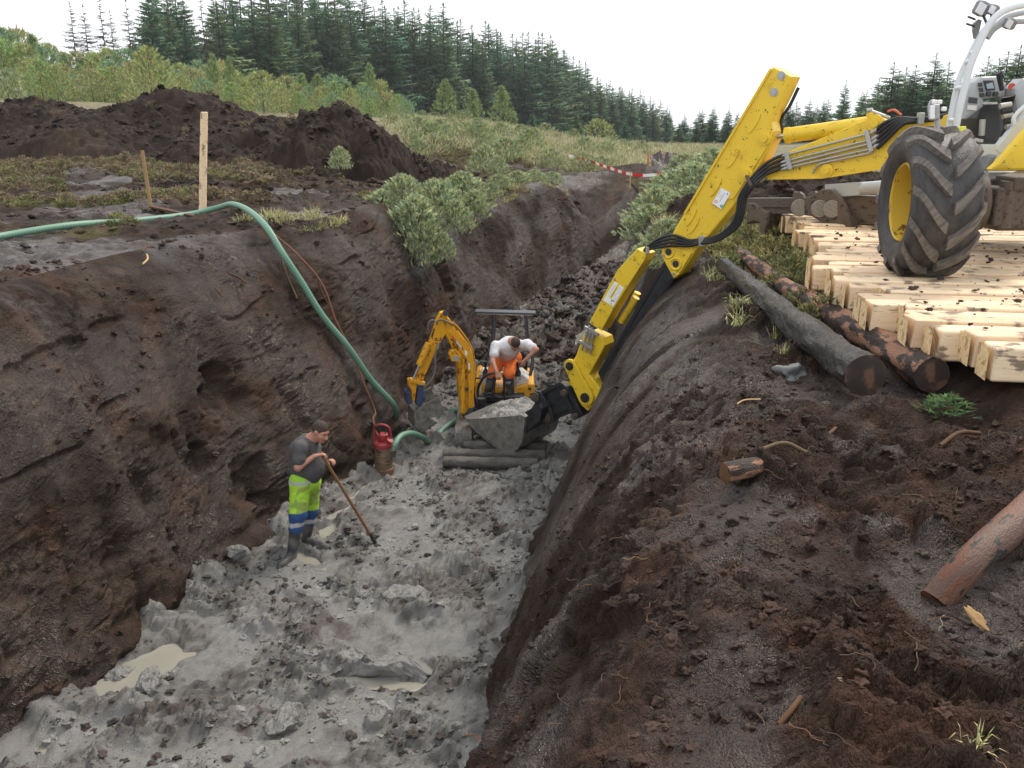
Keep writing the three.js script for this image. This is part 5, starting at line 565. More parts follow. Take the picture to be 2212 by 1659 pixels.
part('near_cheek', bpl(mapPts(B4, cheek), .335, .36, .006), clayBucket, buck); part('far_cheek', bpl(mapPts(B4, cheek), .36 - BW, .36 - BW + .025, .006), clayBucket, buck);
{ const prof = new THREE.CatmullRomCurve3(mapPts(B4, [[65, 965], [150, 1090], [330, 1240], [470, 1335], [560, 1355], [650, 1320], [702, 1230], [718, 1100], [740, 950]])).getPoints(40); const th = .022, cen = B4(480, 1080), n = prof.length - 1; const g = grid(n, 1, (i, j) => { const p = prof[i].clone().addScaledVector(AN, j ? -BW + .004 : -.004); return [p.x, p.y, p.z, i * .04, j]; }), g2 = grid(n, 1, (i, j) => { const p = prof[i].clone().lerp(cen, .04).addScaledVector(AN, j ? -BW + .004 : -.004); return [p.x, p.y, p.z, i * .04, j]; }); part('curved_shell', [g, g2], clayBucket, buck); part('cutting_edge', bar(o_(B4(70, 966), .01), o_(B4(70, 966), -BW - .01), .03, .1, B4(150, 1090).sub(B4(65, 965)).normalize()), clayBucket, buck); }
part('back_plate', [bpl(mapPts(B4, [[700, 905], [872, 812], [905, 865], [880, 1000], [705, 1150], [690, 1060], [745, 950]]), .36 - BW, .3, .01)], darkSteel, buck, 'dark rusty back plate of the bucket');
part('bucket_ear', [bpl(mapPts(arm(c4, .12), [[812, 690], [850, 652], [905, 662], [1042, 888], [1058, 965], [965, 1022], [870, 1040], [740, 1060], [760, 920], [842, 790]]), .08, .12, .01), bpl(mapPts(arm(c4, .12), [[812, 690], [850, 652], [905, 662], [1042, 888], [1058, 965], [965, 1022], [870, 1040], [740, 1060], [760, 920], [842, 790]]), -.36, -.32, .01)], darkSteel, buck);
for (const [x, y, r] of [[862, 715, .075], [992, 950, .075], [1310, 935, .05], [1185, 670, .05]]) part('bucket_pin', [pin(arm(c4, .1)(x, y), r, .0, .05), pin(arm(c4, .1)(x, y), r * .55, .03, .07)], muddySteel, buck);
{ // the clay lying in the bucket
  const rim = [B4(90, 975), B4(450, 955), B4(735, 955)], A0 = rim[0], ux = rim[2].clone().sub(rim[0]), uz = AN.clone().multiplyScalar(-BW + .05); const n = 46, g = grid(n, n, (i, j) => { const u = i / n, v = j / n, q = Math.sin(Math.PI * u) * Math.sin(Math.PI * v), p = A0.clone().addScaledVector(ux, mix(.02, .97, u)).addScaledVector(uz, mix(.03, .97, v)); const y = p.y - .06 - .02 * (1 - q) + .22 * Math.pow(q, .8) * (.75 + .6 * ns(u * 3, v * 3, 2)) + .06 * facet(u * 7, v * 7, 1) + .03 * facet(u * 15, v * 15, 1) + .03 * fbm(u * 14, v * 14, 2, 3); return [p.x, y, p.z, u, v]; }); meshThing('clay_load', g, std({ color: lin(.36, .36, .34), map: again(T.crumbCol, 1), bumpMap: again(T.crumb, 1.2), bumpScale: .02, roughness: .45 }), 'wet grey clay heaped inside the big bucket', 'clay'); }
// front wheel
{ const c = at(...D2(2004, 431), 8.25), ax = V(-.993, .0, -.113).normalize(); c.y = 3.69 + .632; const R = .64, W = .56, fx = V(0, 1, 0).cross(ax).normalize(), M = basisM(fx, Y, ax, c); // local z = axis, outer face +z
  const rub = std({ color: lin(.062, .06, .062), map: again(T.crumbCol, 3), roughness: .5, bumpMap: again(T.crumb, 4), bumpScale: .006 }), mud = std({ color: lin(.22, .2, .18), map: again(T.crumbCol, 4), roughness: .7, bumpMap: again(T.crumb, 4), bumpScale: .01 });
  const pr = [[.345, -.2], [.36, -.235], [.43, -.275], [.52, -.285], [.575, -.265], [.6, -.22], [.606, -.1], [.606, .1], [.6, .22], [.575, .265], [.52, .285], [.43, .275], [.36, .235], [.345, .2]].map(p => new THREE.Vector2(...p));
  const tyre = part('wheel', new THREE.LatheGeometry(pr, 72).rotateX(Math.PI / 2).applyMatrix4(M), rub, EX, 'muddy chevron treaded tyre on a yellow rim');
  const rim = [[.352, .215], [.335, .235], [.325, .21], [.32, .05], [.3, -.02], [.2, -.05], [.14, -.05], [.13, -.01], [0, -.01]].map(p => new THREE.Vector2(...p)); part('rim', new THREE.LatheGeometry(rim, 48).rotateX(-Math.PI / 2).rotateX(Math.PI).applyMatrix4(M), std({ color: lin(.62, .40, .03), map: again(T.scuff, 2), roughness: .6 }), tyre); const rim2 = rim; part('rim_flange', new THREE.LatheGeometry([[.345, -.215], [.33, -.235], [.32, -.2], [.32, .02], [.0, .02]].map(p => new THREE.Vector2(...p)), 48).rotateX(Math.PI / 2).applyMatrix4(M), muddySteel, tyre);
  const rad = w => { const a = Math.abs(w); return a < .2 ? .604 : mix(.604, .53, Math.pow((a - .2) / .085, 1.4)); };
  for (const side of [-1, 1]) for (let k = 0; k < 13; k++) { const a0 = (k + (side > 0 ? .5 : 0)) / 13 * 6.28319, P = [], I = [], S = 9; for (let s = 0; s <= S; s++) { const t = s / S, w = side * mix(.018, .287, t), ang = a0 + .52 * Math.pow(t, 1.25) * 1, r = rad(w), hw = mix(.058, .042, t) / r, h = .058 * (s === S ? .7 : 1); for (const [q, e] of [[-1, -.02], [-.8, h], [.8, h], [1, -.02]]) { const aa = ang + q * hw; P.push(V((r + e) * Math.cos(aa), (r + e) * Math.sin(aa), w + (e > 0 && s === S ? side * .012 : 0))); } } for (let s = 0; s < S; s++) for (let j = 0; j < 3; j++) { const a = s * 4 + j; I.push(a, a + 1, a + 5, a, a + 5, a + 4); } I.push(0, 2, 1, 0, 3, 2, S * 4, S * 4 + 1, S * 4 + 2, S * 4, S * 4 + 2, S * 4 + 3); const g = new THREE.BufferGeometry().setFromPoints(P); g.setIndex(I); const gn = g.toNonIndexed(); gn.computeVertexNormals(); const uv = new Float32Array(gn.attributes.position.count * 2); for (let i = 0; i < uv.length / 2; i++) { uv[2 * i] = gn.attributes.position.getX(i); uv[2 * i + 1] = gn.attributes.position.getY(i) + gn.attributes.position.getZ(i); } gn.setAttribute('uv', new THREE.BufferAttribute(uv, 2)); part('tread_lug', gn.applyMatrix4(M), mud, tyre); }
  part('axle_hub', [cyl(c.clone().addScaledVector(ax, -.2), c.clone().addScaledVector(ax, -.46), .26, .24, 24), cyl(c.clone().addScaledVector(ax, -.4), c.clone().addScaledVector(ax, -.95), .12, .12, 16)], muddySteel, EX);
  part('steering_knuckle', [boxAt(.32, .34, .3, c.clone().addScaledVector(ax, -.66).add(V(0, -.02, 0)), .03), boxAt(.2, .12, .34, c.clone().addScaledVector(ax, -.72).add(V(0, .18, 0)), .02), cyl(c.clone().addScaledVector(ax, -.62).add(V(0, -.2, .1)), c.clone().addScaledVector(ax, -.62).add(V(0, .2, .1)), .07, .07, 14)], muddySteel, EX);
  part('leg_beam', [bar(c.clone().addScaledVector(ax, -.7).add(V(0, .02, -.05)), V(6.2, 4.4, -10.2), .34, .4, Y, .04)], muddySteel, EX); }
// undercarriage, turntable, body and cab
const cab = (c, D) => (x, y) => { const [a, b] = c(x, y); return at(a, b, D); };
{ const T1 = cab(cTy, 9.3), zN = V(0, 0, 1); const fl = (f, pts, D, th, bev = .01) => plate(mapPts(f, pts), V(0, 0, -D), zN, -th, 0, bev);
  part('undercarriage', [fl(cab(cTy, 9.35), [[1160, 790], [1440, 800], [1440, 760], [2300, 760], [2300, 1140], [1410, 1140], [1380, 1090], [1170, 1090]], 9.35, 1.2, .03)], muddySteel, EX);
  part('turntable', cyl(V(6.1, 4.45, -10.2), V(6.1, 4.62, -10.2), .62, .62, 36), darkSteel, EX);
  const deck = part('deck', [fl(cab(cTy, 9.05), [[1160, 548], [2400, 560], [2400, 700], [1500, 690], [1165, 650]], 9.05, 1.7, .02)], greyPaint, EX);
  part('deck_step', [fl(cab(cTy, 9.2), [[1150, 480], [1270, 500], [1330, 400], [1400, 380], [1310, 545], [1160, 545]], 9.2, .5, .02)], midPlastic, deck);
  part('side_panel', fl(cab(cTy, 8.95), [[1320, 522], [1395, 455], [1665, 150], [2000, -180], [2300, -180], [2300, 548], [1330, 540]], 8.95, .1, .03), yellow, EX);
  const C = cab(cCab, 9.4), CL = cab(cCab, 9.75); const frame = new THREE.Group(); frame.name = 'cab_frame'; EX.add(frame);
  const q = (L, f, r, n = 50) => tube(mapPts(f, L), r, n, 10); const right = [[968, 1345], [1010, 1120], [1062, 900], [1130, 640], [1200, 470], [1270, 320], [1345, 200], [1440, 118], [1560, 70], [1720, 40], [1900, 35]], left = [[903, 1320], [945, 1080], [1000, 835], [1052, 690], [1102, 590], [1160, 470], [1215, 370], [1280, 280]];
  part('front_pillar', q(right, C, .034, 90), whitePaint, frame); part('rear_pillar', q(left, CL, .03, 60), whitePaint, frame); part('roof_arch', q([[1280, 370], [1330, 300], [1400, 240], [1490, 170], [1600, 135], [1760, 110]], CL, .03, 40), greyPaint, frame); part('inner_arch', q([[1290, 380], [1350, 300], [1440, 240], [1560, 215], [1760, 210]], cab(cCab, 9.9), .03, 40), greyPaint, frame);
  for (const [x1, y1, x2, y2] of [[925, 1195, 985, 1200], [985, 880, 1058, 870], [1088, 620, 1140, 605], [1140, 525, 1175, 520], [912, 1290, 975, 1300]]) part('rung', cyl(CL(x1, y1), C(x2, y2), .024, .024, 8), whitePaint, frame);
  part('door_sill', [bar(C(1110, 1505), C(1405, 1505), .08, .13), bar(C(1395, 1520), C(1750, 1100), .09, .12), bar(C(1750, 1100), C(1900, 900), .09, .12)], whitePaint, frame); part('grab_handle', q([[1560, 1240], [1555, 1190], [1590, 1130], [1660, 1065], [1720, 1010]], cab(cCab, 9.3), .022, 30), whitePaint, frame);
  const I = (D, pts, th, bev) => fl(cab(cCab, D), pts, D, th, bev); part('cab_floor', I(9.5, [[1030, 1400], [1450, 1450], [1450, 1480], [1100, 1485], [1030, 1470]], .9, .01), darkPlastic, frame);
  const con = part('control_console', I(9.75, [[1040, 1190], [1100, 960], [1120, 900], [1165, 820], [1250, 762], [1400, 755], [1460, 800], [1500, 830], [1480, 960], [1270, 985], [1265, 1060], [1090, 1195]], .25, .04), greyPaint, EX, 'grey control console with a small display'); part('display', I(9.735, [[1255, 800], [1355, 798], [1375, 895], [1285, 905]], .01, .003), darkPlastic, con); part('screen', I(9.722, [[1285, 838], [1345, 820], [1362, 878], [1295, 886]], .006, 0), std({ color: lin(.4, .5, .56), roughness: .3 }), con);
  for (let k = 0; k < 3; k++) part('switch_panel', I(9.735, [[1200 + k * 8, 825 + k * 52], [1240 + k * 10, 820 + k * 52], [1250 + k * 10, 860 + k * 52], [1210 + k * 8, 866 + k * 52]], .008, .002), darkPlastic, con); part('access_window', I(9.735, [[1112, 965], [1200, 975], [1195, 1030], [1105, 1022]], .01, .004), darkPlastic, con); part('warning_label', I(9.735, [[1100, 1045], [1190, 1050], [1185, 1100], [1096, 1092]], .006, 0), std({ color: lin(.75, .74, .7), roughness: .5 }), con); part('knob', [1305, 1375].map(x => boxAt(.05, .05, .04, cab(cCab, 9.73)(x, 935), .015)), darkPlastic, con); part('red_button', cyl(cab(cCab, 9.7)(1538, 862), cab(cCab, 9.66)(1538, 862), .035, .035, 14), std({ color: lin(.6, .06, .03), roughness: .4 }), con);
  const seat = part('seat', [I(9.9, [[1270, 1030], [1420, 1015], [1470, 1100], [1480, 1300], [1400, 1440], [1220, 1440], [1215, 1180]], .5, .06)], darkPlastic, EX); part('arm_rest', I(9.6, [[1565, 880], [1660, 780], [1800, 780], [1800, 1080], [1590, 1110], [1570, 1000]], .25, .04), greyPaint, seat); for (let k = 0; k < 6; k++) part('lever_bellows', cyl(cab(cCab, 9.55)(1500, 960 + k * 22), cab(cCab, 9.55)(1502, 978 + k * 22), .075 - .006 * k, .06 - .005 * k, 14), rubber, seat); part('lever', [cyl(cab(cCab, 9.6)(1440, 900), cab(cCab, 9.6)(1410, 730), .022, .03, 10), cyl(cab(cCab, 9.6)(1410, 720), cab(cCab, 9.6)(1450, 780), .03, .02, 10)], rubber, con); for (let k = 0; k < 5; k++) part('hydraulic_coupling', cyl(cab(cCab, 9.45)(1420 + k * 14, 1060 + k * 50), cab(cCab, 9.45)(1530 + k * 6, 1040 + k * 52), .03, .03, 8), k % 2 ? darkSteel : zinc, seat);
  part('pedal', [bar(cab(cCab, 9.3)(1060, 1370), cab(cCab, 9.3)(1240, 1405), .06, .03), cyl(cab(cCab, 9.5)(1235, 1350), cab(cCab, 9.5)(1248, 1190), .03, .03, 8)], zinc, frame);
  const lb = part('headlight', [fl(cab(cCab, 9.3), [[765, 1040], [830, 1036], [830, 1180], [820, 1190], [768, 1188]], 9.3, .12, .02)], greyPaint, EX); part('guard', q([[770, 1000], [735, 1005], [715, 1040], [715, 1160], [725, 1185], [768, 1185]], cab(cCab, 9.28), .011, 30), greyPaint, lb); for (const [x, y] of [[745, 1070], [742, 1105], [742, 1135], [745, 1165], [765, 1015], [818, 1015], [862, 1085]]) part('lamp', boxAt(.05, .04, .03, cab(cCab, 9.27)(x, y), .01), std({ color: lin(.85, .85, .85), roughness: .2 }), lb); part('bracket', cyl(cab(cCab, 9.35)(795, 1185), cab(cCab, 9.35)(800, 1330), .03, .03, 8), greyPaint, lb);
  for (const [x, y, w] of [[1235, 85, .17], [1345, 95, .12], [1515, 235, .13]]) { const wl = part('work_light', boxAt(w * .7, w * .8, .12, cab(cCab, 9.55)(x, y), .03, new THREE.Euler(.2, .3, -.4)), midPlastic, frame); part('lamp_lens', boxAt(w * .55, w * .6, .02, cab(cCab, 9.47)(x - 4, y + 3), .01, new THREE.Euler(.2, .3, -.4)), std({ color: lin(.7, .72, .74), roughness: .15 }), wl); } part('mirror', fl(cab(cCab, 9.6), [[1170, 230], [1215, 190], [1245, 200], [1215, 330], [1180, 385], [1165, 300]], 9.6, .06, .01), midPlastic, frame); part('light_bracket', [cyl(cab(cCab, 9.55)(1345, 95), cab(cCab, 9.45)(1330, 200), .014, .014, 6), cyl(cab(cCab, 9.55)(1235, 110), cab(cCab, 9.45)(1290, 240), .014, .014, 6), cyl(cab(cCab, 9.55)(1100, 165), cab(cCab, 9.55)(1175, 195), .01, .01, 6), cyl(cab(cCab, 9.55)(1085, 235), cab(cCab, 9.55)(1170, 265), .01, .01, 6)], darkSteel, frame);
  part('spray_bottle', [cyl(cab(cCab, 9.2)(1025, 1390), cab(cCab, 9.2)(1025, 1300), .055, .055, 14)], std({ color: lin(.55, .42, .3), roughness: .5 }), EX); part('bottle_cap', cyl(cab(cCab, 9.2)(1027, 1300), cab(cCab, 9.2)(1028, 1262), .05, .05, 14), std({ color: lin(.75, .8, .06), roughness: .5 }), EX);
}
// the left stabiliser leg with its claw foot
{ const p1 = at(845, 224, 12.0), p2 = at(760, 225, 13.3), dx = p2.clone().sub(p1).setY(0).normalize(), n = V(-dx.z, 0, dx.x); if (n.z < 0) n.negate(); const LP = (x, y, d = 0) => { const [a, b] = cLeg(x, y); return onPlane(a, b, p1.clone().addScaledVector(n, d), n); }, pp = (pts, d0, d1, bev = .012) => plate(pts.map(q => LP(...q)), p1, n, d0, d1, bev);
  const leg = part('stabiliser_leg', pp([[890, 520], [910, 480], [990, 480], [1040, 520], [1060, 570], [1180, 540], [1330, 440], [1480, 440], [1600, 560], [1680, 680], [1740, 850], [1720, 960], [1620, 1000], [1350, 960], [1180, 850], [880, 815]], -.06, 0), muddySteel, EX, 'mud covered steel stabiliser leg'); part('far_leg_plate', pp([[890, 520], [990, 480], [1060, 570], [1330, 440], [1480, 440], [1680, 680], [1740, 850], [1620, 1000], [1350, 960], [1180, 850], [880, 815]], -.36, -.3), muddySteel, leg);
  for (const [x, y] of [[1005, 720], [1310, 735], [1495, 740]]) part('pin_boss', cyl(LP(x, y, 0), LP(x, y, .04), .12, .11, 20), std({ color: lin(.25, .235, .215), map: again(T.scuff, 3), roughness: .6 }), leg); part('telescopic_foot', [bar(LP(250, 640, -.16), LP(900, 640, -.16), .22, .13), bar(LP(400, 745, -.16), LP(900, 750, -.16), .18, .11), bar(LP(250, 690, -.2), LP(900, 690, -.2), .1, .16)], muddySteel, leg); part('claw_foot', [pp([[190, 640], [300, 640], [420, 740], [520, 780], [500, 930], [440, 1120], [400, 1120], [370, 960], [290, 930], [170, 970], [180, 800]], -.3, -.02, .03), pp([[490, 800], [560, 830], [660, 940], [640, 1090], [600, 1080], [560, 960], [480, 900]], -.34, -.2, .03)], muddySteel, leg);
  part('leg_cylinder', [bar(LP(1440, 465, -.16), LP(1960, 430, -.16), .16, .17), cyl(LP(1940, 432, -.16), LP(2600, 380, -.16), .085, .085, 16)], greyPaint, leg); part('leg_arm', [bar(LP(1650, 740, -.2), LP(2900, 760, -.5), .26, .36)], muddySteel, leg); part('leg_foot_pad', bar(LP(1700, 965, -.05), LP(1820, 930, -.05), .14, .16), muddySteel, leg); }
// ---------------------------------------------------------------- the small excavator down in the trench
const c3 = crop(1180, 900, 3.318), MN = V(.3, 0, .954).normalize(), MP = V(-.65, 0, -13.85);
const m3 = (x, y, d = 0) => { const [a, b] = c3(x, y); return onPlane(a, b, MP.clone().addScaledVector(MN, d), MN); }, m3s = (L, d) => L.map(([x, y]) => m3(x, y, d)), mpl = (L, d0, d1, bev = .012) => plate(m3s(L, 0), MP, MN, d0, d1, bev);
const orange = std({ color: lin(.74, .36, .015), map: again(T.scuff, 1.4), roughness: .42 }), blackTube = std({ color: lin(.02, .02, .024), roughness: .35 });
const M = thing('mini_excavator', 'small orange yellow excavator with a folded boom standing in the trench', 'excavator', V(0, 0, -14.7));
const mb = part('boom', mpl([[515, 160], [560, 185], [600, 240], [750, 440], [790, 520], [806, 640], [802, 1100], [745, 1180], [690, 1215], [682, 1100], [655, 900], [640, 600], [600, 500], [520, 345], [500, 250]], -.16, 0, .02), orange, M);
part('side_plate', mpl([[545, 320], [600, 270], [755, 465], [790, 560], [800, 650], [798, 1090], [745, 1090], [735, 640], [700, 560]], .001, .03, .008), orange, mb); part('boom_foot', [mpl([[690, 1150], [800, 1050], [830, 1090], [790, 1210], [700, 1230]], -.22, .04, .02)], darkSteel, M);
for (const [x, y, r] of [[518, 130, .045], [710, 600, .035], [730, 890, .03], [765, 1100, .045]]) part('pin', cyl(m3(x, y, -.18), m3(x, y, .05), r, r, 14), darkSteel, mb);
part('boom_cylinder', [cyl(m3(690, 1120, .08), m3(690, 700, .08), .04, .04, 14), cyl(m3(690, 700, .08), m3(700, 590, .08), .02, .02, 10)], orange, mb);
part('boom_hose', tube([m3(590, 215, .02), m3(660, 290, .03), m3(740, 400, .03), m3(795, 520, .03), m3(812, 620, .03), m3(806, 800, .03), m3(775, 1060, .05)], .012, 60, 6), orange, mb);
const ml = canvasTex(200, 60, (g, w, h) => { g.fillStyle = '#d0473c'; g.fillRect(0, 0, 52, h); g.fillStyle = '#e6a016'; g.beginPath(); g.moveTo(30, h); g.lineTo(52, 0); g.lineTo(70, 0); g.lineTo(70, h); g.fill(); g.fillStyle = '#2c3a7c'; g.fillRect(52, 8, 148, 44); g.fillStyle = '#eef0f4'; g.fillRect(72, 8, 104, 44); g.fillStyle = '#3a4474'; g.font = 'bold 25px sans-serif'; g.fillText('KUBOTA', 74, 40); });
part('maker_decal', quad(m3(580, 345, .033), m3(690, 470, .033), m3(700, 510, .033), m3(592, 390, .033)), std({ map: ml, roughness: .4 }), mb, 'red white and blue maker decal'); for (const L of [[[712, 495], [742, 520], [732, 560], [710, 545]], [[742, 630], [762, 630], [766, 690], [745, 692]]]) part('white_label', quad(...L.map(([x, y]) => m3(x, y, .034))), std({ color: lin(.8, .8, .78), roughness: .5 }), mb);
const st = part('stick', mpl([[470, 128], [525, 115], [545, 165], [530, 330], [470, 420], [420, 520], [300, 800], [222, 825], [240, 770], [330, 520], [395, 330], [430, 210]], -.12, .0, .015), orange, M); part('stick_opening', [mpl([[375, 360], [405, 290], [412, 300], [385, 390]], .0005, .004, .001)], darkSteel, st);
const bc = part('bucket_cylinder', cyl(m3(352, 430, .06), m3(256, 650, .06), .055, .055, 16), orange, st); part('piston_rod', cyl(m3(258, 645, .06), m3(200, 780, .06), .022, .022, 12), chrome, bc); part('stick_hose', tube([m3(430, 250, .04), m3(445, 205, .06), m3(490, 200, .07), m3(560, 230, .05), m3(590, 250, .02)], .014, 40, 8), std({ color: lin(.12, .12, .12), roughness: .5 }), st); part('stick_hose', tube([m3(345, 300, -.1), m3(350, 230, -.1), m3(385, 200, -.1), m3(420, 215, -.06)], .014, 30, 8), std({ color: lin(.12, .12, .12), roughness: .5 }), st); part('drop_hose', tube([m3(440, 470, .02), m3(415, 560, .03), m3(418, 680, .05), m3(390, 780, .06), m3(320, 860, .05), m3(290, 920, .02)], .013, 50, 8), std({ color: lin(.16, .16, .16), roughness: .5 }), st); part('hose_fitting', [cyl(m3(455, 420, .02), m3(435, 490, .02), .03, .026, 10)], chrome, st);
const lkm = part('bucket_link', [mpl([[145, 790], [215, 780], [230, 850], [215, 960], [205, 1010], [190, 1000], [180, 900], [150, 850]], -.1, .04, .015), bar(m3(165, 800, .02), m3(310, 830, .02), .1, .05)], orange, M); part('tilt_unit', [mpl([[125, 920], [150, 900], [190, 1040], [135, 1030]], -.2, .02, .015), mpl([[235, 870], [300, 850], [320, 980], [265, 1060], [225, 1040]], -.12, .04, .02)], std({ color: lin(.05, .07, .14), map: again(T.scuff, 3), roughness: .45 }), M);
const bk = part('bucket', [plate(m3s([[290, 1040], [445, 955], [512, 1135], [370, 1165]]), MP, MN, .02, .04, .005), plate(m3s([[205, 1110], [300, 1040], [370, 1165], [450, 1220], [290, 1325], [200, 1270]]), MP, MN, -.5, .02, .03)], clayBucket, M, 'muddy digging bucket'); part('bucket_back', plate(m3s([[300, 1040], [445, 955], [512, 1135], [420, 1160]]), MP, MN, -.55, -.5, .01), clayBucket, bk);
const wl = part('work_light', mpl([[538, 520], [562, 482], [610, 485], [650, 530], [650, 605], [560, 590]], .02, .14, .012), orange, M); part('lamp_glass', mpl([[572, 528], [628, 535], [632, 585], [580, 576]], .141, .146, .001), std({ color: lin(.35, .37, .36), roughness: .15 }), wl);
// body, canopy, seat and controls
const mD = D => (x, y) => { const [a, b] = c3(x, y); return at(a, b, D); }, zPl = (D, L, th, bev = .02) => plate(L.map(q => mD(D)(...q)), V(0, 0, -D), V(0, 0, 1), -th, 0, bev);
const body = part('body', zPl(14.95, [[820, 815], [850, 800], [930, 870], [1200, 875], [1300, 840], [1330, 830], [1400, 838], [1410, 880], [1390, 970], [1300, 985], [820, 985], [805, 900]], 1.05, .04), orange, M); part('side_cover', zPl(14.9, [[1295, 970], [1310, 880], [1345, 835], [1400, 838], [1412, 885], [1390, 968]], .06, .02), orange, body); for (const [x, y, r] of [[1358, 885, .03], [1368, 940, .022]]) part('round_hole', cyl(mD(14.895)(x, y), mD(14.885)(x, y), r, r, 12), darkSteel, body); part('label', [boxAt(.05, .16, .004, mD(14.93)(862, 890)), boxAt(.05, .1, .004, mD(14.93)(1213, 945))], std({ color: lin(.75, .75, .72), roughness: .5 }), body);
part('floor_plate', zPl(14.7, [[880, 965], [1300, 965], [1300, 1010], [880, 1010]], .5, .01), darkSteel, body); part('swing_post', [cyl(V(-.5, .2, -14.1), V(-.5, .62, -14.1), .07, .07, 14)], darkSteel, M);
for (const [x0, x1, y0] of [[868, 938, 730], [1202, 1345, 738]]) { const k = x0 < 1000, cs = part('side_console', zPl(15.0, k ? [[885, 735], [938, 732], [940, 855], [900, 865], [868, 820], [868, 760]] : [[1210, 742], [1285, 735], [1350, 790], [1340, 860], [1265, 872], [1205, 868]], .45, .03), std({ color: lin(.62, .62, .60), map: again(T.scuff, 3), roughness: .5 }), M); const lx = k ? 918 : 1243; for (let j = 0; j < 4; j++) part('bellows', cyl(mD(15.05)(lx, y0 + 14 - j * 16), mD(15.05)(lx, y0 - j * 16), .075 - .013 * j, .06 - .012 * j, 14), rubber, cs); part('joystick', cyl(mD(15.05)(lx, y0 - 50), mD(15.02)(lx - 2, y0 - 120), .018, .03, 10), rubber, cs); }
part('seat', [zPl(15.75, [[1180, 520], [1290, 510], [1330, 560], [1340, 760], [1150, 790], [1000, 780], [1000, 740], [1160, 730]], .14, .05)], rubber, M);
const can = part('canopy_roof', boxAt(1.06, .035, .14, mD(15.6)(1116, 118).add(V(0, 0, 0)), .02, new THREE.Euler(.16, -.05, -.01)), std({ color: lin(.05, .055, .065), roughness: .35 }), M); part('roof_underside', boxAt(.98, .015, .1, mD(15.6)(1116, 128).add(V(0, -.012, 0)), .008, new THREE.Euler(.16, -.05, -.01)), std({ color: lin(.45, .46, .44), roughness: .5 }), can);
part('canopy_post', tube([mD(15.6)(1008, 130), mD(15.65)(1004, 180), mD(15.7)(992, 440), mD(15.75)(985, 700)], .035, 30, 10), std({ color: lin(.06, .065, .075), roughness: .35 }), M); part('canopy_post', tube([mD(15.6)(1310, 130), mD(15.62)(1320, 190), mD(15.65)(1340, 400), mD(15.6)(1385, 560), mD(15.5)(1372, 700), mD(15.45)(1352, 790)], .03, 50, 10), std({ color: lin(.06, .065, .075), roughness: .35 }), M);
part('front_guard', [tube([[842, 975], [845, 880], [868, 820], [905, 765], [960, 735], [1020, 728], [1068, 735], [1098, 765], [1104, 830], [1098, 965]].map(q => mD(14.55)(...q)), .022, 80, 8), tube([[842, 958], [900, 955], [935, 935], [970, 930], [1005, 955], [1050, 970], [1098, 968]].map(q => mD(14.53)(...q)), .02, 50, 8), cyl(mD(14.55)(975, 945), mD(14.55)(1000, 760), .014, .014, 8), cyl(mD(14.55)(998, 945), mD(14.55)(1020, 735), .014, .014, 8)], blackTube, M); part('control_lever', [tube([[800, 870], [805, 800], [822, 780], [870, 778]].map(q => mD(14.8)(...q)), .018, 20, 8), tube([[830, 1080], [815, 1000], [800, 920], [808, 860]].map(q => mD(14.4)(...q)), .018, 20, 8)], blackTube, M);
for (const x of [-.76, .17]) { const L = .7, r = .18, z0 = -14.08, tr = []; const s = new THREE.Shape(); s.absarc(L, r, r, -Math.PI / 2, Math.PI / 2); s.absarc(-L, r, r, Math.PI / 2, Math.PI * 1.5); const g = new THREE.ExtrudeGeometry(s, { depth: .24, bevelEnabled: true, bevelSize: .02, bevelThickness: .02, bevelSegments: 2, curveSegments: 14 }); const t = part('track', g.rotateY(Math.PI / 2).translate(x - .12, .0, z0), mudLog, M, 'clay caked rubber track'); for (let k = 0; k < 34; k++) { const per = 4 * L + 2 * Math.PI * r, q = k / 34 * per; let yy, zz, an; if (q < 2 * L) { zz = L - q; yy = 2 * r; an = 0; } else if (q < 2 * L + Math.PI * r) { const a = (q - 2 * L) / r; zz = -L - r * Math.sin(a); yy = r + r * Math.cos(a); an = a; } else if (q < 4 * L + Math.PI * r) { zz = -L + (q - 2 * L - Math.PI * r); yy = 0; an = Math.PI; } else { const a = (q - 4 * L - Math.PI * r) / r; zz = L + r * Math.sin(a); yy = r - r * Math.cos(a); an = Math.PI + a; } const lg = new RoundedBoxGeometry(.25, .022, .03, 1, .008).rotateX(-an).translate(x, yy, z0 - zz * -1); part('track_lug', lg, mudLog, t); } }
part('undercarriage', [boxAt(.8, .16, .8, V(-.3, .2, -14.3), .03), cyl(V(-.25, .24, -14.6), V(-.25, .34, -14.6), .34, .34, 24)], darkSteel, M);
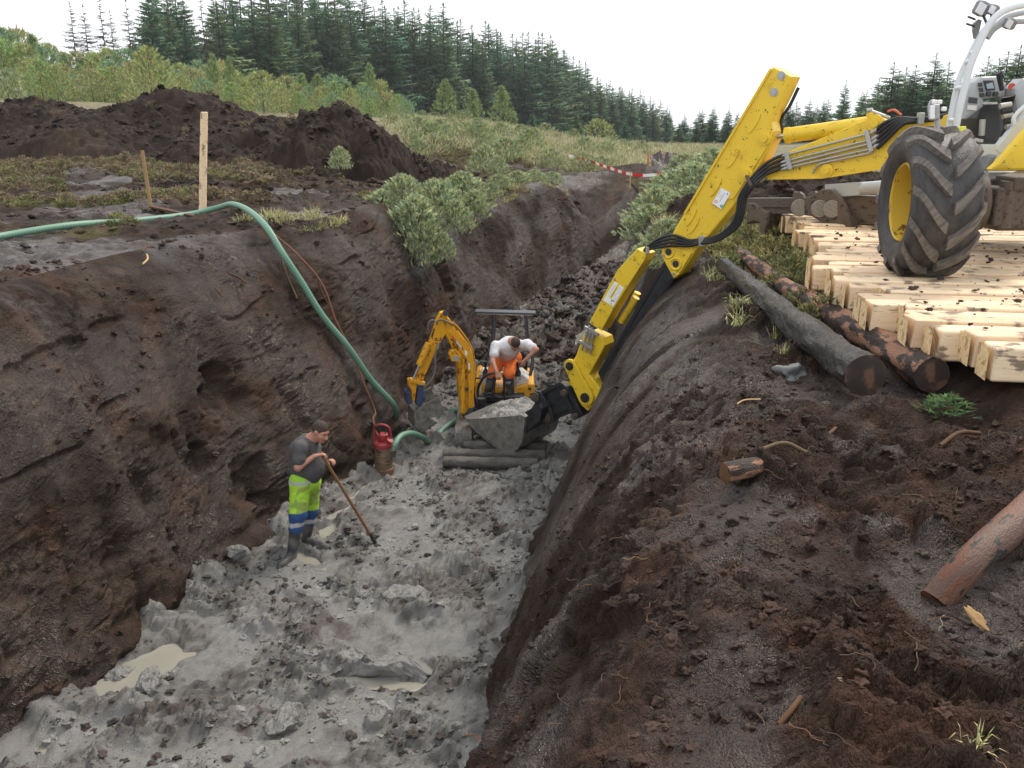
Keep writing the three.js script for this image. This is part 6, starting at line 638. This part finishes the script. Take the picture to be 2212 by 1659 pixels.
// ---------------------------------------------------------------- people
// a surface from tapered capsules joined smoothly (surface nets on a sparse grid)
function sdfMesh(prims, cell, opt = {}) {
  const lo = V(1e9, 1e9, 1e9), hi = V(-1e9, -1e9, -1e9); for (const p of prims) if (!p.cut) for (const [q, r] of [[p.a, p.r], [p.b || p.a, p.s ?? p.r]]) { const m = (p.e ? Math.max(p.e.x, p.e.y, p.e.z) : r) + .04; lo.min(q.clone().subScalar(m)); hi.max(q.clone().addScalar(m)); }
  const n = hi.clone().sub(lo).divideScalar(cell).ceil(), nx = n.x + 1, ny = n.y + 1, nz = n.z + 1, F = new Float32Array(nx * ny * nz).fill(1);
  const dist = (x, y, z) => { let d = 1; for (const p of prims) { let e; if (p.e) { let u = x - p.a.x, v = y - p.a.y, w = z - p.a.z; if (p.q) { const t = p.q; const a = u * t[0].x + v * t[0].y + w * t[0].z, b = u * t[1].x + v * t[1].y + w * t[1].z, c = u * t[2].x + v * t[2].y + w * t[2].z; u = a; v = b; w = c; } const k = Math.sqrt((u / p.e.x) ** 2 + (v / p.e.y) ** 2 + (w / p.e.z) ** 2); e = (k - 1) * Math.min(p.e.x, p.e.y, p.e.z); } else { const bx = p.b.x - p.a.x, by = p.b.y - p.a.y, bz = p.b.z - p.a.z, t = clamp(((x - p.a.x) * bx + (y - p.a.y) * by + (z - p.a.z) * bz) / (bx * bx + by * by + bz * bz + 1e-9)), dx = x - p.a.x - bx * t, dy = y - p.a.y - by * t, dz = z - p.a.z - bz * t; e = Math.sqrt(dx * dx + dy * dy + dz * dz) - (p.r + (p.s - p.r) * t); } if (p.cut) { const h = clamp(.5 - .5 * (d + e) / p.k); d = d + (-e - d) * h + p.k * h * (1 - h); continue; } const k = p.k, h = clamp(.5 + .5 * (d - e) / k); d = d + (e - d) * h - k * h * (1 - h); } return opt.noise ? d + opt.noise(x, y, z) : d; };
  const B = 6, act = []; for (let k = 0; k < nz; k += B) for (let j = 0; j < ny; j += B) for (let i = 0; i < nx; i += B) { const h = (B + 1) / 2 * cell, d = dist(lo.x + i * cell + h, lo.y + j * cell + h, lo.z + k * cell + h); if (Math.abs(d) > h * 1.9 + .03) { if (d < 0) for (let c = k; c <= Math.min(nz - 1, k + B); c++) for (let b = j; b <= Math.min(ny - 1, j + B); b++) for (let a = i; a <= Math.min(nx - 1, i + B); a++) { const q = (c * ny + b) * nx + a; if (F[q] === 1) F[q] = -1; } continue; } act.push([i, j, k]); for (let c = k; c <= Math.min(nz - 1, k + B); c++) for (let b = j; b <= Math.min(ny - 1, j + B); b++) for (let a = i; a <= Math.min(nx - 1, i + B); a++) F[(c * ny + b) * nx + a] = dist(lo.x + a * cell, lo.y + b * cell, lo.z + c * cell); }
  const id = new Map(), P = [], I = [], at3 = (i, j, k) => F[(k * ny + j) * nx + i]; const vert = (i, j, k) => { const key = (k * ny + j) * nx + i; if (id.has(key)) return id.get(key); let sx = 0, sy = 0, sz = 0, c = 0; for (let e = 0; e < 12; e++) { const ax = e >> 2, u = e & 1, v = (e >> 1) & 1; const A = ax === 0 ? [0, u, v] : ax === 1 ? [u, 0, v] : [u, v, 0], Bq = A.slice(); Bq[ax] = 1; const f = at3(i + A[0], j + A[1], k + A[2]), g = at3(i + Bq[0], j + Bq[1], k + Bq[2]); if ((f < 0) !== (g < 0)) { const t = f / (f - g); sx += A[0] + (ax === 0 ? t : 0); sy += A[1] + (ax === 1 ? t : 0); sz += A[2] + (ax === 2 ? t : 0); c++; } } const q = P.length / 3; c = c || 1; P.push(lo.x + (i + sx / c) * cell, lo.y + (j + sy / c) * cell, lo.z + (k + sz / c) * cell); id.set(key, q); return q; };
  const done = new Set(); for (const [bi, bj, bk] of act) for (let k = Math.max(1, bk); k < Math.min(nz - 1, bk + B); k++) for (let j = Math.max(1, bj); j < Math.min(ny - 1, bj + B); j++) for (let i = Math.max(1, bi); i < Math.min(nx - 1, bi + B); i++) { const f = at3(i, j, k); const quadp = (g, a, b, c, d) => { if ((f < 0) === (g < 0)) return; const q = [a(), b(), c(), d()]; f < 0 ? I.push(q[0], q[1], q[2], q[0], q[2], q[3]) : I.push(q[0], q[2], q[1], q[0], q[3], q[2]); }; quadp(at3(i + 1, j, k), () => vert(i, j - 1, k - 1), () => vert(i, j, k - 1), () => vert(i, j, k), () => vert(i, j - 1, k)); quadp(at3(i, j + 1, k), () => vert(i - 1, j, k - 1), () => vert(i - 1, j, k), () => vert(i, j, k), () => vert(i, j, k - 1)); quadp(at3(i, j, k + 1), () => vert(i - 1, j - 1, k), () => vert(i, j - 1, k), () => vert(i, j, k), () => vert(i - 1, j, k)); }
  const g = new THREE.BufferGeometry(); g.setAttribute('position', new THREE.BufferAttribute(new Float32Array(P), 3)); g.setIndex(I); if (opt.color) { const C = new Float32Array(P.length); for (let i = 0; i < P.length; i += 3) { const c = opt.color(P[i], P[i + 1], P[i + 2]); C[i] = c[0]; C[i + 1] = c[1]; C[i + 2] = c[2]; } g.setAttribute('color', new THREE.BufferAttribute(C, 3)); } const uv = new Float32Array(P.length / 3 * 2); for (let i = 0; i < P.length / 3; i++) { uv[2 * i] = P[3 * i] + P[3 * i + 2]; uv[2 * i + 1] = P[3 * i + 1]; } g.setAttribute('uv', new THREE.BufferAttribute(uv, 2)); g.computeVertexNormals(); return g;
}
const cap = (a, b, r, s = r, k = .03) => ({ a, b, r, s, k }), ell = (a, e, q, k = .02) => ({ a, e: V(...e), q, k, r: Math.max(...e) }), cutE = (a, e, q, k = .01) => ({ ...ell(a, e, q, k), cut: true });
const skinM = new THREE.MeshPhysicalMaterial({ vertexColors: true, roughness: .55, specularIntensity: .4 }), clothM = (o = {}) => std({ vertexColors: true, roughness: .9, ...o }), hairM = std({ color: lin(.055, .038, .028), roughness: .75, bumpMap: again(T.crumb, 12), bumpScale: .004 });
const SKIN = [.48, .25, .18];
// head in its own axes: f forward, u up, s to the person's left
function headPrims(c, f, u) { f = f.clone().normalize(); const s = u.clone().cross(f).normalize(); u = f.clone().cross(s).normalize(); const q = [s, u, f], P = (x, y, z) => c.clone().addScaledVector(s, x).addScaledVector(u, y).addScaledVector(f, z);
  return { P, q, prims: [ell(P(0, .03, -.012), [.076, .095, .098], q, .02), ell(P(0, -.035, .03), [.062, .075, .07], q, .03), ell(P(0, -.082, .062), [.032, .026, .03], q, .025), ell(P(0, .032, .072), [.055, .02, .02], q, .02), cap(P(0, .015, .088), P(0, -.022, .116), .009, .0145, .012), ell(P(.014, -.024, .103), [.01, .008, .011], q, .008), ell(P(-.014, -.024, .103), [.01, .008, .011], q, .008), cutE(P(.03, .012, .1), [.016, .009, .016], q, .01), cutE(P(-.03, .012, .1), [.016, .009, .016], q, .01), ell(P(.03, .011, .083), [.013, .009, .011], q, .004), ell(P(-.03, .011, .083), [.013, .009, .011], q, .004), ell(P(0, -.05, .088), [.024, .0055, .014], q, .006), ell(P(0, -.063, .086), [.022, .0065, .013], q, .006), cutE(P(0, -.0565, .103), [.026, .002, .012], q, .003), ell(P(.078, .005, -.008), [.009, .032, .02], q, .008), ell(P(-.078, .005, -.008), [.009, .032, .02], q, .008), ell(P(.045, -.02, .06), [.025, .02, .025], q, .025), ell(P(-.045, -.02, .06), [.025, .02, .025], q, .025)],
    color: (x, y, z) => { const v = V(x, y, z).sub(c), X = v.dot(s), Yv = v.dot(u), Z = v.dot(f); if (Math.abs(Math.abs(X) - .03) < .013 && Math.abs(Yv - .011) < .0045 && Z > .082) return Math.abs(Math.abs(X) - .03) < .006 ? [.03, .02, .015] : [.6, .56, .52]; if (Math.abs(Yv - .034) < .006 && Math.abs(Math.abs(X) - .033) < .022 && Z > .06) return [.12, .07, .05]; if (Math.abs(Yv + .0565) < .011 && Math.abs(X) < .026 && Z > .08) return [.42, .17, .14]; if (v.length() < .16) { const st = sst(-.03, -.075, Yv) * sst(.0, .05, Z); return mix3([.5, .245, .175], [.34, .2, .155], .4 * st); } return null; } }; }
function hairPrims(c, f, u, low) { const H = headPrims(c, f, u); return [ell(H.P(0, .038, -.016), [.081, .099, .102], H.q, .02), cutE(H.P(0, -.03, .09), [.1, .095, .105], H.q, .012), cutE(H.P(0, -.115, .0), [.12, low, .2], H.q, .01), cutE(H.P(.085, .0, .0), [.02, .04, .028], H.q, .01), cutE(H.P(-.085, .0, .0), [.02, .04, .028], H.q, .01)]; }
// a hand: wrist w, knuckle direction d, palm normal n (towards what is held), thumb side t
function handPrims(w, d, n, t, curl, L = .19) { d = d.clone().normalize(); n = n.clone().addScaledVector(d, -n.dot(d)).normalize(); const sd = t.clone().addScaledVector(d, -t.dot(d)).addScaledVector(n, -t.dot(n)).normalize(), out = []; const P = (x, y, z) => w.clone().addScaledVector(d, x).addScaledVector(sd, y).addScaledVector(n, z);
  for (const y of [-.03, -.01, .012, .032]) out.push(cap(P(.01, y * .6, 0), P(.088, y, 0), .017, .0145, .012));
  [[.034, .07], [.012, .08], [-.011, .074], [-.033, .058]].forEach(([y, l], i) => { let p = P(.09, y, 0), a = .25; const seg = [.46, .32, .24]; for (let k = 0; k < 3; k++) { a += curl * (k ? 1 : .7) * (1 + .08 * i); const q = p.clone().addScaledVector(d, Math.cos(a) * l * seg[k] * 1.15).addScaledVector(n, Math.sin(a) * l * seg[k] * 1.15); out.push(cap(p, q, .0105 - k * .0009, .0098 - k * .0009, .004)); p = q; } });
  let p = P(.025, .03, .004); for (const [x, y, z, r] of [[.055, .062, .012, .014], [.082, .07, .028, .0115], [.1, .062, .046, .0098]]) { const q = P(x, y, z); out.push(cap(p, q, r + .001, r - .001, .008)); p = q; } return out; }
const skinCol = H => (x, y, z) => H.color(x, y, z) || jit0(SKIN, x, y, z), jit0 = (c, x, y, z) => { const f = 1 + .12 * ns(x * 9, y * 9, z * 9); return [c[0] * f, c[1] * f, c[2] * f]; };
const cM = crop(800, 1200, 3.0175), mp = (x, y, D) => { const [a, b] = cM(x, y); return at(a, b, D); };
// --- the man leaning on the shovel
{ const base = dY(645, 1200, .0); base.y = 0; const man = thing('person', 'standing man in grey shirt, neon yellow trousers and boots leaning on a shovel', 'person', base);
  const hc = mp(482, 292, 9.9), f = V(.80, -.42, .42), u = V(.42, .88, .1), H = headPrims(hc, f, u), neck = mp(402, 365, 9.95), chest = mp(345, 460, 9.92), belly = mp(372, 600, 9.9), hip = mp(345, 725, 9.92), sN = mp(308, 425, 9.72), sF = mp(425, 425, 10.13), eN = mp(283, 612, 9.62), wN = mp(432, 508, 9.72), eF = mp(445, 600, 10.2), wF = mp(530, 560, 10.0);
  const hipN = mp(305, 745, 9.78), hipF = mp(395, 735, 10.05), kN = mp(283, 1030, 9.7), kF = mp(392, 1000, 10.08), aN = mp(228, 1375, 9.68), aF = mp(360, 1245, 10.08), tN = dY(608, 1218, .06).add(V(.0, 0, .04)), tF = dY(706, 1184, .06); aN.y = Math.max(aN.y, .1); aF.y = Math.max(aF.y, .1);
  const grip = mp(505, 505, 9.75), sd = dY(806, 1165, .08).sub(grip).normalize(); const hN = handPrims(wN, grip.clone().sub(wN).add(V(.02, .03, 0)), V(.15, -1, .1), V(.3, .2, -1), .55), hF = handPrims(wF, V(.55, .25, .2), V(-.2, -1, .2), V(-.6, .2, .6), .62);
  const bodyP = [...H.prims, cap(hc.clone().addScaledVector(u, -.07).addScaledVector(f, -.03), neck, .062, .07, .03), cap(neck, chest, .08, .14, .05), cap(sN, sF, .06, .06, .05), cap(chest, belly, .15, .17, .05), cap(belly, hip, .17, .15, .05), cap(sN, eN, .055, .043, .03), cap(eN, wN, .045, .028, .02), cap(sF, eF, .055, .043, .03), cap(eF, wF, .043, .028, .02), cap(hipN, kN, .09, .06, .04), cap(hipF, kF, .09, .06, .04), cap(kN, aN, .055, .04, .03), cap(kF, aF, .055, .04, .03), ...hN, ...hF];
  part('body', sdfMesh(bodyP, .0078, { color: skinCol(H) }), skinM, man); part('hair', sdfMesh(hairPrims(hc, f, u, .075), .006, { noise: (x, y, z) => .004 * ns(x * 60, y * 60, z * 60) }), hairM, man);
  const fold = (x, y, z) => .007 * rdg(x * 5 + y * 3, y * 7, z * 5, 2) + .004 * ns(x * 22, y * 22, z * 22); const up = sN.clone().lerp(eN, .62), upF = sF.clone().lerp(eF, .62);
  const shirt = part('shirt', sdfMesh([cap(neck.clone().lerp(chest, .2).add(V(-.02, 0, 0)), chest, .11, .165, .06), cap(sN.clone().add(V(0, -.02, 0)), sF.clone().add(V(0, -.02, 0)), .085, .085, .06), cap(chest, belly, .175, .20, .06), cap(belly, hip.clone().add(V(-.01, .05, 0)), .205, .175, .05), cap(sN, up, .085, .083, .05), cap(sF, upF, .085, .08, .05), cutE(neck.clone().add(V(.05, .075, .01)), [.1, .075, .1], null, .01)], .011, { noise: fold, color: (x, y, z) => jit0([.088, .085, .088], x * 2, y * 2, z * 2) }), clothM(), man, 'faded grey polo shirt'); part('collar', tube(Array.from({ length: 14 }, (_, i) => { const a = i / 13 * 5.2 + .55; return neck.clone().add(V(.015 + .085 * Math.cos(a), .0 - .02 * Math.cos(a), .085 * Math.sin(a))); }), .014, 40, 6), std({ color: lin(.05, .049, .05), roughness: .9 }), shirt);
  const NE = [.42, .72, .05]; const kY = kN.y, low = (p, q, t) => p.clone().lerp(q, t);
  const tr = part('trousers', sdfMesh([cap(hip.clone().add(V(-.01, .07, 0)), hip, .17, .175, .05), cap(hipN, hipF, .12, .12, .05), cap(hipN, kN, .125, .108, .05), cap(hipF, kF, .125, .105, .05), cap(kN, low(kN, aN, .36), .105, .088, .03), cap(kF, low(kF, aF, .36), .102, .085, .03)], .010, { noise: (x, y, z) => fold(x, y, z) * 1.3, color: (x, y, z) => { if (y > hip.y + .075) return [.32, .6, .05]; if (y > hip.y + .035) return [.42, .43, .44]; const near = z > (kN.z + kF.z) / 2, K0 = near ? kN.y : kF.y; const d = K0 + .04 - y + .02 * ns(x * 9, y, z * 9); if (d < 0) return jit0(mix3(NE, [.2, .19, .12], .55 * sst(.12, .3, ns(x * 6, y * 6, z * 6) + .5 * ns(x * 19, y * 19, z * 19))), x * 2, y * 2, z * 2); return d > .13 && d < .185 ? [.5, .5, .5] : jit0([.03, .09, .26], x * 2, y * 2, z * 2); } }), clothM(), man, 'neon yellow work trousers with blue and reflective cuffs'); part('belt', (() => { const g = new THREE.TorusGeometry(.178, .017, 8, 40).rotateX(Math.PI / 2); g.scale(1, 1.1, 1).translate(hip.x - .01, hip.y + .1, hip.z); return g; })(), std({ color: lin(.02, .02, .02), roughness: .6 }), tr);
  const bootC = (x, y, z) => jit0(mix3([.05, .052, .055], [.17, .165, .15], clamp(.35 + ns(x * 8, y * 8, z * 8) * 1.2)), x, y, z); for (const [k, a, t] of [[kN, aN, tN], [kF, aF, tF]]) part('boot', sdfMesh([cap(low(k, a, .28), a, .078, .056, .03), cap(a.clone().add(V(0, -.04, 0)), t, .055, .048, .03), cap(a.clone().add(V(0, -.07, 0)), t.clone().add(V(0, -.02, 0)), .04, .035, .03)], .009, { color: bootC, noise: (x, y, z) => .003 * ns(x * 20, y * 40, z * 20) }), clothM({ roughness: .5 }), man, 'muddy rubber boot');
  const top = grip.clone().addScaledVector(sd, -.05), bot = dY(806, 1165, .08), S = thing('shovel', 'long handled shovel held by the standing man with its blade in the clay', 'shovel', bot.clone().setY(0)); part('handle', cyl(bot, top, .019, .0175, 12), woodM(lin(.30, .21, .17)), S); part('socket', cyl(bot.clone().addScaledVector(sd, .14), bot.clone().addScaledVector(sd, -.1), .026, .021, 10), darkSteel, S); { const n = V(.3, 1, .25).normalize(), c = bot.clone().addScaledVector(sd, .22), g = grid(8, 8, (i, j) => { const u = mix(-1, 1, i / 8), v = j / 8, s = V(0, 1, 0).cross(sd).normalize(), p = bot.clone().addScaledVector(sd, .1 + .27 * v).addScaledVector(s, .105 * u * (1 - .45 * v * v)).add(V(0, .03 * u * u + .02 + .03 * v, 0)); return [p.x, p.y, p.z]; }); part('blade', g, muddySteel, S); } }
// --- the operator bending forward on the small excavator
{ const q4 = (x, y, D) => { const [a, b] = c4(x, y); return at(a, b, D); }; const man = thing('person', 'man in white T-shirt and orange trousers bending forward on the small excavator', 'person', q4(500, 640, 15.0));
  const hc = q4(627, 120, 14.72), f = V(-.08, -.93, .42), u = V(0, .42, .92), H = headPrims(hc, f, u), neck = q4(605, 95, 14.92), chest = q4(560, 150, 15.05), hip = q4(525, 285, 15.35), sR = q4(405, 150, 14.95), sL = q4(760, 130, 14.98), eR = q4(368, 318, 14.72), wR = q4(418, 440, 14.52), eL = q4(862, 185, 14.75), wL = q4(735, 305, 14.72), hR = q4(455, 265, 15.3), hL = q4(610, 275, 15.3), kR = q4(375, 455, 14.88), kL = q4(550, 468, 14.85), aR = q4(300, 715, 14.95), aL = q4(578, 715, 14.95);
  const handR = handPrims(wR, V(.25, -1, .5), V(0, -.3, -1), V(1, 0, .2), .7), handL = handPrims(wL, V(-.45, -1, 0), V(-.4, 0, -1), V(-1, .2, 0), .4);
  part('body', sdfMesh([...H.prims, cap(hc.clone().addScaledVector(u, -.06).addScaledVector(f, -.04), neck, .06, .068, .03), cap(neck, chest, .09, .15, .05), cap(chest, hip, .15, .14, .05), cap(sR, sL, .06, .06, .05), cap(sR, eR, .058, .046, .03), cap(eR, wR, .046, .03, .02), cap(sL, eL, .058, .046, .03), cap(eL, wL, .046, .03, .02), cap(hR, kR, .09, .062, .04), cap(hL, kL, .09, .062, .04), cap(kR, aR, .055, .045, .03), cap(kL, aL, .055, .045, .03), ...handR, ...handL], .0088, { color: skinCol(H) }), skinM, man); part('hair', sdfMesh(hairPrims(hc, f, u, .07), .007, { noise: (x, y, z) => .003 * ns(x * 60, y * 60, z * 60) }), hairM, man);
  const fold = (x, y, z) => .009 * rdg(x * 5 + y * 3, y * 6, z * 5, 2) + .004 * ns(x * 20, y * 20, z * 20); part('shirt', sdfMesh([cap(neck.clone().add(V(0, -.02, -.06)), chest, .1, .18, .06), cap(chest, hip.clone().lerp(chest, .15), .185, .165, .06), cap(sR, sL, .09, .09, .07), cap(sR, sR.clone().lerp(eR, .55), .092, .088, .05), cap(sL, sL.clone().lerp(eL, .55), .092, .088, .05), cutE(hc.clone(), [.085, .12, .12], H.q, .01)], .012, { noise: fold, color: (x, y, z) => jit0([.66, .67, .70], x, y, z) }), clothM(), man, 'white T-shirt');
  part('trousers', sdfMesh([cap(hR, hL, .14, .14, .05), cap(hip, hip.clone().lerp(chest, .25), .16, .15, .05), cap(hR, kR, .125, .105, .05), cap(hL, kL, .125, .105, .05), cap(kR, kR.clone().lerp(aR, .28), .1, .088, .03), cap(kL, kL.clone().lerp(aL, .28), .1, .088, .03)], .011, { noise: (x, y, z) => fold(x, y, z) * 1.3, color: (x, y, z) => { const d = Math.min(kR.y, kL.y) - y; return d > .16 ? [.03, .06, .2] : d > .1 ? [.5, .5, .52] : d > .05 ? [.03, .06, .2] : jit0([.78, .17, .03], x * 2, y * 2, z * 2); } }), clothM(), man, 'orange work trousers'); for (const [k, a] of [[kR, aR], [kL, aL]]) part('boot', sdfMesh([cap(k.clone().lerp(a, .24), a, .084, .06, .03), cap(a, a.clone().add(V(-.03, -.05, .17)), .06, .05, .03)], .01, { color: (x, y, z) => jit0(mix3([.05, .052, .055], [.2, .195, .18], clamp(.5 + ns(x * 8, y * 8, z * 8))), x, y, z) }), clothM({ roughness: .6 }), man, 'muddy rubber boot'); }
renderer.render(scene, camera);
